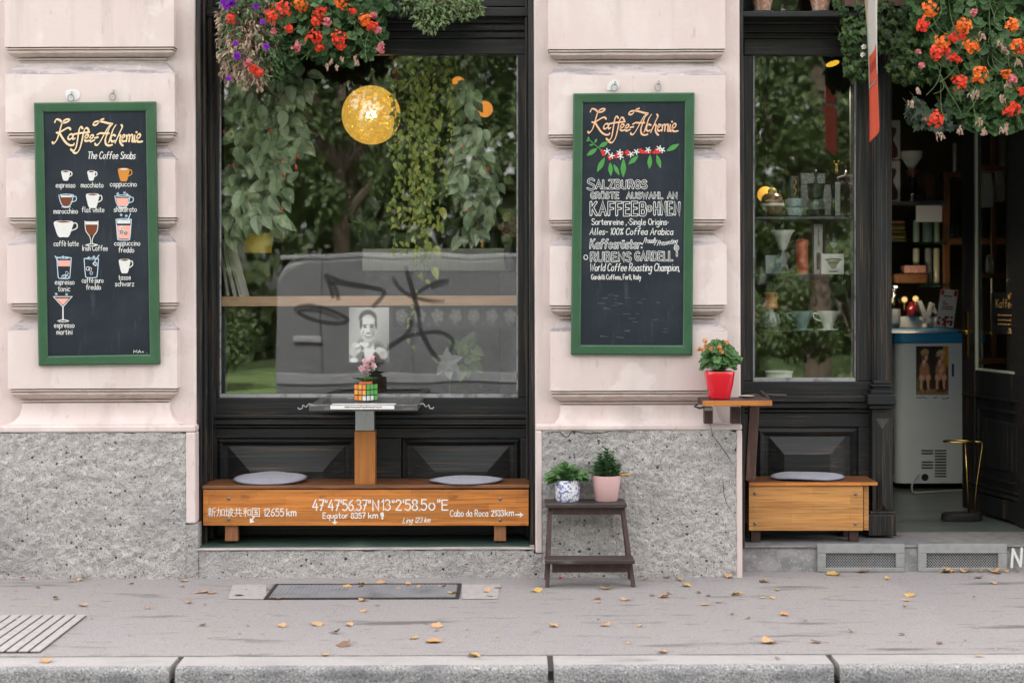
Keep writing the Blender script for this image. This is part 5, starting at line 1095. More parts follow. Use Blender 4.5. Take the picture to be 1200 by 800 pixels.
# printed photographs: a fine grid with a colour per point
def photo_print(name, x0, y0, x1, y1, Y, nx, ny, bg, shapes, m_, parent=None, th=.0015, grain=.05, key=None, origin=None):
    mb = MB(); vs, cols = [], []; r0 = random.Random(5)
    for j in range(ny + 1):
        for i in range(nx + 1):
            u, v = i/nx, j/ny; vs.append(P(x0 + (x1-x0)*u, y0 + (y1-y0)*v, Y)); c = Vector(bg(u, v))
            for cx, cy, rx, ry, rot_, colr, soft in shapes:
                dx, dy = u - cx, v - cy; ca, sa = math.cos(R(rot_)), math.sin(R(rot_)); e = math.sqrt(((dx*ca + dy*sa)/rx)**2 + ((-dx*sa + dy*ca)/ry)**2)
                a = min(1, max(0, (1 + soft/2 - e) / soft)); c = c*(1-a) + Vector(colr)*a
            c *= 1 + r0.uniform(-grain, grain); cols.append((*c, 1))
    mb.add(vs, [(j*(nx+1)+i, j*(nx+1)+i+1, (j+1)*(nx+1)+i+1, (j+1)*(nx+1)+i) for j in range(ny) for i in range(nx)])
    n0 = len(vs); q = [P(x0, y0, Y + th), P(x1, y0, Y + th), P(x1, y1, Y + th), P(x0, y1, Y + th)]; k = [0, nx, n0-1, n0-1-nx]
    mb.v += q; mb.f += [[n0, n0+1, n0+2, n0+3]] + [[k[i], k[(i+1) % 4], n0+(i+1) % 4, n0+i] for i in range(4)]; mb.m += [0]*5
    cols += [(.6, .6, .6, 1)]*4
    o = mb.build(name, m_, parent, origin=origin)
    at = o.data.color_attributes.new('print', 'FLOAT_COLOR', 'POINT'); at.data.foreach_set('color', [c for q in cols for c in q]); return o
PRINT = vcol('printed_photo', .4)
sk, skd, skh = (.46, .21, .115), (.16, .06, .03), (.74, .42, .27)
kids = [(.93, .2, .1, .6, 0, (.50, .24, .03), .2), (.98, .75, .14, .35, 0, (.12, .05, .03), .3), (.5, 1.0, .7, .12, 0, (.25, .19, .09), .3), (.12, .78, .16, .14, 0, (.14, .14, .05), .5)]
for ox, hat in ((.27, 0), (.76, 1)):
    kids += [(ox-.01, .50, .15, .19, 0, sk, .35), (ox+.02, .50, .08, .14, 0, skh if hat else sk, .6), (ox-.10, .62, .07, .10, 25, sk, .3), (ox+.10, .62, .07, .10, -20, sk, .3),
             (ox-.09, .655, .085, .065, 20, skh, .35), (ox+.10, .655, .085, .065, -20, skh, .35), (ox-.10, .78, .048, .13, 6, skh, .35), (ox+.11, .78, .048, .13, -6, skh, .35), (ox-.06, .80, .02, .11, 0, skd, .5), (ox+.15, .80, .02, .11, 0, skd, .5), (ox-.07, .915, .07, .035, 10, sk if not hat else skd, .3), (ox+.10, .915, .07, .035, -8, sk if not hat else skd, .3), (ox+.01, .80, .045, .13, 0, (.02, .012, .01), .5),
             (ox-.02, .40, .05, .08, 35, sk, .4), (ox, .22, .10, .10, 0, sk, .25), (ox+.03, .23, .05, .06, 0, skh, .7), (ox-.05, .22, .05, .07, 0, skd, .8), (ox, .135 if hat else .13, .13 if hat else .125, .06 if hat else .075, -6, (.55, .42, .26) if hat else (.47, .30, .15), .25), (ox - .0, .175, .16 if hat else .10, .022, -10 if hat else 0, (.50, .36, .21) if hat else (.36, .21, .10), .4),
             (ox-.03, .33, .045, .045, 0, (.72, .66, .55), .3), (ox-.03, .37, .035, .05, 0, skh, .4)]
photo_print('poster', 1073.5, 405.5, 1111.5, 462.5, fY - .002, 70, 100, lambda u, v: (.022 + .03*v, .014 + .02*v, .012 + .008*v), kids, PRINT, t, grain=.10)
mb = MB(); rn2 = random.Random(4)
for a, b, y in ((1074, 1086, 466), (1094, 1098, 466), (1104, 1112, 466.5)): loop(mb, [(x, y + rn2.uniform(-.7, .7)) for x in [a + (b-a)*i/6 for i in range(7)]], .9, fY - .002, 0)
mb.build('poster_caption', NAVY, t)

# flag
t = thing('shop_flag', 'long white and red flag seen almost edge-on in front of the ivy', 'flag', P(1024, 168, -.5))
FW = mat('white_flag_cloth', (.68, .65, .60), rough=.8, trans=.25); FR = mat('red_flag_cloth', (.74, .12, .06), rough=.75, trans=.2); FT = mat('tan_flag_hem', (.46, .35, .22), rough=.8, trans=.2); FD = mat('dark_red_print', (.36, .03, .025), rough=.8)
A0, B0 = P(1016.8, 168, .04), P(1030.8, 150, -.24); nU, nV = 10, 40; ztop_f = 3.55
zB = B0.z - A0.z
def FP(u, z, o=0):                                             # lower hem cut on the slant, gentle waves
    a = A0 + (B0 - A0)*u; h = max(0, z - A0.z)
    w_ = .010*math.sin(z*3.1 + u*2.5) + .006*math.sin(u*6 + z*1.7)
    return Vector((a.x + w_ + o, a.y + .02*math.sin(z*2), z + zB*u*max(0, 1 - h*.35)))
zlo = A0.z
for nm, za, zb2, m_, u0, u1 in (('white_field', zlo + .29, ztop_f, FW, 0, 1), ('red_patch', zlo + .30, zlo + .46, FR, .12, .92), ('red_field', zlo, zlo + .285, FR, 0, 1)):
    mb = MB(); vs = []; o = -.0015 if nm == 'red_patch' else 0
    for j in range(nV + 1):
        for i in range(nU + 1):
            u = u0 + (u1-u0)*i/nU; z = za + (zb2-za)*j/nV; vs.append(FP(u, z, o))
    mb.add(vs, [(j*(nU+1)+i, j*(nU+1)+i+1, (j+1)*(nU+1)+i+1, (j+1)*(nU+1)+i) for j in range(nV) for i in range(nU)])
    ob = mb.build(nm, m_, t, smooth=True)
    sdm = ob.modifiers.new('cloth_thickness', 'SOLIDIFY'); sdm.thickness = .0008
mb = MB(); vs = [FP(0, z) + Vector((o, 0.0, 0)) for z in (zlo + .65, zlo + .8, ztop_f) for o in (0, .0)]
pts = [FP(0, zlo + .62), FP(0, zlo + .9) + Vector((-.02, -.03, 0)), FP(0, ztop_f) + Vector((-.03, -.05, 0)), FP(.25, ztop_f) + Vector((-.004, 0, 0)), FP(.2, zlo + .8) + Vector((-.004, 0, 0))]
mb.poly(pts); mb.build('turned_hem', FT, t)
mb = MB(); mb.tube([FP(-.1, ztop_f + .01), FP(1.1, ztop_f + .01)], .012, 8); mb.build('flag_pole', BRASS, t)
mb = MB()
for k in range(5):
    u = .22 + .13*k; p = FP(u, zlo + .36, -.0035); mb.add([p, FP(u + .07, zlo + .36, -.0035), FP(u + .07, zlo + .41, -.0035), FP(u, zlo + .41, -.0035)], [(0, 1, 2, 3)])
mb.build('printed_mark', FD, t)
for px in (893.5, 961.5):
    c = P(px, 12, RY - .13); c.z = P(900, 13, RY - .24).z + .001; q = S(.25)
    t = thing('potted_plant', 'mottled terracotta pot with saucer on the transom ledge, %s' % ('nearer the plaster pier' if px < 900 else 'nearer the ivy'), 'potted plant', c, 'terracotta pots on the ledge')
    mb = MB(); mb.lathe(c, [(.055, 0), (.066, .004), (.072, .010), (.068, .012), (.05, .006)], 28); mb.build('saucer', GALV, t, smooth='auto')
    mb = MB(); mb.lathe(c + Vector((0, 0, .008)), [(.042, 0), (.058, .07), (.066, .1), (.066, .13), (.058, .13), (.056, .11)], 28); mb.build('pot', TERRA, t, smooth='auto')
    mb = MB()
    for k in range(50): 
        a = rn.uniform(0, 6.28); d = Vector((math.cos(a), math.sin(a), rn.uniform(.2, 1.5))); leaf(mb, 'small', c + Vector((0, 0, .12)), d, (-d.x, -d.y, 1), rn.uniform(.06, .13), rn)
    mb.build('foliage', L_HOUSE, t)

# ------------------------------------------------------------------ flower boxes above
rn = random.Random(33)
def planter_box(px0, px1, y, Y, parent):
    mb = MB(); a, b = P(px0, y, Y), P(px1, y, Y); mb.box(a.x, b.x, Y, Y + .16, a.z - .14, a.z); mb.build('window_box', mat('brown_window_box', (.09, .05, .035), rough=.7), parent, bevel=.005)
t = thing('geranium_box', 'red and orange geraniums spilling over the top left of the big window', 'flower box', P(375, 20, -.05))
planter_box(300, 440, -14, -.03, t)
lf, sm = MB(), MB()
hanging(lf, 'geranium', [(385, -5, 75, 34, -.08, .16, 330), (372, 34, 70, 34, -.08, .12, 260), (310, 45, 22, 45, -.05, .08, 60), (330, 66, 25, 16, -.06, .08, 50), (400, 62, 40, 14, -.04, .08, 70), (430, 30, 22, 25, -.02, .08, 70), (322, 84, 10, 6, -.05, .05, 14)], rn, .060, .45, .6, stems=sm)
for k in range(26):
    x, y = rn.uniform(310, 440), rn.uniform(10, 60); p = P(x, y, -.1); sm.tube(catmull([P(x + rn.uniform(-25, 25), y - 30, -.03), P(x, y, -.16), P(x + rn.uniform(-15, 15), y + rn.uniform(8, 22), -.20)], 4), .0014, 4)
lf.build('foliage', L_GER, t); sm.build('stem', STEM, t)
heads = [(330, 13, 11, F_RED), (319, 20, 8, F_RED), (351, 5, 10, F_OR), (375, 16, 10, F_RED), (402, 4, 11, F_OR), (370, 26, 6, F_RED), (428, 24, 9, F_OR), (436, 31, 6, F_RED), (368, 44, 9, F_RED), (375, 56, 6, F_RED), (398, 45, 9, F_RED), (400, 54, 5, F_RED), (340, 34, 5, F_RED), (348, 56, 6, F_PINK), (443, 35, 5, F_PINK), (446, 57, 6, F_PINK), (297, 82, 6, F_RED), (304, 85, 5, F_RED), (290, 74, 5, F_PINK), (321, 37, 4, F_PINK), (384, 26, 5, F_PINK), (271, 22, 6, F_RED), (414, 14, 4, F_RED), (438, 18, 4, F_PINK)]
for x, y, r, m_ in heads:
    mb = MB(); flower_head(mb, P(x, y, -.20 + rn.uniform(-.02, .03)), r*.0041, rn, 5, int(10 + r*2.6), .0115 if r > 6 else .0105); mb.build('flower_head', m_, t)
mb = MB()
for x, y in ((388, 70), (401, 66), (418, 72), (416, 66), (384, 76), (396, 76), (447, 50), (350, 48)): 
    mb = MB()
    for q in range(5): leaf(mb, 'dry', P(x + rn.uniform(-2, 2), y + rn.uniform(-2, 2), -.15), Vector((rn.uniform(-.4, .4), 0, -1)), (0, -1, 0), .03, rn)
    mb.build('withered_bloom', F_DRY, t)
t = thing('petunia_basket', 'dried brown petunias with a few purple blooms hanging left of the geraniums', 'hanging basket', P(293, 30, -.05))
planter_box(262, 330, -22, -.03, t)
lf, gl = MB(), MB(); sm = MB()
hanging(lf, 'dry', [(288, 20, 32, 38, -.10, .10, 330), (290, 55, 36, 34, -.10, .10, 420), (268, 75, 9, 22, -.08, .05, 50), (296, 84, 18, 18, -.10, .07, 110), (320, 40, 14, 40, -.08, .07, 110)], rn, .045, .6, 1.0, stems=sm)
for k in range(70):
    x, y = rn.uniform(260, 330), rn.uniform(-10, 70); sm.tube(catmull([P(x, y, -.1 + rn.uniform(-.08, .05)), P(x + rn.uniform(-4, 4), y + 14, -.12), P(x + rn.uniform(-5, 5), y + rn.uniform(22, 34), -.12)], 3), .0011, 4)
hanging(gl, 'small', [(300, 30, 40, 50, -.15, .07, 240), (318, 66, 16, 30, -.13, .06, 110), (284, 6, 26, 16, -.16, .06, 120), (270, 40, 12, 30, -.15, .05, 60)], rn, .035, .5, .5)
lf.build('dried_foliage', L_DEAD, t); gl.build('foliage', L_GER, t); sm.build('stem', DSTEM, t)
for x, y, r in ((272, 3, 6), (266, 7, 5), (312, 55, 4.2), (278, 66, 5), (276, 51, 3.4), (262, 4, 4.4), (300, 8, 4), (268, 92, 3.6), (308, 26, 3.6), (322, 20, 0)):
    if not r: continue
    mb = MB(); flower_head(mb, P(x, y, -.22), .004, rn, 5, 5, r*.0044); mb.build('petunia_bloom', F_PUR, t)
t = thing('trailing_plant', 'pale small leaved plant hanging over the middle of the dark transom', 'hanging plant', P(510, 10, 0))
planter_box(470, 560, -16, .02, t); lf, sm = MB(), MB()
hanging(lf, 'small', [(515, -4, 50, 18, -.02, .10, 420), (505, 18, 20, 20, -.03, .07, 260), (540, 10, 26, 12, -.02, .07, 200), (480, 6, 25, 10, -.02, .07, 130)], rn, .032, .55, .5, stems=sm)
lf.build('foliage', L_PALE, t); sm.build('stem', STEM, t)
t = thing('ivy_plant', 'dark green ivy between the geraniums and the pale trailing plant', 'ivy', P(460, 5, 0))
lf, sm = MB(), MB(); hanging(lf, 'ivy', [(455, -2, 28, 16, 0, .08, 150), (475, 10, 22, 9, .02, .06, 70), (440, 12, 12, 10, -.02, .06, 40)], rn, .045, .4, .7, stems=sm)
lf.build('foliage', L_IVYD, t); sm.build('stem', STEM, t)
# right-hand: ivy, then geraniums over the door
t = thing('ivy_plant', 'thick variegated ivy hanging beside the flag above the narrow window', 'ivy', P(1010, 60, .1))
planter_box(990, 1060, -22, .12, t); lf, sm = MB(), MB()
hanging(lf, 'ivy', [(1015, -5, 38, 40, .20, .12, 420), (1005, 40, 20, 26, .19, .10, 220), (1006, 74, 16, 22, .20, .08, 150), (1043, 25, 24, 36, .16, .10, 260), (1070, 62, 24, 30, .0, .09, 150), (1062, 84, 22, 14, .0, .08, 110), (1085, 88, 18, 8, 0, .06, 40)], rn, .048, .45, .7, stems=sm)
lf.build('foliage', L_IVY, t)
mb = MB()
for x, y in ((1011, 64), (1012, 55)): flower_head(mb, P(x, y, -.06), .005, rn, 5, 4, .014)
mb.build('blossom', WHITECER, t); sm.build('stem', STEM, t)
t = thing('geranium_box', 'large mass of orange and scarlet geraniums hanging over the entrance door', 'flower box', P(1140, 60, -.05))
planter_box(1075, 1230, -24, -.05, t); lf, sm = MB(), MB()
hanging(lf, 'geranium', [(1150, -8, 85, 45, -.10, .18, 520), (1160, 50, 62, 46, -.12, .15, 470), (1185, 100, 42, 40, -.14, .13, 300), (1140, 112, 26, 28, -.10, .11, 150), (1120, 60, 34, 30, -.1, .10, 120), (1165, 142, 34, 12, -.12, .09, 110), (1110, 20, 40, 34, -.06, .11, 170), (1150, 135, 22, 16, -.1, .08, 60)], rn, .066, .45, .6, stems=sm)
l2 = MB(); hanging(l2, 'ivy', [(1082, 136, 18, 12, -.08, .06, 42), (1072, 124, 8, 8, -.06, .05, 16), (1095, 148, 8, 5, -.08, .05, 12), (1115, 135, 22, 16, -.06, .07, 40)], rn, .055, .4, .7, stems=sm)
for k in range(46):
    x, y = rn.uniform(1095, 1200), rn.uniform(10, 130); sm.tube(catmull([P(x + rn.uniform(-25, 25), y - 34, -.12), P(x, y, -.26), P(x + rn.uniform(-18, 18), y + rn.uniform(6, 22), -.27)], 4), .0016, 4)
lf.build('foliage', L_GER, t); l2.build('ivy_foliage', L_IVYD, t); sm.build('stem', STEM, t)
heads = [(1089, 11, 9, F_OR), (1080, 29, 9, F_RED), (1128, 30, 10, F_OR), (1117, 44, 6, F_RED), (1126, 43, 5, F_RED), (1103, 50, 10, F_OR), (1096, 62, 9, F_RED), (1108, 60, 6, F_RED), (1138, 54, 9, F_OR), (1186, 30, 8, F_OR), (1192, 54, 9, F_OR), (1199, 57, 7, F_RED), (1146, 87, 11, F_OR), (1124, 97, 10, F_RED), (1179, 87, 6, F_OR), (1187, 94, 5, F_PINK), (1188, 127, 8, F_RED), (1181, 131, 6, F_RED), (1095, 139, 10, F_RED), (1198, 108, 7, F_RED), (1080, 77, 3.4, F_PINK), (1117, 67, 4, F_RED), (1123, 71, 3, F_RED), (1112, 68, 3, F_PINK), (1141, 15, 4, F_PINK), (1076, 61, 2.6, F_PINK)]
for x, y, r, m_ in heads:
    mb = MB(); flower_head(mb, P(x, y, -.29 + rn.uniform(-.02, .03)), r*.0041, rn, 5, int(10 + r*2.8), .0118 if r > 6 else .0105); mb.build('flower_head', m_, t)
mb = MB()
for x, y in ((1151, 40), (1144, 108), (1139, 110), (1148, 140), (1152, 150), (1180, 146), (1176, 150), (1175, 112), (1182, 96), (1172, 48), (1178, 56), (1125, 150), (1101, 157), (1074, 105), (1066, 120), (1193, 70)):
    mb = MB()
    for q in range(7): leaf(mb, 'dry', P(x + rn.uniform(-3, 3), y + rn.uniform(-3, 3), -.27), Vector((rn.uniform(-.5, .5), 0, -1)), (0, -1, 0), .03, rn)
    mb.build('withered_bloom', F_DRY, t)
# ------------------------------------------------------------------ things behind the big window
def obj1(name, label, cat, mb, m_, origin, group=None, **k): return tag(mb.build(name, m_, None, origin=origin, **k), label, cat, group)
rn = random.Random(44)
TAN = mat('light_tan_board', (.64, .40, .26), [((.50, .29, .17), (4, 40, 60), .45, .7, .7)], rough=.5)
mb = MB(); iy = .72; mb.box(P(240, 350, iy).x, P(622, 350, iy).x, iy, iy + .32, P(420, 358.5, iy).z, P(420, 347, iy).z)
t = thing('counter_board', 'long light wooden counter board running across inside the big window', 'counter', P(430, 358, iy)); mb.build('board', TAN, t, bevel=.003)
for px in (262, 604):
    mb = MB(); q = P(px, 400, iy + .1); mb.box(q.x - .02, q.x + .02, iy + .06, iy + .1, fz - .02, P(420, 358.6, iy).z); mb.build('leg', DARKM, t)
zc = P(420, 347, iy).z + .001
COVER = mat('white_book_cover', (.80, .80, .78), rough=.6); PAGES = mat('paper_pages', (.50, .47, .42), rough=.9)
for i, (xt, xb, yt, wd) in enumerate(((257, 269, 287, 3.2), (259.5, 277, 281, 3.6), (263, 285, 279, 4.2))):
    k_ = S(iy + .05); b0 = P(xb - wd, 346.6, iy + .05); b1 = P(xb, 346.6, iy + .05); t0 = P(xt - wd*.2, yt, iy + .05); t1 = P(xt + wd*.8, yt - .8, iy + .05)
    lab = ('slim grey folder leaning furthest left behind the big window', 'white book leaning in the middle of three by the window edge', 'white book leaning in front, nearest the yellow hanging pot')[i]
    t = thing('leaning_book', lab, 'book', (b0.x, iy + .05, zc))
    b0.z = b1.z = zc
    mb = MB(); mb.prism([b0, b1, t1, t0], (0, .22, 0)); mb.build('cover', COVER if i else GALV, t)
    mb = MB(); mb.prism([b0*.8 + b1*.2 + Vector((0, -.001, .006)), b0*.2 + b1*.8 + Vector((0, -.001, .006)), t1*.8 + t0*.2 - Vector((0, .001, .006)), t0*.8 + t1*.2 - Vector((0, .001, .006))], (0, .0008, 0)); mb.build('pages', PAGES, t)
# pepper plant in the hanging mustard pot
def cord(mb, p, ztop, r=.003): mb.tube([p, (p.x, p.y, ztop)], r, 5)
hy = .54
t = thing('hanging_plant', 'big leaved pepper plant with red fruits in a mustard yellow hanging pot', 'hanging plant', P(302, 297, hy))
mb = MB(); mb.plathe(302, [(15.5, 297), (16.5, 296), (17.5, 276), (17.8, 273.5), (16.4, 273.5), (16, 279)], hy, 28); mb.build('pot', YELPOT, t, smooth='auto')
mb = MB()
for a in (0, 2.1, 4.2): q = P(302, 275, hy) + Vector((math.cos(a)*.082, math.sin(a)*.082, 0)); mb.tube([q, P(302, 40, hy)], .002, 4)
mb.build('cord', DSTEM, t)
lf, sm, pe = MB(), MB(), MB()
hanging(lf, 'ovate', [(305, 115, 46, 44, hy, .12, 105), (312, 160, 44, 36, hy, .12, 105), (300, 215, 40, 36, hy, .12, 105), (296, 250, 36, 22, hy, .11, 60), (275, 262, 16, 14, hy - .04, .06, 14), (330, 95, 34, 26, hy, .14, 50)], rn, .112, .34, .8, stems=sm, stem_r=.002)
for x, y in ((271, 157), (273, 194), (317, 154), (331, 188), (347, 197), (330, 245), (348, 184), (262, 155), (332, 206), (347, 195)): pe.ball(P(x, y, hy - .17), .0085, 8, 6, sc=(1, 1, 1.3))
sm.tube(catmull([P(302, 275, hy), P(298, 220, hy + .02), P(312, 160, hy), P(308, 90, hy)], 5), .008, 6)
lf.build('foliage', L_BIG, t); sm.build('stem', DSTEM, t); pe.build('fruit', REDC, t, smooth=True)
hy = .58
t = thing('hanging_plant', 'big leaved pepper plant hanging right of the golden vine in the window', 'hanging plant', P(556, 285, hy))
lf, sm, pe = MB(), MB(), MB()
hanging(lf, 'ovate', [(545, 110, 14, 20, hy, .1, 26), (556, 165, 24, 26, hy, .12, 48), (554, 205, 25, 26, hy, .12, 52), (560, 245, 18, 26, hy, .1, 32), (570, 215, 14, 20, hy, .08, 20), (548, 275, 14, 8, hy, .06, 9)], rn, .100, .34, .85, stems=sm, stem_r=.002)
for x, y in ((543, 173), (571, 200), (549, 245), (571, 198)): pe.ball(P(x, y, hy - .14), .0085, 8, 6, sc=(1, 1, 1.3))
sm.tube(catmull([P(556, 285, hy), P(560, 220, hy + .02), P(550, 150, hy), P(545, 60, hy)], 5), .006, 6)
lf.build('foliage', L_BIG, t); sm.build('stem', DSTEM, t); pe.build('fruit', REDC, t, smooth=True)
hy = .50
t = thing('hanging_plant', 'golden green vine trailing down the middle of the big window', 'hanging plant', P(490, 400, hy))
lf, sm = MB(), MB()
for k in range(17):
    x = rn.gauss(488, 19); y1 = 350 - abs(x - 488)*3.2 + rn.uniform(-60, 40); pts = [P(x + rn.uniform(-4, 4), y, hy + rn.uniform(-.06, .06)) for y in range(55, int(max(y1, 120)), 30)]
    c = catmull(pts, 4); sm.tube(c, .0016, 4)
    for q in c:
        for _ in range(2):
            if rn.random() < .75: leaf(lf, 'ovate', q + rvec(rn, .012), Vector((rn.uniform(-.8, .8), -.3, -.7)), Vector((0, -1, .3)) + rvec(rn, .4), rn.uniform(.022, .045), rn)
for y in range(340, 410, 8): leaf(lf, 'ovate', P(484 + rn.uniform(-6, 6), y, hy), Vector((rn.uniform(-.8, .8), -.3, -.7)), Vector((0, -1, .3)) + rvec(rn, .4), .035, rn)
for x, y in ((508, 313), (517, 243), (514, 260), (511, 140), (500, 285), (510, 288)): leaf(lf, 'ovate', P(x, y, hy - .05), (.3, -.2, -.8), (.1, -1, .3), .075, rn)
lf.build('foliage', L_VINE, t); sm.build('stem', STEM, t)
# lamps
def emat(name, c, s): return mat(name, c, rough=.6, emit=(c, s))
WOVEN = mat('woven_yellow_thread', (.62, .42, .07), [((.42, .26, .03), (55, 55, 55), .5, .62, .6)], rough=.8, emit=((.78, .46, .07), .085), bump=[((60, 60, 60), .004)])
t = thing('globe_lamp', 'large yellow woven globe lamp glowing inside the big window', 'lamp', P(435, 135, .95))
c = P(435, 135, .95); r = 34 * S(.95); mb = MB(); rr = random.Random(2)
for k in range(460):                                            # a ball wound from thread, gaps in between
    n = rvec(rr).normalized(); a = n.orthogonal().normalized(); b = n.cross(a); off = rr.uniform(-.75, .75); q = math.sqrt(1 - off*off)
    pts = [c + (n*off + (a*math.cos(u) + b*math.sin(u))*q) * r * (1 + rr.uniform(-.008, .008)) for u in [2*math.pi*i/22 for i in range(22)]]
    mb.tube(pts, .0019, 3, closed=True)
mb.build('lamp_shade', WOVEN, t)
mb = MB(); mb.ball(c + Vector((-.0, 0, .0)), .032, 16, 10); mb.build('bulb', emat('lit_bulb', (1, .88, .62), 30), t, smooth=True)
mb = MB(); mb.tube([c + Vector((0, 0, .03)), (c.x, c.y, WT)], .004, 6); mb.build('cord', BLACK, t)
def lamp_fill_light(t, p, watt, r=.04, spot=False):                              # the disc lamp's own light; for the bulbs, added fill out front
    ld = bpy.data.lights.new('lamp_fill_light', 'SPOT' if spot else 'POINT')
    if spot: ld.spot_size = R(95); ld.spot_blend = .7
    ld.energy = watt; ld.color = (1, .80, .55); ld.shadow_soft_size = r
    lo = bpy.data.objects.new('lamp_fill_light', ld); COL.objects.link(lo); lo.parent = t; lo.location = p - ORG[t.name]
for x, y, rad, Yl, lab in ((568, 128, 9.5, 2.6, 'small orange globe lamp glowing behind the right pepper plant'), (537, 99, 9, 2.9, 'small orange lamp half hidden by leaves, left of the other orange globe')):
    t = thing('globe_lamp', lab, 'lamp', P(x, y, Yl)); c = P(x, y, Yl)
    mb = MB(); mb.ball(c, rad*S(Yl), 20, 12); mb.build('lamp_shade', emat('orange_lamp_shade', (.85, .30, .05), .13), t, smooth=True)
    mb = MB(); mb.tube([c + Vector((0, 0, rad*S(Yl))), (c.x, c.y, WT)], .004, 6); mb.build('cord', BLACK, t)
# coffee counter with pots
ky = 1.7; t = thing('coffee_counter', 'long stainless steel counter deep inside the big window', 'counter', (P(513, 400, ky).x, ky, fz))
mb = MB(); a, b = P(424, 300, ky).x, P(640, 300, ky).x; zk = P(500, 291, ky).z
mb.box(a, b, ky, ky + .5, P(500, 318, ky).z, zk); mb.build('counter_top', STEEL, t, bevel=.006)
mb = MB(); mb.box(a + .02, b - .02, ky + .03, ky + .48, fz - .02, P(500, 318.3, ky).z); mb.build('counter_body', DARKM, t)
for i, (x, wd, y, lab) in enumerate(((431, 10, 268, 'first dark flowerpot from the left on the steel counter'), (452, 8, 272, 'narrow dark flowerpot second from the left on the steel counter'), (511, 10, 264, 'dark flowerpot with bright heart leaves on the steel counter'), (530, 9, 266, 'plain dark flowerpot beside the pot with heart leaves'), (566, 7, 268, 'small glass of gold wire on the steel counter'), (578, 7, 272, 'smallest grey cup near the right end of the steel counter'))):
    c = P(x, 290, ky + .12); c.z = zk + .001; k_ = S(ky + .12); t = thing('flowerpot' if i < 4 else 'cup', lab, 'flowerpot' if i < 4 else 'cup', c); h = (290 - y)*k_
    mb = MB(); mb.lathe(c, [(wd*.72*k_, 0), (wd*k_, h*.92), (wd*1.06*k_, h), (wd*.92*k_, h), (wd*.9*k_, h*.85)], 20); mb.build('pot' if i < 4 else 'cup_body', GRAYPOT if i != 4 else BRASS, t, smooth='auto')
    if i < 4:
        mb = MB()
        for k in range(14 if i in (0, 1) else 26): a = rn.uniform(0, 6.28); leaf(mb, 'ovate', c + Vector((0, 0, h*.9)), (math.cos(a)*.7, math.sin(a)*.7, rn.uniform(.3, 1.6)), (-math.cos(a), -math.sin(a)-.5, .6), rn.uniform(.06, .16), rn)
        mb.build('foliage', L_BIG if i != 2 else L_HOUSE, t)
t = thing('flower_bunch', 'small bunch of salmon pink flowers at the right edge inside the big window', 'flowers', P(597, 290, 1.2)); mb = MB()
for x, y in ((596, 255), (601, 262), (593, 268), (600, 272)): flower_head(mb, P(x, y, 1.2), .03, rn, 5, 12, .022)
mb.build('blossom', F_DRY, t)
for x in (594, 599, 603): mb = MB(); mb.tube([P(x, 262, 1.21), P(598, 300, 1.22)], .003, 4); mb.build('stem', STEM, t)
mb = MB(); mb.plathe(598, [(6, 318), (8, 300), (6, 288), (6.5, 287)], 1.22, 16); mb.build('vase', GRAYPOT, t, smooth='auto')
mb = MB(); mb.box(P(585, 300, 1.15).x, P(640, 300, 1.15).x, 1.12, 1.4, fz - .02, P(598, 318.2, 1.22).z)
obj1('plinth_cabinet', 'dark low cabinet under the salmon flowers inside the window', 'cabinet', mb, DARKM, P(600, 400, 1.2), bevel=.005)
# picture cards under the counter board
for i in range(7):
    x = 460.5 + i*21.2; base = (.04, .045, .05)
    sh = [(.5 + .22*math.cos(a + i), .45 + .2*math.sin(a + i), .16, .13, a*40, (.20, .19, .185), .9) for a in (0, 1.3, 2.5, 3.8, 5)] + [(.5, .45, .08, .07, 0, (.32, .29, .28), .6), (.45, .85, .2, .05, 30, (.11, .12, .10), .6)]
    o = photo_print('picture_card', x, 358.8, x + 20, 383.5, iy + .04, 18, 22, lambda u, v: base, sh, PRINT, None, grain=.2, origin=P(x + 10, 384, iy + .04))
    tag(o, 'dark picture card of pale flowers hanging under the wooden counter board', 'picture card', 'row of picture cards under the counter board')
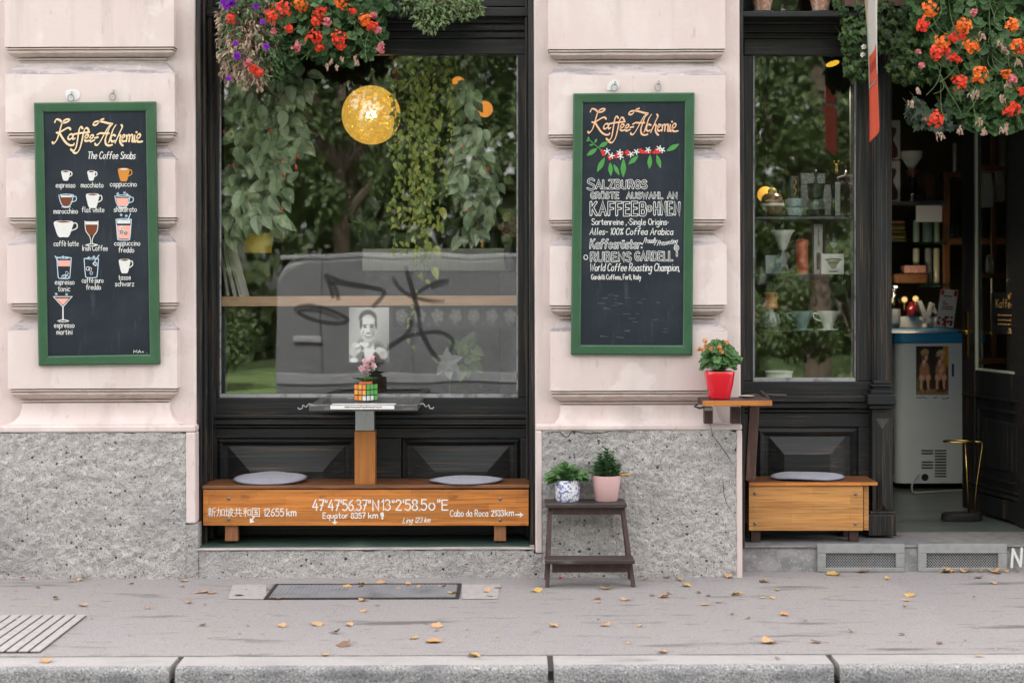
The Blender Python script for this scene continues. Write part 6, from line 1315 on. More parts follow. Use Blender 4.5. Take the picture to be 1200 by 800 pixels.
# portrait print on the glass: a smiling man in a dark jacket drinking from a small cup
g = lambda v: (min(.85, v*1.55), min(.84, v*1.53), min(.82, v*1.48))
man = [(.5, 1.02, .52, .34, 0, g(.075), .25), (.30, .80, .16, .22, 20, g(.10), .6), (.75, .85, .16, .22, -20, g(.06), .6), (.50, .78, .13, .20, 0, g(.55), .35), (.50, .62, .12, .12, 0, g(.22), .5),
       (.47, .20, .225, .155, 0, g(.035), .22), (.48, .38, .21, .245, 0, g(.42), .16), (.40, .36, .09, .16, 0, g(.52), 1), (.60, .42, .07, .16, 0, g(.26), 1), (.47, .25, .17, .05, 0, g(.50), .8), (.30, .30, .035, .10, 5, g(.05), .6), (.67, .30, .03, .10, -5, g(.05), .6),
       (.39, .325, .065, .014, -6, g(.05), .8), (.57, .325, .065, .014, 6, g(.05), .8), (.40, .36, .045, .016, 0, g(.04), .8), (.56, .36, .045, .016, 0, g(.04), .8), (.48, .42, .022, .06, 0, g(.60), .9), (.48, .465, .05, .012, 0, g(.12), .9), (.48, .515, .105, .030, 0, g(.08), .5), (.48, .510, .09, .015, 0, g(.72), .5), (.48, .565, .09, .012, 0, g(.25), .9), (.35, .47, .012, .06, 25, g(.20), .9), (.61, .47, .012, .06, -25, g(.16), .9),
       (.18, .74, .12, .10, 20, g(.46), .35), (.12, .80, .10, .10, 0, g(.38), .4), (.22, .69, .08, .018, -25, g(.62), .6), (.24, .74, .08, .016, -15, g(.2), .9), (.40, .665, .095, .055, 0, g(.74), .22), (.40, .63, .08, .012, 0, g(.35), .5), (.29, .66, .03, .03, 0, g(.55), .5), (.58, .79, .28, .016, 0, g(.76), .4), (.80, .80, .14, .07, 15, g(.44), .4), (.86, .86, .10, .08, 0, g(.36), .4), (.12, .96, .10, .05, 0, g(.55), .6), (.34, .93, .025, .09, 20, g(.02), .7), (.64, .93, .03, .09, -15, g(.03), .7)]
o = photo_print('portrait_print', 409, 360, 456, 424.5, GY + .0085, 88, 120, lambda u, v: g(.24 + .10*math.sin(u*3 + v*2) + .10*(u - .5)), man, PRINT, None, grain=.09, origin=P(432, 425, GY + .0085))
tag(o, 'black and white portrait print of a smiling man with a coffee cup behind the glass', 'photo print')
mb = MB(); Yl = .62                                              # white lily below the counter
LILY = mat('white_lily_petal', (.30, .31, .30), rough=.5, trans=.2)
t = thing('lily_stem', 'large white lily with pale leaves low in the right half of the window', 'flower', P(525, 462, Yl))
for a, l in ((90, .11), (20, .12), (-35, .12), (-80, .13), (-130, .12), (160, .12)): d = Vector((math.cos(R(a)), -.35, math.sin(R(a)))); leaf(mb, 'ovate', P(524, 424, Yl), d, (0, -1, .2), l*.8, rn)
mb.build('blossom', LILY, t); mb = MB(); mb.tube(catmull([P(524, 424, Yl + .01), P(527, 445, Yl + .02), P(526, 500, Yl + .03)], 4), .004, 6); mb.build('stem', STEM, t)
mb = MB()
for k in range(12): leaf(mb, 'ovate', P(545 + rn.uniform(-8, 8), 415 + rn.uniform(-14, 16), Yl + .05), Vector((rn.uniform(-.6, 1), -.2, rn.uniform(-.6, .8))), (0, -1, .3), rn.uniform(.07, .12), rn)
mb.build('foliage', L_PALE, t)
# spray painted tag on the outside of the glass
SPRAY = bpy.data.materials.new('black_spray_paint'); SPRAY.use_nodes = True; N, L = SPRAY.node_tree.nodes, SPRAY.node_tree.links
tr_ = N.new('ShaderNodeBsdfTransparent'); mx = N.new('ShaderNodeMixShader'); N['Principled BSDF'].inputs['Base Color'].default_value = (.01, .01, .011, 1); N['Principled BSDF'].inputs['Roughness'].default_value = .7
at = N.new('ShaderNodeAttribute'); at.attribute_name = 'print'; L.new(at.outputs['Fac'], mx.inputs[0]); L.new(tr_.outputs[0], mx.inputs[1]); L.new(N['Principled BSDF'].outputs[0], mx.inputs[2]); L.new(mx.outputs[0], N['Material Output'].inputs[0])
vs, fs, al = [], [], []
STK = [[(380, 322), (405, 331), (432, 336), (452, 341)], [(384, 330), (410, 334), (448, 339)], [(381, 321), (386, 334), (391, 350)], [(388, 330), (393, 338), (397, 352)], [(452, 341), (446, 350), (436, 360)], [(350, 368), (347, 361), (362, 358), (385, 363), (407, 374), (396, 379), (372, 376), (354, 369), (352, 364), (372, 364), (400, 374)],
       [(475, 311), (483, 340), (490, 367), (494, 390), (510, 420)], [(476, 318), (486, 348), (492, 372)], [(460, 324), (467, 336), (480, 346), (500, 352), (521, 353)], [(527, 328), (512, 331), (497, 338), (484, 348)], [(526, 331), (505, 337)], [(480, 374), (482, 380), (474, 394), (453, 410)], [(454, 406), (472, 396), (492, 391), (512, 389), (526, 394), (531, 402), (527, 413)], [(496, 392), (504, 408), (516, 424)]]
for si, st in enumerate(STK):
    c = catmull([(*p, 0) for p in st], 7); n = len(c); o = len(vs); Yt = GY - .0012 - si*.00008
    for i, p in enumerate(c):
        tt = (c[min(i+1, n-1)] - c[max(i-1, 0)]).normalized(); nn = Vector((-tt.y, tt.x, 0)); e = min(1, .3 + 4*i/n, .3 + 3*(1 - i/n)); wv = 3.4 + .8*noise.noise(Vector((i*.3, si, 0)))
        for s_, a in ((-1, 0), (-.45, .55*e), (0, .8*e), (.45, .55*e), (1, 0)): q = p + nn*(wv*s_); vs.append(P(q.x, q.y, Yt)); al.append(a)
    for i in range(n - 1):
        for k in range(4): fs.append((o+i*5+k, o+i*5+k+1, o+i*5+k+6, o+i*5+k+5))
mb = MB(); mb.add(vs, fs); o = mb.build('graffiti_tag', SPRAY, None, origin=P(440, 400, GY - .002))
a_ = o.data.color_attributes.new('print', 'FLOAT_COLOR', 'POINT'); a_.data.foreach_set('color', [c for v in al for c in (v, v, v, 1)])
tag(o, 'black sprayed graffiti scrawl on the glass of the big window', 'graffiti')

# ------------------------------------------------------------------ display window shelves
dY = .66
def shelf(label, y, th, m_, x0=880, x1=1001):
    mb = MB(); a, b = P(x0, y, dY - .1), P(x1, y, dY - .1); mb.box(a.x, b.x, dY - .1, dY + .22, a.z - th, a.z - .0005)
    obj1('display_shelf', label, 'shelf', mb, m_, a, bevel=.001)
shelf('dark upper display shelf holding cups and a black coffee maker', 254, .014, DARKM); shelf('glass display shelf under the red tin and white carton', 321.5, .008, SHELFG); shelf('glass display shelf under the two ceramic drippers', 387, .008, SHELFG); shelf('pale bottom display shelf at the window sill', 447, .012, PAPER)
mb = MB(); 
for px in (884, 1000): q = P(px, 300, dY + .2); mb.box(q.x - .012, q.x + .012, dY + .21, dY + .235, P(950, 470, dY).z, P(950, 60, dY).z)
obj1('shelf_frame', 'dark upright rails carrying the display shelves', 'shelf frame', mb, DARKM, P(950, 460, dY + .22))
def sz(y, Y=dY): return P(945, y, Y).z
def item(name, label, cat, px, ybase, Y=dY):
    c = P(px, ybase, Y); return thing(name, label, cat, c), c, S(Y)
PALEBLUE = mat('pale_blue_ceramic', (.40, .50, .52), [((.16, .30, .36), (60, 60, 90), .55, .6, .8)], rough=.25); BROWNP = mat('brown_lacquer', (.11, .045, .03), rough=.3); BLKPL = mat('black_plastic', (.015, .015, .016), rough=.35)
t, c, k = item('round_tin', 'round brown lidded coffee tin with pale bands on the upper display shelf', 'tin', 905, 253.5)
mb = MB(); mb.plathe(905, [(7, 253.5), (11.5, 250), (13.6, 243), (13.6, 237), (11.5, 230), (8, 227)], dY, 28); mb.build('tin_body', BROWNP, t, smooth='auto', angle=25)
mb = MB(); mb.plathe(905, [(13.75, 241.5), (13.85, 238.5)], dY, 28, cap=False); mb.plathe(905, [(10.2, 231.5), (8.9, 229)], dY, 28, cap=False); mb.build('pale_band', PAPER, t, smooth=True)
mb = MB(); mb.plathe(905, [(5, 227), (5.5, 224), (4, 221.5), (1.5, 220)], dY, 20); mb.build('lid', YELPOT, t, smooth='auto')
mb = MB(); rr = random.Random(6); x = 897
while x < 912: loop(mb, [(x, 235.6 + rr.uniform(-.6, .6)), (x + 1.2, 234 + rr.uniform(-.6, .6)), (x + 2, 235.8)], .8, dY - .15, 0); x += 2.5
mb.build('script_mark', ORANGEC, t)
for v in mb.v: pass
for i, (y0, y1, lab) in enumerate(((253.5, 243.6, 'lower of two stacked pale blue patterned cups on the display shelf'), (243.2, 233, 'upper of two stacked pale blue patterned cups on the display shelf'))):
    t, c, k = item('cup', lab, 'cup', 931, y0)
    mb = MB(); mb.plathe(931, [(6.5, y0), (8.5, y0 - 1), (10.8, y1 + 1), (11, y1), (10, y1), (9, y1 + 3)], dY, 28); mb.build('cup_body', PALEBLUE, t, smooth='auto')
t, c, k = item('canister', 'tall dark canister with a yellow script band behind the stacked cups', 'canister', 928, 253.5, dY + .12)
mb = MB(); mb.plathe(928, [(7.5, 253.5), (8, 252), (8, 209), (7, 207)], dY + .12, 24); mb.build('canister_body', BLKPL, t, smooth='auto')
mb = MB(); loop(mb, [(931, 228), (933, 223), (930.5, 219), (933, 214), (931, 209)], 1.6, dY + .078, 0); mb.build('script_mark', YELPOT, t)
t, c, k = item('coffee_maker', 'black coffee maker with a glass carafe on the upper display shelf', 'coffee maker', 956, 253.5)
mb = MB(); mb.plathe(956, [(10.5, 253.5), (11, 252.5), (11, 246), (10.4, 245.5)], dY, 28); mb.plathe(956, [(7.5, 233.5), (9, 232), (9.2, 226), (10.5, 218), (11.2, 215.5), (10.4, 215.5)], dY, 28); mb.build('black_body', BLKPL, t, smooth='auto')
mb = MB(); mb.plathe(956, [(9.6, 245.4), (10.3, 240), (9, 235), (8, 233.6)], dY, 28, cap=False); mb.build('glass_carafe', CLEAR, t, smooth=True)
mb = MB(); mb.plathe(956, [(3.4, 215.3), (2.2, 213), (1.2, 208), (2.8, 203), (0.8, 199)], dY, 16); mb.build('lid_knob', BLKPL, t, smooth=True)
t, c, k = item('coffee_grinder', 'tall silver and black hand grinder at the right of the upper display shelf', 'coffee grinder', 982, 253.5)
mb = MB(); mb.plathe(982, [(8.5, 253.5), (9, 250), (7.2, 235), (8.6, 216), (8.6, 212.5)], dY, 28); mb.build('black_body', BLKPL, t, smooth='auto')
mb = MB(); mb.pbox(979, 214, 985, 253, dY - .048, dY - .02); mb.build('silver_front', STEEL, t, bevel=.002)
mb = MB(); mb.tube([P(982, 212, dY), P(982, 208, dY), P(990, 206, dY), P(992, 200, dY)], .006, 8); mb.build('crank', STEEL, t, smooth=True)
t, c, k = item('brass_figure', 'small brass figure shape above the hand grinder in the display window', 'ornament', 980, 203, dY + .1)
mb = MB(); mb.plathe(980, [(2.6, 203.5), (3.2, 200), (2, 197), (3, 194.5), (3.2, 192)], dY + .1, 14); mb.tube([P(977.6, 192, dY+.1), P(977, 188.6, dY+.1), P(979, 190, dY+.1)], .003, 6); mb.tube([P(982.6, 192, dY+.1), P(983, 188.6, dY+.1), P(981, 190, dY+.1)], .003, 6); mb.build('figure_body', BRASS, t, smooth=True)
for x0, y0, x1, y1, lab in ((938.5, 203, 967, 216, 'upper pale patterned card behind the black coffee maker'), (938.5, 216.6, 977, 252, 'lower pale patterned card behind the black coffee maker')):
    mb = MB(); mb.pbox(x0, y0, x1, y1, dY + .16, dY + .164); obj1('pattern_card', lab, 'card', mb, mat('grey_pattern_card', (.30, .31, .30), [((.52, .52, .5), (60, 60, 60), .5, .6, .8)], rough=.8), P((x0+x1)/2, y1, dY + .16))
t, c, k = item('glass_dripper', 'ribbed glass dripper standing on its carafe left on the middle glass shelf', 'coffee dripper', 917, 321)
mb = MB(); mb.plathe(917, [(3.4, 293), (5, 289), (9.5, 277), (13.4, 271), (13, 270), (9, 277)], dY, 30, cap=False)
for i in range(26): a = 2*math.pi*i/26; q = P(917, 270.5, dY); mb.ball(q + Vector((13.2*k*math.cos(a), 13.2*k*math.sin(a), 0)), .0045, 6, 4)
mb.build('ribbed_cone', mat('frosted_glass', (.55, .58, .57), rough=.25, spec=.8), t, smooth=True)
mb = MB(); mb.plathe(917, [(12, 321), (13, 319), (11, 310), (6, 296), (5.4, 292)], dY, 30, cap=False); mb.build('carafe', CLEAR, t, smooth=True)
mb = MB(); mb.tube(catmull([P(928, 278, dY), P(937, 273, dY), P(936, 279, dY), P(925, 285, dY)], 5), .003, 6); mb.build('handle', CLEAR, t, smooth=True)
mb = MB(); mb.pbox(897, 299, 916, 320.5, dY + .06, dY + .13); obj1('frosted_box', 'small frosted clear box behind the carafe on the middle glass shelf', 'box', mb, mat('frosted_box', (.42, .45, .44), rough=.4), P(907, 320, dY + .1), bevel=.002)
t, c, k = item('red_tin', 'tall red coffee tin on the middle glass shelf', 'tin', 940, 321); REDTIN = mat('weathered_red_tin', (.44, .055, .035), [((.56, .16, .11), (40, 40, 25), .5, .65, .7)], rough=.4)
mb = MB(); mb.plathe(940, [(6.8, 321), (7, 320), (7, 286), (6.4, 284.5)], dY, 28); mb.build('tin_body', REDTIN, t, smooth='auto'); mb = MB(); mb.plathe(940, [(7.3, 284.4), (7.3, 281), (3, 280.4), (1, 279)], dY, 28); mb.build('lid', REDTIN, t, smooth='auto')
t, c, k = item('tall_carton', 'slim grey carton standing right of the red tin', 'carton', 959, 321)
mb = MB(); mb.pbox(953.8, 262.5, 964, 321, dY, dY + .06); mb.build('carton_body', mat('grey_carton', (.40, .39, .40), rough=.7), t, bevel=.001); mb = MB(); mb.pbox(957, 296, 961, 316, dY - .002, dY - .0006); mb.build('dark_window', BLKPL, t)
mb = MB(); rr = random.Random(8); y = 268
while y < 288: loop(mb, [(958.5, y), (960 + rr.uniform(-.6, .6), y + 1), (958.6, y + 2)], .7, dY - .001, 0); y += 2.6
mb.build('upright_print', BLKPL, t)
t, c, k = item('dripper_carton', 'white carton printed with a paper cone dripper right on the middle glass shelf', 'carton', 976, 322)
mb = MB(); mb.pbox(962.5, 297.5, 989, 321.2, dY - .05, dY + .06); mb.build('carton_body', PAPER, t, bevel=.001)
mb = MB(); Yq = dY - .0506; blob(mb, [(968, 304.5), (985, 304.5), (978.5, 315), (974.5, 315)], Yq, 0, 0); blob(mb, [(970.5, 317), (982.5, 317), (981, 319), (972, 319)], Yq, 0, 0); mb.build('dripper_picture', mat('beige_print', (.30, .27, .19), rough=.7), t)
mb = MB(); loop(mb, [(967, 304.2), (976, 303.2), (986, 304.2)], 1.1, Yq - .0004, 0); loop(mb, [(970, 308), (983, 308)], .6, Yq - .0004, 0, False); mb.build('dripper_picture', BLKPL, t)
t, c, k = item('glass_funnel', 'clear glass funnel standing on the white carton', 'funnel', 977, 297)
mb = MB(); mb.plathe(977, [(4, 297), (1.6, 291), (5, 285), (8.5, 274), (8.2, 273.5)], dY, 24, cap=False); mb.build('funnel_body', CLEAR, t, smooth=True); mb = MB(); mb.plathe(977, [(1.5, 291), (4.6, 285.5), (5, 284.5), (1, 284)], dY, 20); mb.build('filter_insert', WHITECER, t, smooth='auto')
t, c, k = item('glass_brewer', 'glass pour-over brewer with a wooden collar left on the lower glass shelf', 'coffee brewer', 903, 386)
mb = MB(); mb.plathe(903, [(9, 386), (11.5, 383), (11.5, 374), (6, 362), (5.5, 356), (10, 343)], dY, 28, cap=False); mb.build('glass_body', CLEAR, t, smooth=True)
mb = MB(); mb.plathe(903, [(8.4, 361), (9, 358.5), (7.4, 353), (8.6, 346), (9.4, 343), (8, 342.5)], dY, 28); mb.build('wooden_collar', PALEWOOD, t, smooth='auto'); mb = MB(); mb.plathe(903, [(11.2, 382.5), (11.3, 374), (7.5, 366), (7, 365.5)], dY, 28); mb.build('coffee_fill', mat('smoky_fill', (.20, .21, .21), rough=.15), t, smooth='auto')
for px, m_, lab in ((940, mat('slate_blue_ceramic', (.13, .21, .25), rough=.3), 'slate blue ceramic dripper on the lower glass shelf'), (970.5, WHITECER, 'white ceramic dripper with a looped handle on the lower glass shelf')):
    t, c, k = item('ceramic_dripper', lab, 'coffee dripper', px, 386.5)
    mb = MB(); mb.plathe(px, [(12, 386.5), (12, 385.4), (5.5, 384.6), (5.8, 382), (9.5, 373), (12.8, 366), (13, 364.5), (12, 364.5), (9, 372)], dY, 32); mb.build('cone', m_, t, smooth='auto', angle=50)
    mb = MB(); mb.tube(catmull([P(px - 11, 368, dY), P(px - 17, 367, dY), P(px - 16, 373, dY), P(px - 8, 376, dY)], 5), .0045, 8); mb.build('handle', m_, t, smooth=True)
t, c, k = item('white_bowl', 'wide white bowl on the bottom display shelf', 'bowl', 913, 446)
mb = MB(); mb.plathe(913, [(13.5, 446), (15, 443.5), (15.3, 437), (16.6, 435.6), (16.4, 434.6), (14.5, 436)], dY, 32); mb.build('bowl_body', WHITECER, t, smooth='auto')
mb = MB(); mb.pbox(890, 418, 931, 433.6, dY + .08, dY + .084); obj1('glass_cover', 'clear upright glass plate behind the white bowl', 'glass plate', mb, CLEAR, P(910, 446, dY + .08))
t = thing('disc_lamp', 'flat yellow disc lamp glowing at the top of the narrow window', 'lamp', P(976, 75, .9)); c = P(976, 75, .9)
mb = MB(); pts = [c + Vector((.042*math.cos(R(a))*math.cos(R(20)) - .0*math.sin(R(a)), .03*math.sin(R(a)), .042*math.cos(R(a))*math.sin(R(20)) + .018*math.sin(R(a)))) for a in range(0, 360, 15)]; mb.prism(pts, (0, .012, .004)); mb.build('lamp_shade', emat('yellow_lamp_disc', (.85, .50, .03), .14), t)
mb = MB(); mb.tube([c + Vector((0, .006, .015)), (c.x, c.y, WT)], .002, 5); mb.build('cord', BLACK, t); lamp_fill_light(t, c - Vector((0, .03, .05)), 9, .012, True)
t = thing('globe_lamp', 'amber glowing ball standing in for a lamp reflection behind the round brown tin', 'lamp', P(897, 228, 1.3)); c = P(897, 228, 1.3)  # made-up glowing ball and cord in place of a mirrored lamp
mb = MB(); mb.ball(c, 9.5*S(1.3), 20, 12); mb.build('lamp_shade', emat('amber_reflection_glow', (.85, .42, .06), .13), t, smooth=True); mb = MB(); mb.tube([c, (c.x, c.y, WT)], .003, 5); mb.build('cord', BLACK, t)

# ------------------------------------------------------------------ shelves and goods seen through the doorway
gY = 3.75; SHW = mat('brown_shelf_wood', (.16, .065, .025), rough=.5)
t = thing('goods_shelf', 'brown wooden shelf unit with glass shelves deep inside the doorway', 'shelf unit', P(1085, 560, gY + .2))
mb = MB(); a = P(1106, 200, gY).x; b = P(1113, 200, gY).x; mb.box(a, b, gY, gY + .05, fz, P(1100, 202, gY).z); mb.build('upright_post', SHW, t, bevel=.003)
for y0, y1 in ((202, 208.5), (279, 286)): mb = MB(); mb.box(b + .001, b + .45, gY, gY + .3, P(1120, y1, gY).z, P(1120, y0, gY).z); mb.build('wooden_shelf', SHW, t, bevel=.003)
for y in (236.5, 284, 333): mb = MB(); mb.box(P(1020, y, gY).x, a - .002, gY - .1, gY + .3, P(1070, y + 3.5, gY).z, P(1070, y, gY).z); mb.build('glass_shelf', SHELFG if y > 240 else DARKM, t)
mb = MB(); mb.box(P(1082, 200, gY).x, a - .002, gY + .28, gY + .30, P(1090, 236, gY).z, P(1090, 202, gY).z); mb.build('back_panel', SHW, t)
mb = MB(); mb.box(P(1000, 200, gY).x, P(1130, 200, gY).x, gY - .12, gY + .35, fz, P(1070, 384, gY).z); mb.build('cabinet_base', DARKM, t)
mb = MB(); mb.pbox(1030, 371, 1100, 383.5, gY - .18, gY - .121); mb.build('pale_ledge', PAPER, t)
def gi(name, label, cat, px, y, Y=gY): return thing(name, label, cat, P(px, y, Y))
for y0, y1, lab in ((141, 186.5, 'upper white box with a brown coffee flask picture inside the doorway'), (188.5, 236, 'lower white box with a brown coffee flask picture inside the doorway')):
    t = gi('flask_carton', lab, 'carton', 1045, y1); mb = MB(); mb.pbox(1030, y0, 1055, y1, gY - .06, gY + .15); mb.build('carton_body', PAPER, t, bevel=.002)
    h = y1 - y0; mb = MB(); blob(mb, [(1036, y0 + h*.2), (1050, y0 + h*.2), (1049, y0 + h*.38), (1046.5, y0 + h*.5), (1051.5, y0 + h*.72), (1052, y0 + h*.9), (1049, y0 + h*.97), (1036, y0 + h*.97), (1034, y0 + h*.8), (1039, y0 + h*.5)], gY - .0606, 0, 2); mb.build('flask_picture', BROWNP, t)
t = gi('flask_brewer', 'glass pour-over flask holding a white paper filter on the doorway shelf', 'coffee brewer', 1068, 236)
mb = MB(); mb.plathe(1069, [(15, 236), (16, 233), (15, 226), (6, 207), (5, 204), (13, 186)], gY, 28, cap=False); mb.build('glass_body', CLEAR, t, smooth=True)
mb = MB(); mb.plathe(1068, [(1.5, 203), (5, 196), (10.5, 187), (12, 186), (13.2, 178), (12.4, 177.5)], gY, 22); mb.build('paper_filter', PAPER, t)
mb = MB(); mb.plathe(1069, [(7, 208), (6, 205), (7.5, 200)], gY, 24); mb.build('wooden_collar', SHW, t, smooth='auto')
mb = MB(); mb.pbox(1073.5, 241, 1104, 260, gY - .12, gY - .118); t = obj1('paper_note', 'white paper note hanging from the upper glass shelf in the doorway', 'note', mb, PAPER, P(1089, 260, gY - .12))
for i, (x0, x1, y0, y1, lab) in enumerate(((1070, 1077.5, 258, 283.5, 'pale glass left in the upper row under the paper note'), (1081, 1093, 259, 283.5, 'broad glass jar in the upper row under the paper note'), (1094.5, 1101.5, 259, 283.5, 'pale green glass right in the upper row under the paper note'), (1070, 1077.5, 291, 332.5, 'pale tall glass left in the lower row behind the cake'), (1084, 1092, 291, 332.5, 'grey tall glass in the middle of the lower row behind the cake'), (1094, 1101.5, 291, 332.5, 'cream tall glass right in the lower row behind the cake'))):
    t = gi('glass_jar', lab, 'jar', (x0 + x1)/2, y1, gY + .1); r = (x1 - x0)/2
    mb = MB(); mb.plathe((x0 + x1)/2, [(r*.9, y1), (r, y1 - 1), (r, y0 + 2), (r*.85, y0)], gY + .1, 18); mb.build('jar_body', mat('milky_glass', [(.42, .43, .36), (.20, .22, .22), (.44, .43, .30)][i % 3], rough=.2), t, smooth='auto')
t = gi('pastry_stack', 'stack of dark brown pastries on the middle glass shelf by the door column', 'pastry', 1050, 283); mb = MB()
for y in (279, 274, 269, 263, 258): mb.pbox(1038, y, 1063 - (279-y)*.12, y + 4, gY, gY + .15)
mb.build('pastry_layers', mat('dark_pastry', (.12, .055, .02), rough=.6), t, bevel=.008); mb = MB()
for y in (277.6, 266.8): mb.pbox(1037.5, y, 1060, y + 1.4, gY - .004, gY + .14)
mb.build('custard_layer', YELPOT, t)
t = gi('loaf_cake', 'long brown loaf cake on the lower glass shelf', 'cake', 1068, 333); mb = MB(); mb.pbox(1048, 320, 1088, 332.5, gY, gY + .16); mb.build('cake_body', mat('brown_cake', (.15, .062, .018), [((.08, .03, .01), (60, 60, 60), .5, .6, .8)], rough=.8), t, bevel=.02, seg=3)
t = gi('pink_carton', 'flat pink printed carton lying on the loaf cake', 'carton', 1073, 320); mb = MB(); mb.pbox(1060, 311, 1085, 319.6, gY + .02, gY + .14); mb.build('carton_body', mat('pink_print_carton', (.42, .19, .15), [((.55, .33, .28), (60, 60, 60), .5, .6, .8)], rough=.6), t, bevel=.002)
kY = gY - .2
def zcnt(px): return P(px, 383.5, kY).z
t = gi('glass_bottle', 'clear glass bottle beside the door column on the pale ledge', 'bottle', 1048, 383, kY); mb = MB(); mb.plathe(1048, [(6.5, 383), (7, 381), (7, 356), (3, 346), (2.6, 337), (3.2, 335)], kY, 22, cap=False); mb.build('bottle_body', CLEAR, t, smooth=True); mb = MB(); mb.plathe(1048, [(7.1, 378), (7.1, 362)], kY, 22, cap=False); mb.build('bottle_label', GALV, t, smooth=True)
t = gi('red_jar', 'small round jar of red syrup on the pale ledge', 'jar', 1069, 370, kY); mb = MB(); mb.plathe(1069, [(5, 370.5), (7, 367), (6, 360), (3.4, 357), (3.4, 354)], kY, 22); mb.build('jar_body', mat('red_syrup', (.13, .006, .008), rough=.1, coat=.5), t, smooth='auto')
BULB = emat('display_bulb', (1, .70, .28), .07)
for i, (x, y, lab) in enumerate(((1044, 352, 'warm display bulb nearest the door column behind the glass bottle'), (1060, 351, 'warm display bulb above the red jar'), (1073, 350, 'warm display bulb left of the napkin holder'))):
    t = gi('display_bulb', lab, 'bulb', x, y + 12, gY + .05); mb = MB(); mb.ball(P(x, y, gY + .05), .024, 12, 8); mb.build('glass_bulb', BULB, t, smooth=True); mb = MB(); mb.tube([P(x, y + 3, gY + .05), P(x, y + 12, gY + .05)], .010, 8); mb.build('socket', BRASS, t)
    lamp_fill_light(t, P(x - 5, y - 14, gY - .34), .20, .01)  # added fill set forward of the bulb, lighting the fronts of the goods
t = gi('napkin_holder', 'silver folded napkin holder on the pale ledge', 'napkin holder', 1087, 378, kY); mb = MB()
for pts in ([(1076, 353), (1080, 352), (1089, 372), (1083, 377)], [(1091, 354), (1096, 356), (1090, 372), (1086, 368)], [(1094, 357), (1099, 366), (1097, 369), (1091, 363)], [(1079, 375), (1092, 372), (1092, 378), (1080, 379)]): mb.prism([P(x, y, kY) for x, y in pts][::-1], (0, .05, 0))
mb.build('folded_sheet', mat('silver_sheet', (.42, .43, .44), rough=.4, metal=.4), t, bevel=.002)
mb = MB(); mb.plathe(1084.5, [(3.4, 383.3), (3.6, 379.2)], kY, 14); mb.build('foot', PAPER, t)
# brochure stand
bQ = 2.6; BR = [(1103, 339), (1123, 340), (1117, 384), (1097, 383)]
t = thing('brochure', 'upright white and red printed brochure on the freezer lid', 'brochure', P(1107, 384, bQ)); mb = MB(); mb.prism([P(*p, bQ) for p in BR][::-1], (0, .012, 0)); mb.build('sheet', PAPER, t)
bz = lambda u, v: tuple(BR[0][i] + (BR[1][i]-BR[0][i])*u + (BR[3][i]-BR[0][i])*v for i in (0, 1))
mb = MB(); 
for u0, u1, v0, v1 in ((.02, .2, .02, .14), (.78, .99, .02, .17)): blob(mb, [bz(u0, v0), bz(u1, v0), bz(u1*.97, v1), bz(u0, v1)], bQ - .0008, 0, 0)
rr = random.Random(12)
for k in range(26): u, v = rr.uniform(.08, .88), rr.uniform(.70, .96); x, y = bz(u, v); blob(mb, [(x + 1.6*math.cos(a), y + 1.6*math.sin(a)) for a in (0, 1, 2, 3, 4, 5)], bQ - .001 - k*.00006, rr.choice((0, 1, 1)), 0)
for v, n in ((.17, 3), (.32, 1), (.38, 2), (.45, 4), (.51, 4)):
    for k in range(n): loop(mb, [bz(.22 + .16*k, v), bz(.34 + .16*k, v + .003)], 1.3, bQ - .0008, 1, False)
mb.build('print', [REDC, mat('maroon_print', (.16, .015, .02), rough=.6)], t)
# things on the right shelf boards and behind the open door
for x, y0, y1, r, lab in ((1118.5, 168, 201.5, 2.2, 'slim white bottle on the upper wooden shelf'), (1116, 262, 278.5, 3, 'left small glass on the lower wooden shelf'), (1122, 262, 278.5, 2.6, 'middle small glass on the lower wooden shelf'), (1128, 263, 278.5, 2.8, 'right small glass on the lower wooden shelf')):
    t = gi('slim_bottle' if y0 < 200 else 'drinking_glass', lab, 'bottle' if y0 < 200 else 'glass', x, y1, gY + .1); mb = MB(); mb.plathe(x, [(r*.85, y1), (r, y1 - 1), (r, y0 + 1), (r*.9, y0)], gY + .1, 14); mb.build('bottle_body' if y0 < 200 else 'glass_body', PAPER if y0 < 200 else CLEAR, t, smooth='auto')
wY = 2.15
t = thing('wall_rack', 'dark wooden wall rack of hanging coffee bags behind the open glass door', 'rack', (P(1180, 300, wY).x, wY, fz)); mb = MB()
xa, xb = P(1146, 300, wY).x, P(1290, 300, wY).x
for y in (194, 320, 420): mb.box(xa, xb, wY, wY + .22, P(1180, y + 6, wY).z, P(1180, y, wY).z)
for px in (1146, 1172, 1215): q = P(px, 300, wY).x; mb.box(q, q + .03, wY + .18, wY + .215, fz, 2.9)
mb.build('rack_frame', SHW, t, bevel=.003)
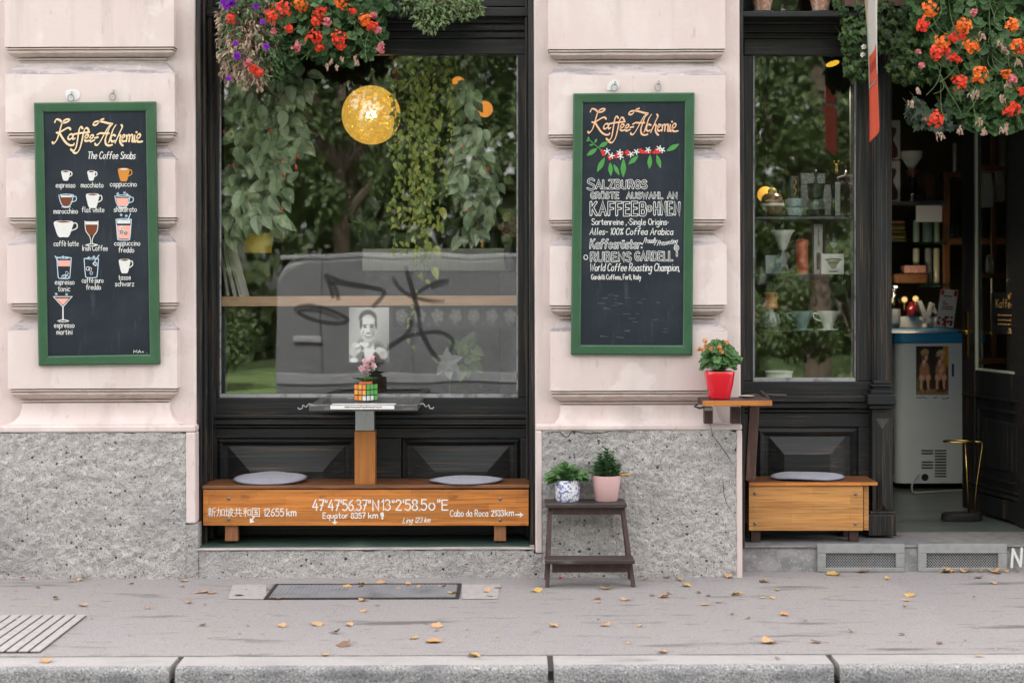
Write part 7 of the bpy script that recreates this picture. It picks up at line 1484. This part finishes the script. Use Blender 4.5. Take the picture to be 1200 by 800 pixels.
for i, (px, y0, y1, wd, tone, lab) in enumerate(((1157, 203, 243, 11, .30, 'pale grey coffee bag hanging furthest left behind the open glass door'), (1171, 201, 236, 10, .20, 'mid grey coffee bag hanging second from the left behind the open glass door'), (1191, 197, 238, 15, .36, 'broad light coffee bag hanging near the door hinge behind the glass'), (1160, 298, 320, 6, .24, 'small grey packet standing on the rack board'), (1176, 150, 194, 9, .16, 'dark book like packet left on the top rack board'), (1191, 146, 194, 12, .28, 'pale tall packet right on the top rack board'))):
    c = P(px, y1, wY - .08); t = thing('coffee_bag', lab, 'coffee bag', c); k_ = S(wY - .08); h = (y1 - y0)*k_; w2 = wd*k_/2; mb = MB()
    mb.add([c + Vector(v) for v in ((-w2, -.03, 0), (w2, -.03, 0), (w2, .04, 0), (-w2, .04, 0), (-w2*.96, -.04, h*.5), (w2*.96, -.04, h*.5), (w2*.96, .05, h*.5), (-w2*.96, .05, h*.5), (-w2, .0, h), (w2, .0, h), (w2, .012, h), (-w2, .012, h))],
           [(3, 2, 1, 0), (0, 1, 5, 4), (1, 2, 6, 5), (2, 3, 7, 6), (3, 0, 4, 7), (4, 5, 9, 8), (5, 6, 10, 9), (6, 7, 11, 10), (7, 4, 8, 11), (8, 9, 10, 11)]); mb.build('bag_body', mat('bag_paper', (tone, tone, tone*.95), rough=.6), t, bevel=.006)
# door sign
t = thing('door_sign', 'black card sign with gold lettering and gold floral corner on the open door glass', 'sign', D(.5, 1.27, .004)); mb = MB(); dbox(mb, .34, .68, 1.272, 1.52, .0045, .008); mb.build('sign_card', BLKPL, t)
GOLD = mat('gold_ink', (.50, .30, .10), rough=.5); mb = MB(); rr = random.Random(15)
def dstroke(pts, w_=.006):
    for (u0, z0), (u1, z1) in zip(pts, pts[1:]):
        d = Vector((u1-u0, z1-z0)); n_ = Vector((-d.y, d.x)).normalized()*w_/2 if d.length else Vector((0, 0))
        _lay[0] += 1; o = .0084 + (_lay[0] % 6)*.0001; mb.add([D(u0+n_.x, z0+n_.y, o), D(u1+n_.x, z1+n_.y, o), D(u1-n_.x, z1-n_.y, o), D(u0-n_.x, z0-n_.y, o)], [(0, 1, 2, 3)])
out, tot = letter_layout('Kaffee')
for ch, gx in out:
    for st in GLP[ch][0]: dstroke([(.40 + (gx + x)*.20/tot, 1.43 + y*.005) for x, y in st])
for z in (1.385, 1.355, 1.33):
    u = .42
    while u < .60: q = rr.uniform(.012, .03); dstroke([(u, z), (u + q, z + rr.uniform(-.002, .002))], .007); u += q + .008
for k in range(90):
    u, z = (rr.uniform(.54, .67), rr.uniform(1.49, 1.512)) if k < 34 else (rr.uniform(.635, .672), rr.uniform(1.29, 1.51)) if k < 66 else (rr.uniform(.52, .67), rr.uniform(1.28, 1.30))
    a = rr.uniform(0, 6.28); dstroke([(u, z), (u + .012*math.cos(a), z + .012*math.sin(a)), (u + .016*math.cos(a + .8), z + .016*math.sin(a + .8))], .006)
mb.build('gold_lettering', GOLD, t)

# ------------------------------------------------------------------ on the pavement
t = thing('cover_plate', 'long dark steel cover plate let into the pavement under the big window', 'cover plate', G(427, 694))
q = [G(312, 702.5), G(541, 702.5), G(538, 684.5), G(320, 684.5)]; x0, x1, y0, y1 = (q[0].x + q[3].x)/2, (q[1].x + q[2].x)/2, q[0].y, q[2].y
mb = MB(); mb.box(x0 + .02, x1 - .02, y0 + .02, y1 - .02, -.03, .005)
mb.build('plate', PLATE, t); mb = MB(); mb.box(x0, x1, y0, y0 + .018, -.03, .008); mb.box(x0, x1, y1 - .018, y1, -.03, .008); mb.box(x0, x0 + .018, y0 + .0185, y1 - .0185, -.03, .008); mb.box(x1 - .018, x1, y0 + .0185, y1 - .0185, -.03, .008); mb.build('plate_frame', IRON, t, bevel=.002)
mb = MB(); n = 44
for i in range(n): xx = x0 + .03 + (x1 - x0 - .06)*i/(n-1); mb.box(xx - .003, xx + .003, y0 + .024, y1 - .024, .0052, .0068)
mb.build('plate_ribs', PLATE, t)
t = thing('pavement_grate', 'grey metal grate with slots set flush in the pavement at the left', 'grate', G(35, 745))
y0, y1 = G(50, 765).y, G(50, 722).y; xr_ = (G(55, 765).x + G(94, 722).x)/2
mb = MB(); mb.add([(-3.2, y0, .003), (xr_, y0, .003), (xr_, y1, .003), (-3.2, y1, .003)], [(0, 1, 2, 3)]); mb.build('dark_slot_bed', BLACK, t)
for i in range(20):
    xb = xr_ - .002 - i*.052; mb = MB(); mb.box(xb - .041, xb, y0 + .004, y1 - .004, .0036, .010); mb.build('bar', CONCR, t, bevel=.002)
# fallen leaves: five shapes, every leaf its own object
LM = {}
rn = random.Random(77)
def leaf_mesh(i, kind):
    mb = MB(); r0 = random.Random(i*13 + len(kind)); n = 22
    ang = [2*math.pi*k/n for k in range(n)]; curl = r0.uniform(.3, 1.0) if kind != 'flat' else .18; ax = r0.uniform(0, 3.1)
    vs = [(0, 0, .1*curl)]
    for rad in (.5, 1):
        for a in ang:
            lobes = .62 + .38*abs(math.cos(2.5*a))**.7 if i % 2 else .55 + .45*math.cos(a/2)**2
            r = rad*lobes*(1 + r0.uniform(-.08, .08)); x, y = r*math.sin(a)*(1 if i % 2 else .62), -r*math.cos(a)
            d = x*math.cos(ax) + y*math.sin(ax); vs.append((x, y, curl*(d*d*.55) + rad*r0.uniform(-.05, .08)*2*curl + .01))
    fs = [(0, 1 + k, 1 + (k+1) % n) for k in range(n)] + [(1 + k, 1 + n + k, 1 + n + (k+1) % n, 1 + (k+1) % n) for k in range(n)]
    z0 = min(v[2] for v in vs); mb.add([(x, y, z - z0) for x, y, z in vs], fs); mb.tube([(0, .75, .12*curl), (0, 1.25, .1), (.1, 1.6, .02)], .03, 4)
    return mb
LC = {'tan': mat('tan_dry_leaf', (.48, .31, .17), [((.33, .17, .07), (40, 40, 40), .45, .65, .7)], rough=.8), 'yellow': mat('yellow_dry_leaf', (.50, .33, .10), [((.42, .21, .04), (45, 45, 45), .5, .65, .8)], rough=.7), 'orange': mat('orange_dry_leaf', (.50, .26, .10), [((.40, .15, .05), (45, 45, 45), .5, .65, .8)], rough=.7), 'brown': mat('brown_dry_leaf', (.16, .09, .055), [((.30, .18, .11), (45, 45, 45), .5, .65, .8)], rough=.85), 'red': mat('red_leaf', (.42, .03, .04), rough=.6)}
SPOT = [(28, 679, 'red', 5), (85, 681, 'tan', 6), (94, 680, 'tan', 5), (153, 685, 'brown', 5), (215, 681, 'tan', 6), (231, 695, 'orange', 7), (240, 694, 'tan', 8), (249, 695, 'orange', 6), (66, 702, 'tan', 8), (97, 710, 'orange', 7), (174, 713, 'orange', 7), (222, 707, 'orange', 7), (20, 727, 'tan', 5), (25, 744, 'yellow', 6), (54, 775, 'orange', 9), (280, 698, 'tan', 7), (326, 702, 'tan', 8), (331, 734, 'tan', 11), (372, 732, 'tan', 10), (381, 767, 'yellow', 11), (403, 756, 'brown', 11), (392, 742, 'brown', 9), (320, 686, 'brown', 4), (407, 688, 'yellow', 7), (425, 685, 'yellow', 7), (422, 688, 'tan', 5), (448, 684, 'tan', 8), (478, 686, 'tan', 8), (489, 689, 'tan', 8), (467, 690, 'tan', 4), (518, 688, 'tan', 6), (530, 696, 'yellow', 7), (570, 694, 'tan', 8), (574, 699, 'yellow', 8), (583, 689, 'tan', 6), (425, 704, 'tan', 7), (427, 716, 'tan', 8), (410, 732, 'tan', 10), (485, 748, 'yellow', 7), (508, 752, 'orange', 12), (512, 734, 'tan', 9), (555, 769, 'yellow', 9), (629, 693, 'yellow', 8), (711, 690, 'yellow', 9), (658, 678, 'red', 4), (755, 680, 'tan', 7), (781, 676, 'brown', 5), (796, 680, 'tan', 6), (804, 687, 'yellow', 7), (778, 700, 'orange', 8), (733, 703, 'tan', 8), (700, 702, 'brown', 7), (649, 734, 'tan', 7), (711, 733, 'tan', 10), (750, 734, 'tan', 6), (777, 765, 'tan', 7), (764, 698, 'brown', 4), (784, 696, 'brown', 5), (855, 677, 'tan', 10), (895, 682, 'tan', 7), (863, 697, 'yellow', 8), (911, 692, 'yellow', 6), (893, 701, 'tan', 6), (905, 701, 'tan', 5), (825, 709, 'tan', 8), (842, 706, 'tan', 5), (830, 698, 'brown', 6), (920, 721, 'orange', 10), (975, 673, 'yellow', 9), (981, 674, 'yellow', 6), (1007, 669, 'tan', 8), (1014, 669, 'tan', 5), (1040, 679, 'yellow', 6), (1066, 698, 'yellow', 8), (1061, 704, 'yellow', 7), (1060, 711, 'brown', 5), (1105, 668.5, 'tan', 10), (1114, 669, 'orange', 8), (1130, 669, 'tan', 10), (1148, 670, 'tan', 7), (1162, 668, 'tan', 9), (1167, 672, 'orange', 8), (1178, 669.5, 'tan', 7), (1190, 669, 'brown', 5), (1147, 677, 'brown', 8), (1165, 683, 'tan', 8), (900, 753, 'tan', 11), (958, 753, 'brown', 10), (998, 741, 'brown', 6), (1057, 744, 'brown', 4), (1101, 754, 'brown', 5), (1148, 769, 'tan', 5), (911, 772, 'brown', 4), (238, 733, 'brown', 5), (290, 734, 'brown', 4), (500, 731, 'brown', 5), (700, 706, 'orange', 5)]
rs = random.Random(31)
for k in range(44): SPOT.append((rs.uniform(5, 1195), rs.uniform(684, 762), rs.choice(('brown', 'brown', 'tan', 'orange')), rs.choice((2.5, 3, 3.5))))
ZX = ((110, 'below the menu board'), (235, 'before the left plinth'), (330, 'left of the steel plate'), (440, 'before the steel plate'), (545, 'right of the steel plate'), (640, 'just left of the step stool'), (745, 'by the feet of the step stool'), (815, 'right of the step stool'), (880, 'before the right plinth'), (955, 'in front of the short bench'), (1065, 'before the left vent grille'), (1185, 'before the right vent grille'), (1300, 'by the painted letter'))
for i, (x, y, col_, sz_) in enumerate(SPOT):
    v = rn.randrange(6); key = (v, col_)
    p = G(x, y, .0); px_m = (p.y - CAMY) / F; up = 1 if (1000 < x and y < 674) else 0
    if y > 765: p = G(x, y, .003)
    size = sz_ * px_m * .86
    if key not in LM:
        o = leaf_mesh(v, 'curl').build('fallen_leaf', LC[col_]); LM[key] = o
    else:
        o = LM[key].copy(); COL.objects.link(o)
    o.location = (p.x, min(p.y, PY - .02) if x < 870 else min(p.y, .02), .0045 if y < 766 else .007); o.scale = (size,)*3 if not up else (size, size*.7, size*1.5); o.rotation_euler = (rn.uniform(-.2, .2), rn.uniform(-.2, .2), rn.uniform(0, 6.28))
    zone = next(n for lim, n in ZX if x < lim); row = 'close to the wall' if y < 690 else 'mid pavement' if y < 725 else 'nearer the kerb' if y < 764 else 'on the kerb edge'
    tag(o, '%s %s leaf %s, %s' % ({2.5: 'speck like', 3: 'speck like', 3.5: 'speck like', 4: 'tiny', 5: 'tiny', 6: 'small', 7: 'small', 8: 'curled', 9: 'large', 10: 'large', 11: 'big', 12: 'big'}[sz_], col_, row, zone), 'fallen leaf', 'fallen leaves on the pavement')

# ------------------------------------------------------------------ across the street, seen mirrored in the glass
VAN = mat('dark_grey_van_paint', (.115, .12, .122), rough=.3, coat=.6)
t = thing('panel_van', 'dark grey panel van parked across the street, mirrored in the big window', 'van', (-.3, -10.5, -.125))
x0, x1 = -2.85, 2.45; prof = [(x0, .35), (x0, 1.9), (x0 + .12, 2.08), (x0 + .4, 2.14), (x1 - 1.5, 2.14), (x1 - 1.1, 2.0), (x1 - .45, 1.25), (x1 - .02, 1.05), (x1, .4), (x1 - .1, .26), (x0 + .05, .26)]
mb = MB(); mb.prism([(x, -9.5, z*.94 - .125) for x, z in prof], (0, -1.95, 0)); mb.build('body', VAN, t, bevel=.06, seg=4)
mb = MB(); mb.add([(x1 - 1.75, -9.495, 1.2), (x1 - .6, -9.495, 1.2), (x1 - 1.12, -9.495, 1.78), (x1 - 1.75, -9.495, 1.82)], [(0, 1, 2, 3)]); mb.build('side_window', BLKPL, t)
mb = MB(); mb.box(x0 + .05, x1 - 1.6, -9.5 + .001, -9.485, 1.88, 1.93); mb.box(x0 + .02, x1 - .1, -9.499, -9.48, .38, .5); mb.build('side_rail', mat('grey_van_rail', (.19, .195, .2), rough=.5), t, bevel=.01)
for xx in (-2.3, -1.2, .4): mb = MB(); mb.box(xx, xx + .012, -9.4995, -9.497, .35, 1.86); mb.build('door_seam', BLACK, t)
mb = MB(); mb.box(-2.62, -2.28, -9.498, -9.46, .88, .95); mb.build('door_handle', mat('grey_van_handle', (.22, .225, .23), rough=.5), t, bevel=.012)
for xx in (x0 + .8, x1 - .85):
    mb = MB(); mb.tube([(xx, -9.56, .19), (xx, -9.78, .19)], .31, 24); w_ = mb.build('wheel', BLKPL, t); mb = MB(); mb.tube([(xx, -9.545, .19), (xx, -9.559, .19)], .18, 20); mb.build('rim', GALV, w_)
def tree(label, x, y, h, cz0, rx, n, seed, low=False):
    rn = random.Random(seed); t = thing('street_tree' if not low else 'garden_bush', label, 'tree' if not low else 'bush', (x, y, -.12)); mb = MB(); tips = []
    th = cz0 + .5 if not low else .3
    mb.tube([(x, y, -.12), (x + .05, y, th*.5), (x - .05, y, th), (x + .1, y, h*.7)], [.22, .17, .14, .05] if not low else [.06, .05, .04, .02], 10)
    for k in range(9 if not low else 5):
        a = rn.uniform(0, 6.28); z0 = th*rn.uniform(.8, 1.2); tp = Vector((x + math.cos(a)*rx*rn.uniform(.4, .8), y + math.sin(a)*rx*.6, rn.uniform(cz0 + .6, h*.85))); mb.tube(catmull([(x, y, z0), ((x + tp.x)/2, (y + tp.y)/2, (z0 + tp.z)/2 + .2), tp], 4), [.09 - .008*i for i in range(9)] if not low else .015, 6); tips.append(tp)
    mb.build('trunk', mat('tree_bark', (.10, .075, .055), rough=.95), t); lf = MB(); cl = []
    for k in range(80 if not low else 18):
        a, u = rn.uniform(0, 6.28), rn.uniform(-1, 1); q = math.sqrt(1 - u*u); rr_ = rn.uniform(.45, 1); cl.append((Vector((x + math.cos(a)*q*rx*rr_, y + math.sin(a)*q*rx*.75*rr_, (cz0 + h)/2 + u*(h - cz0)/2*rr_)), rn.uniform(.35, .8) * (1 if not low else .5)))
    for k in range(n):
        c, r = cl[rn.randrange(len(cl))]; d = rvec(rn).normalized(); p = c + d*r*rn.uniform(.5, 1.05); leaf(lf, 'card', p, Vector((rn.uniform(-1, 1), rn.uniform(-.6, .6), -.6)), d + Vector((0, .4, .5)), rn.uniform(.09, .17) * (1 if not low else .65), rn)
    lf.build('crown', L_TREE, t)
for i, (x, y, h, c0, rx, lab) in enumerate(((-7.4, -18, 9.5, 2.0, 2.9, 'leafy street tree furthest left across the street'), (-3.2, -19.5, 10, 2.7, 3.0, 'leafy street tree behind the rear of the van'), (1.4, -19, 9.6, 2.6, 2.9, 'leafy street tree behind the front of the van'), (5.4, -18, 9.8, 2.2, 2.8, 'leafy street tree mirrored in the narrow window'), (9.6, -19.5, 10.2, 2.0, 3.0, 'leafy street tree furthest right across the street'))): tree(lab, x, y, h, c0, rx, 17000, 90 + i)
for i, (x, y, h, rx, lab) in enumerate(((-5.2, -15.6, 1.9, 1.1, 'low green bush left of the parked van'), (3.6, -15.2, 1.5, 1.0, 'low green bush right of the parked van'), (5.6, -15.8, 2.2, 1.2, 'taller green bush mirrored in the narrow window'), (7.7, -15.4, 1.6, 1.1, 'low green bush furthest right across the street'))): tree(lab, x, y, h, .1, rx, 6000, 120 + i, True)
mb = MB(); rr = random.Random(8)
for k in range(26000):
    x = rr.uniform(-24, 24); top = 11.5 + 1.8*noise.noise(Vector((x*.35, 1, 1))) - (6 if abs(x + 3.6) < .5 else 0); z = rr.uniform(-.1, top)
    leaf(mb, 'card', (x, -26 + rr.uniform(-1.2, 1.2) + 1.5*noise.noise(Vector((x*.6, z*.6, 3))), z), Vector((rr.uniform(-1, 1), .3, -.6)), Vector((0, 1, .6)) + rvec(rr, .4), rr.uniform(.35, .6), rr)
tag(mb.build('woodland', L_TREE), kind='stuff')
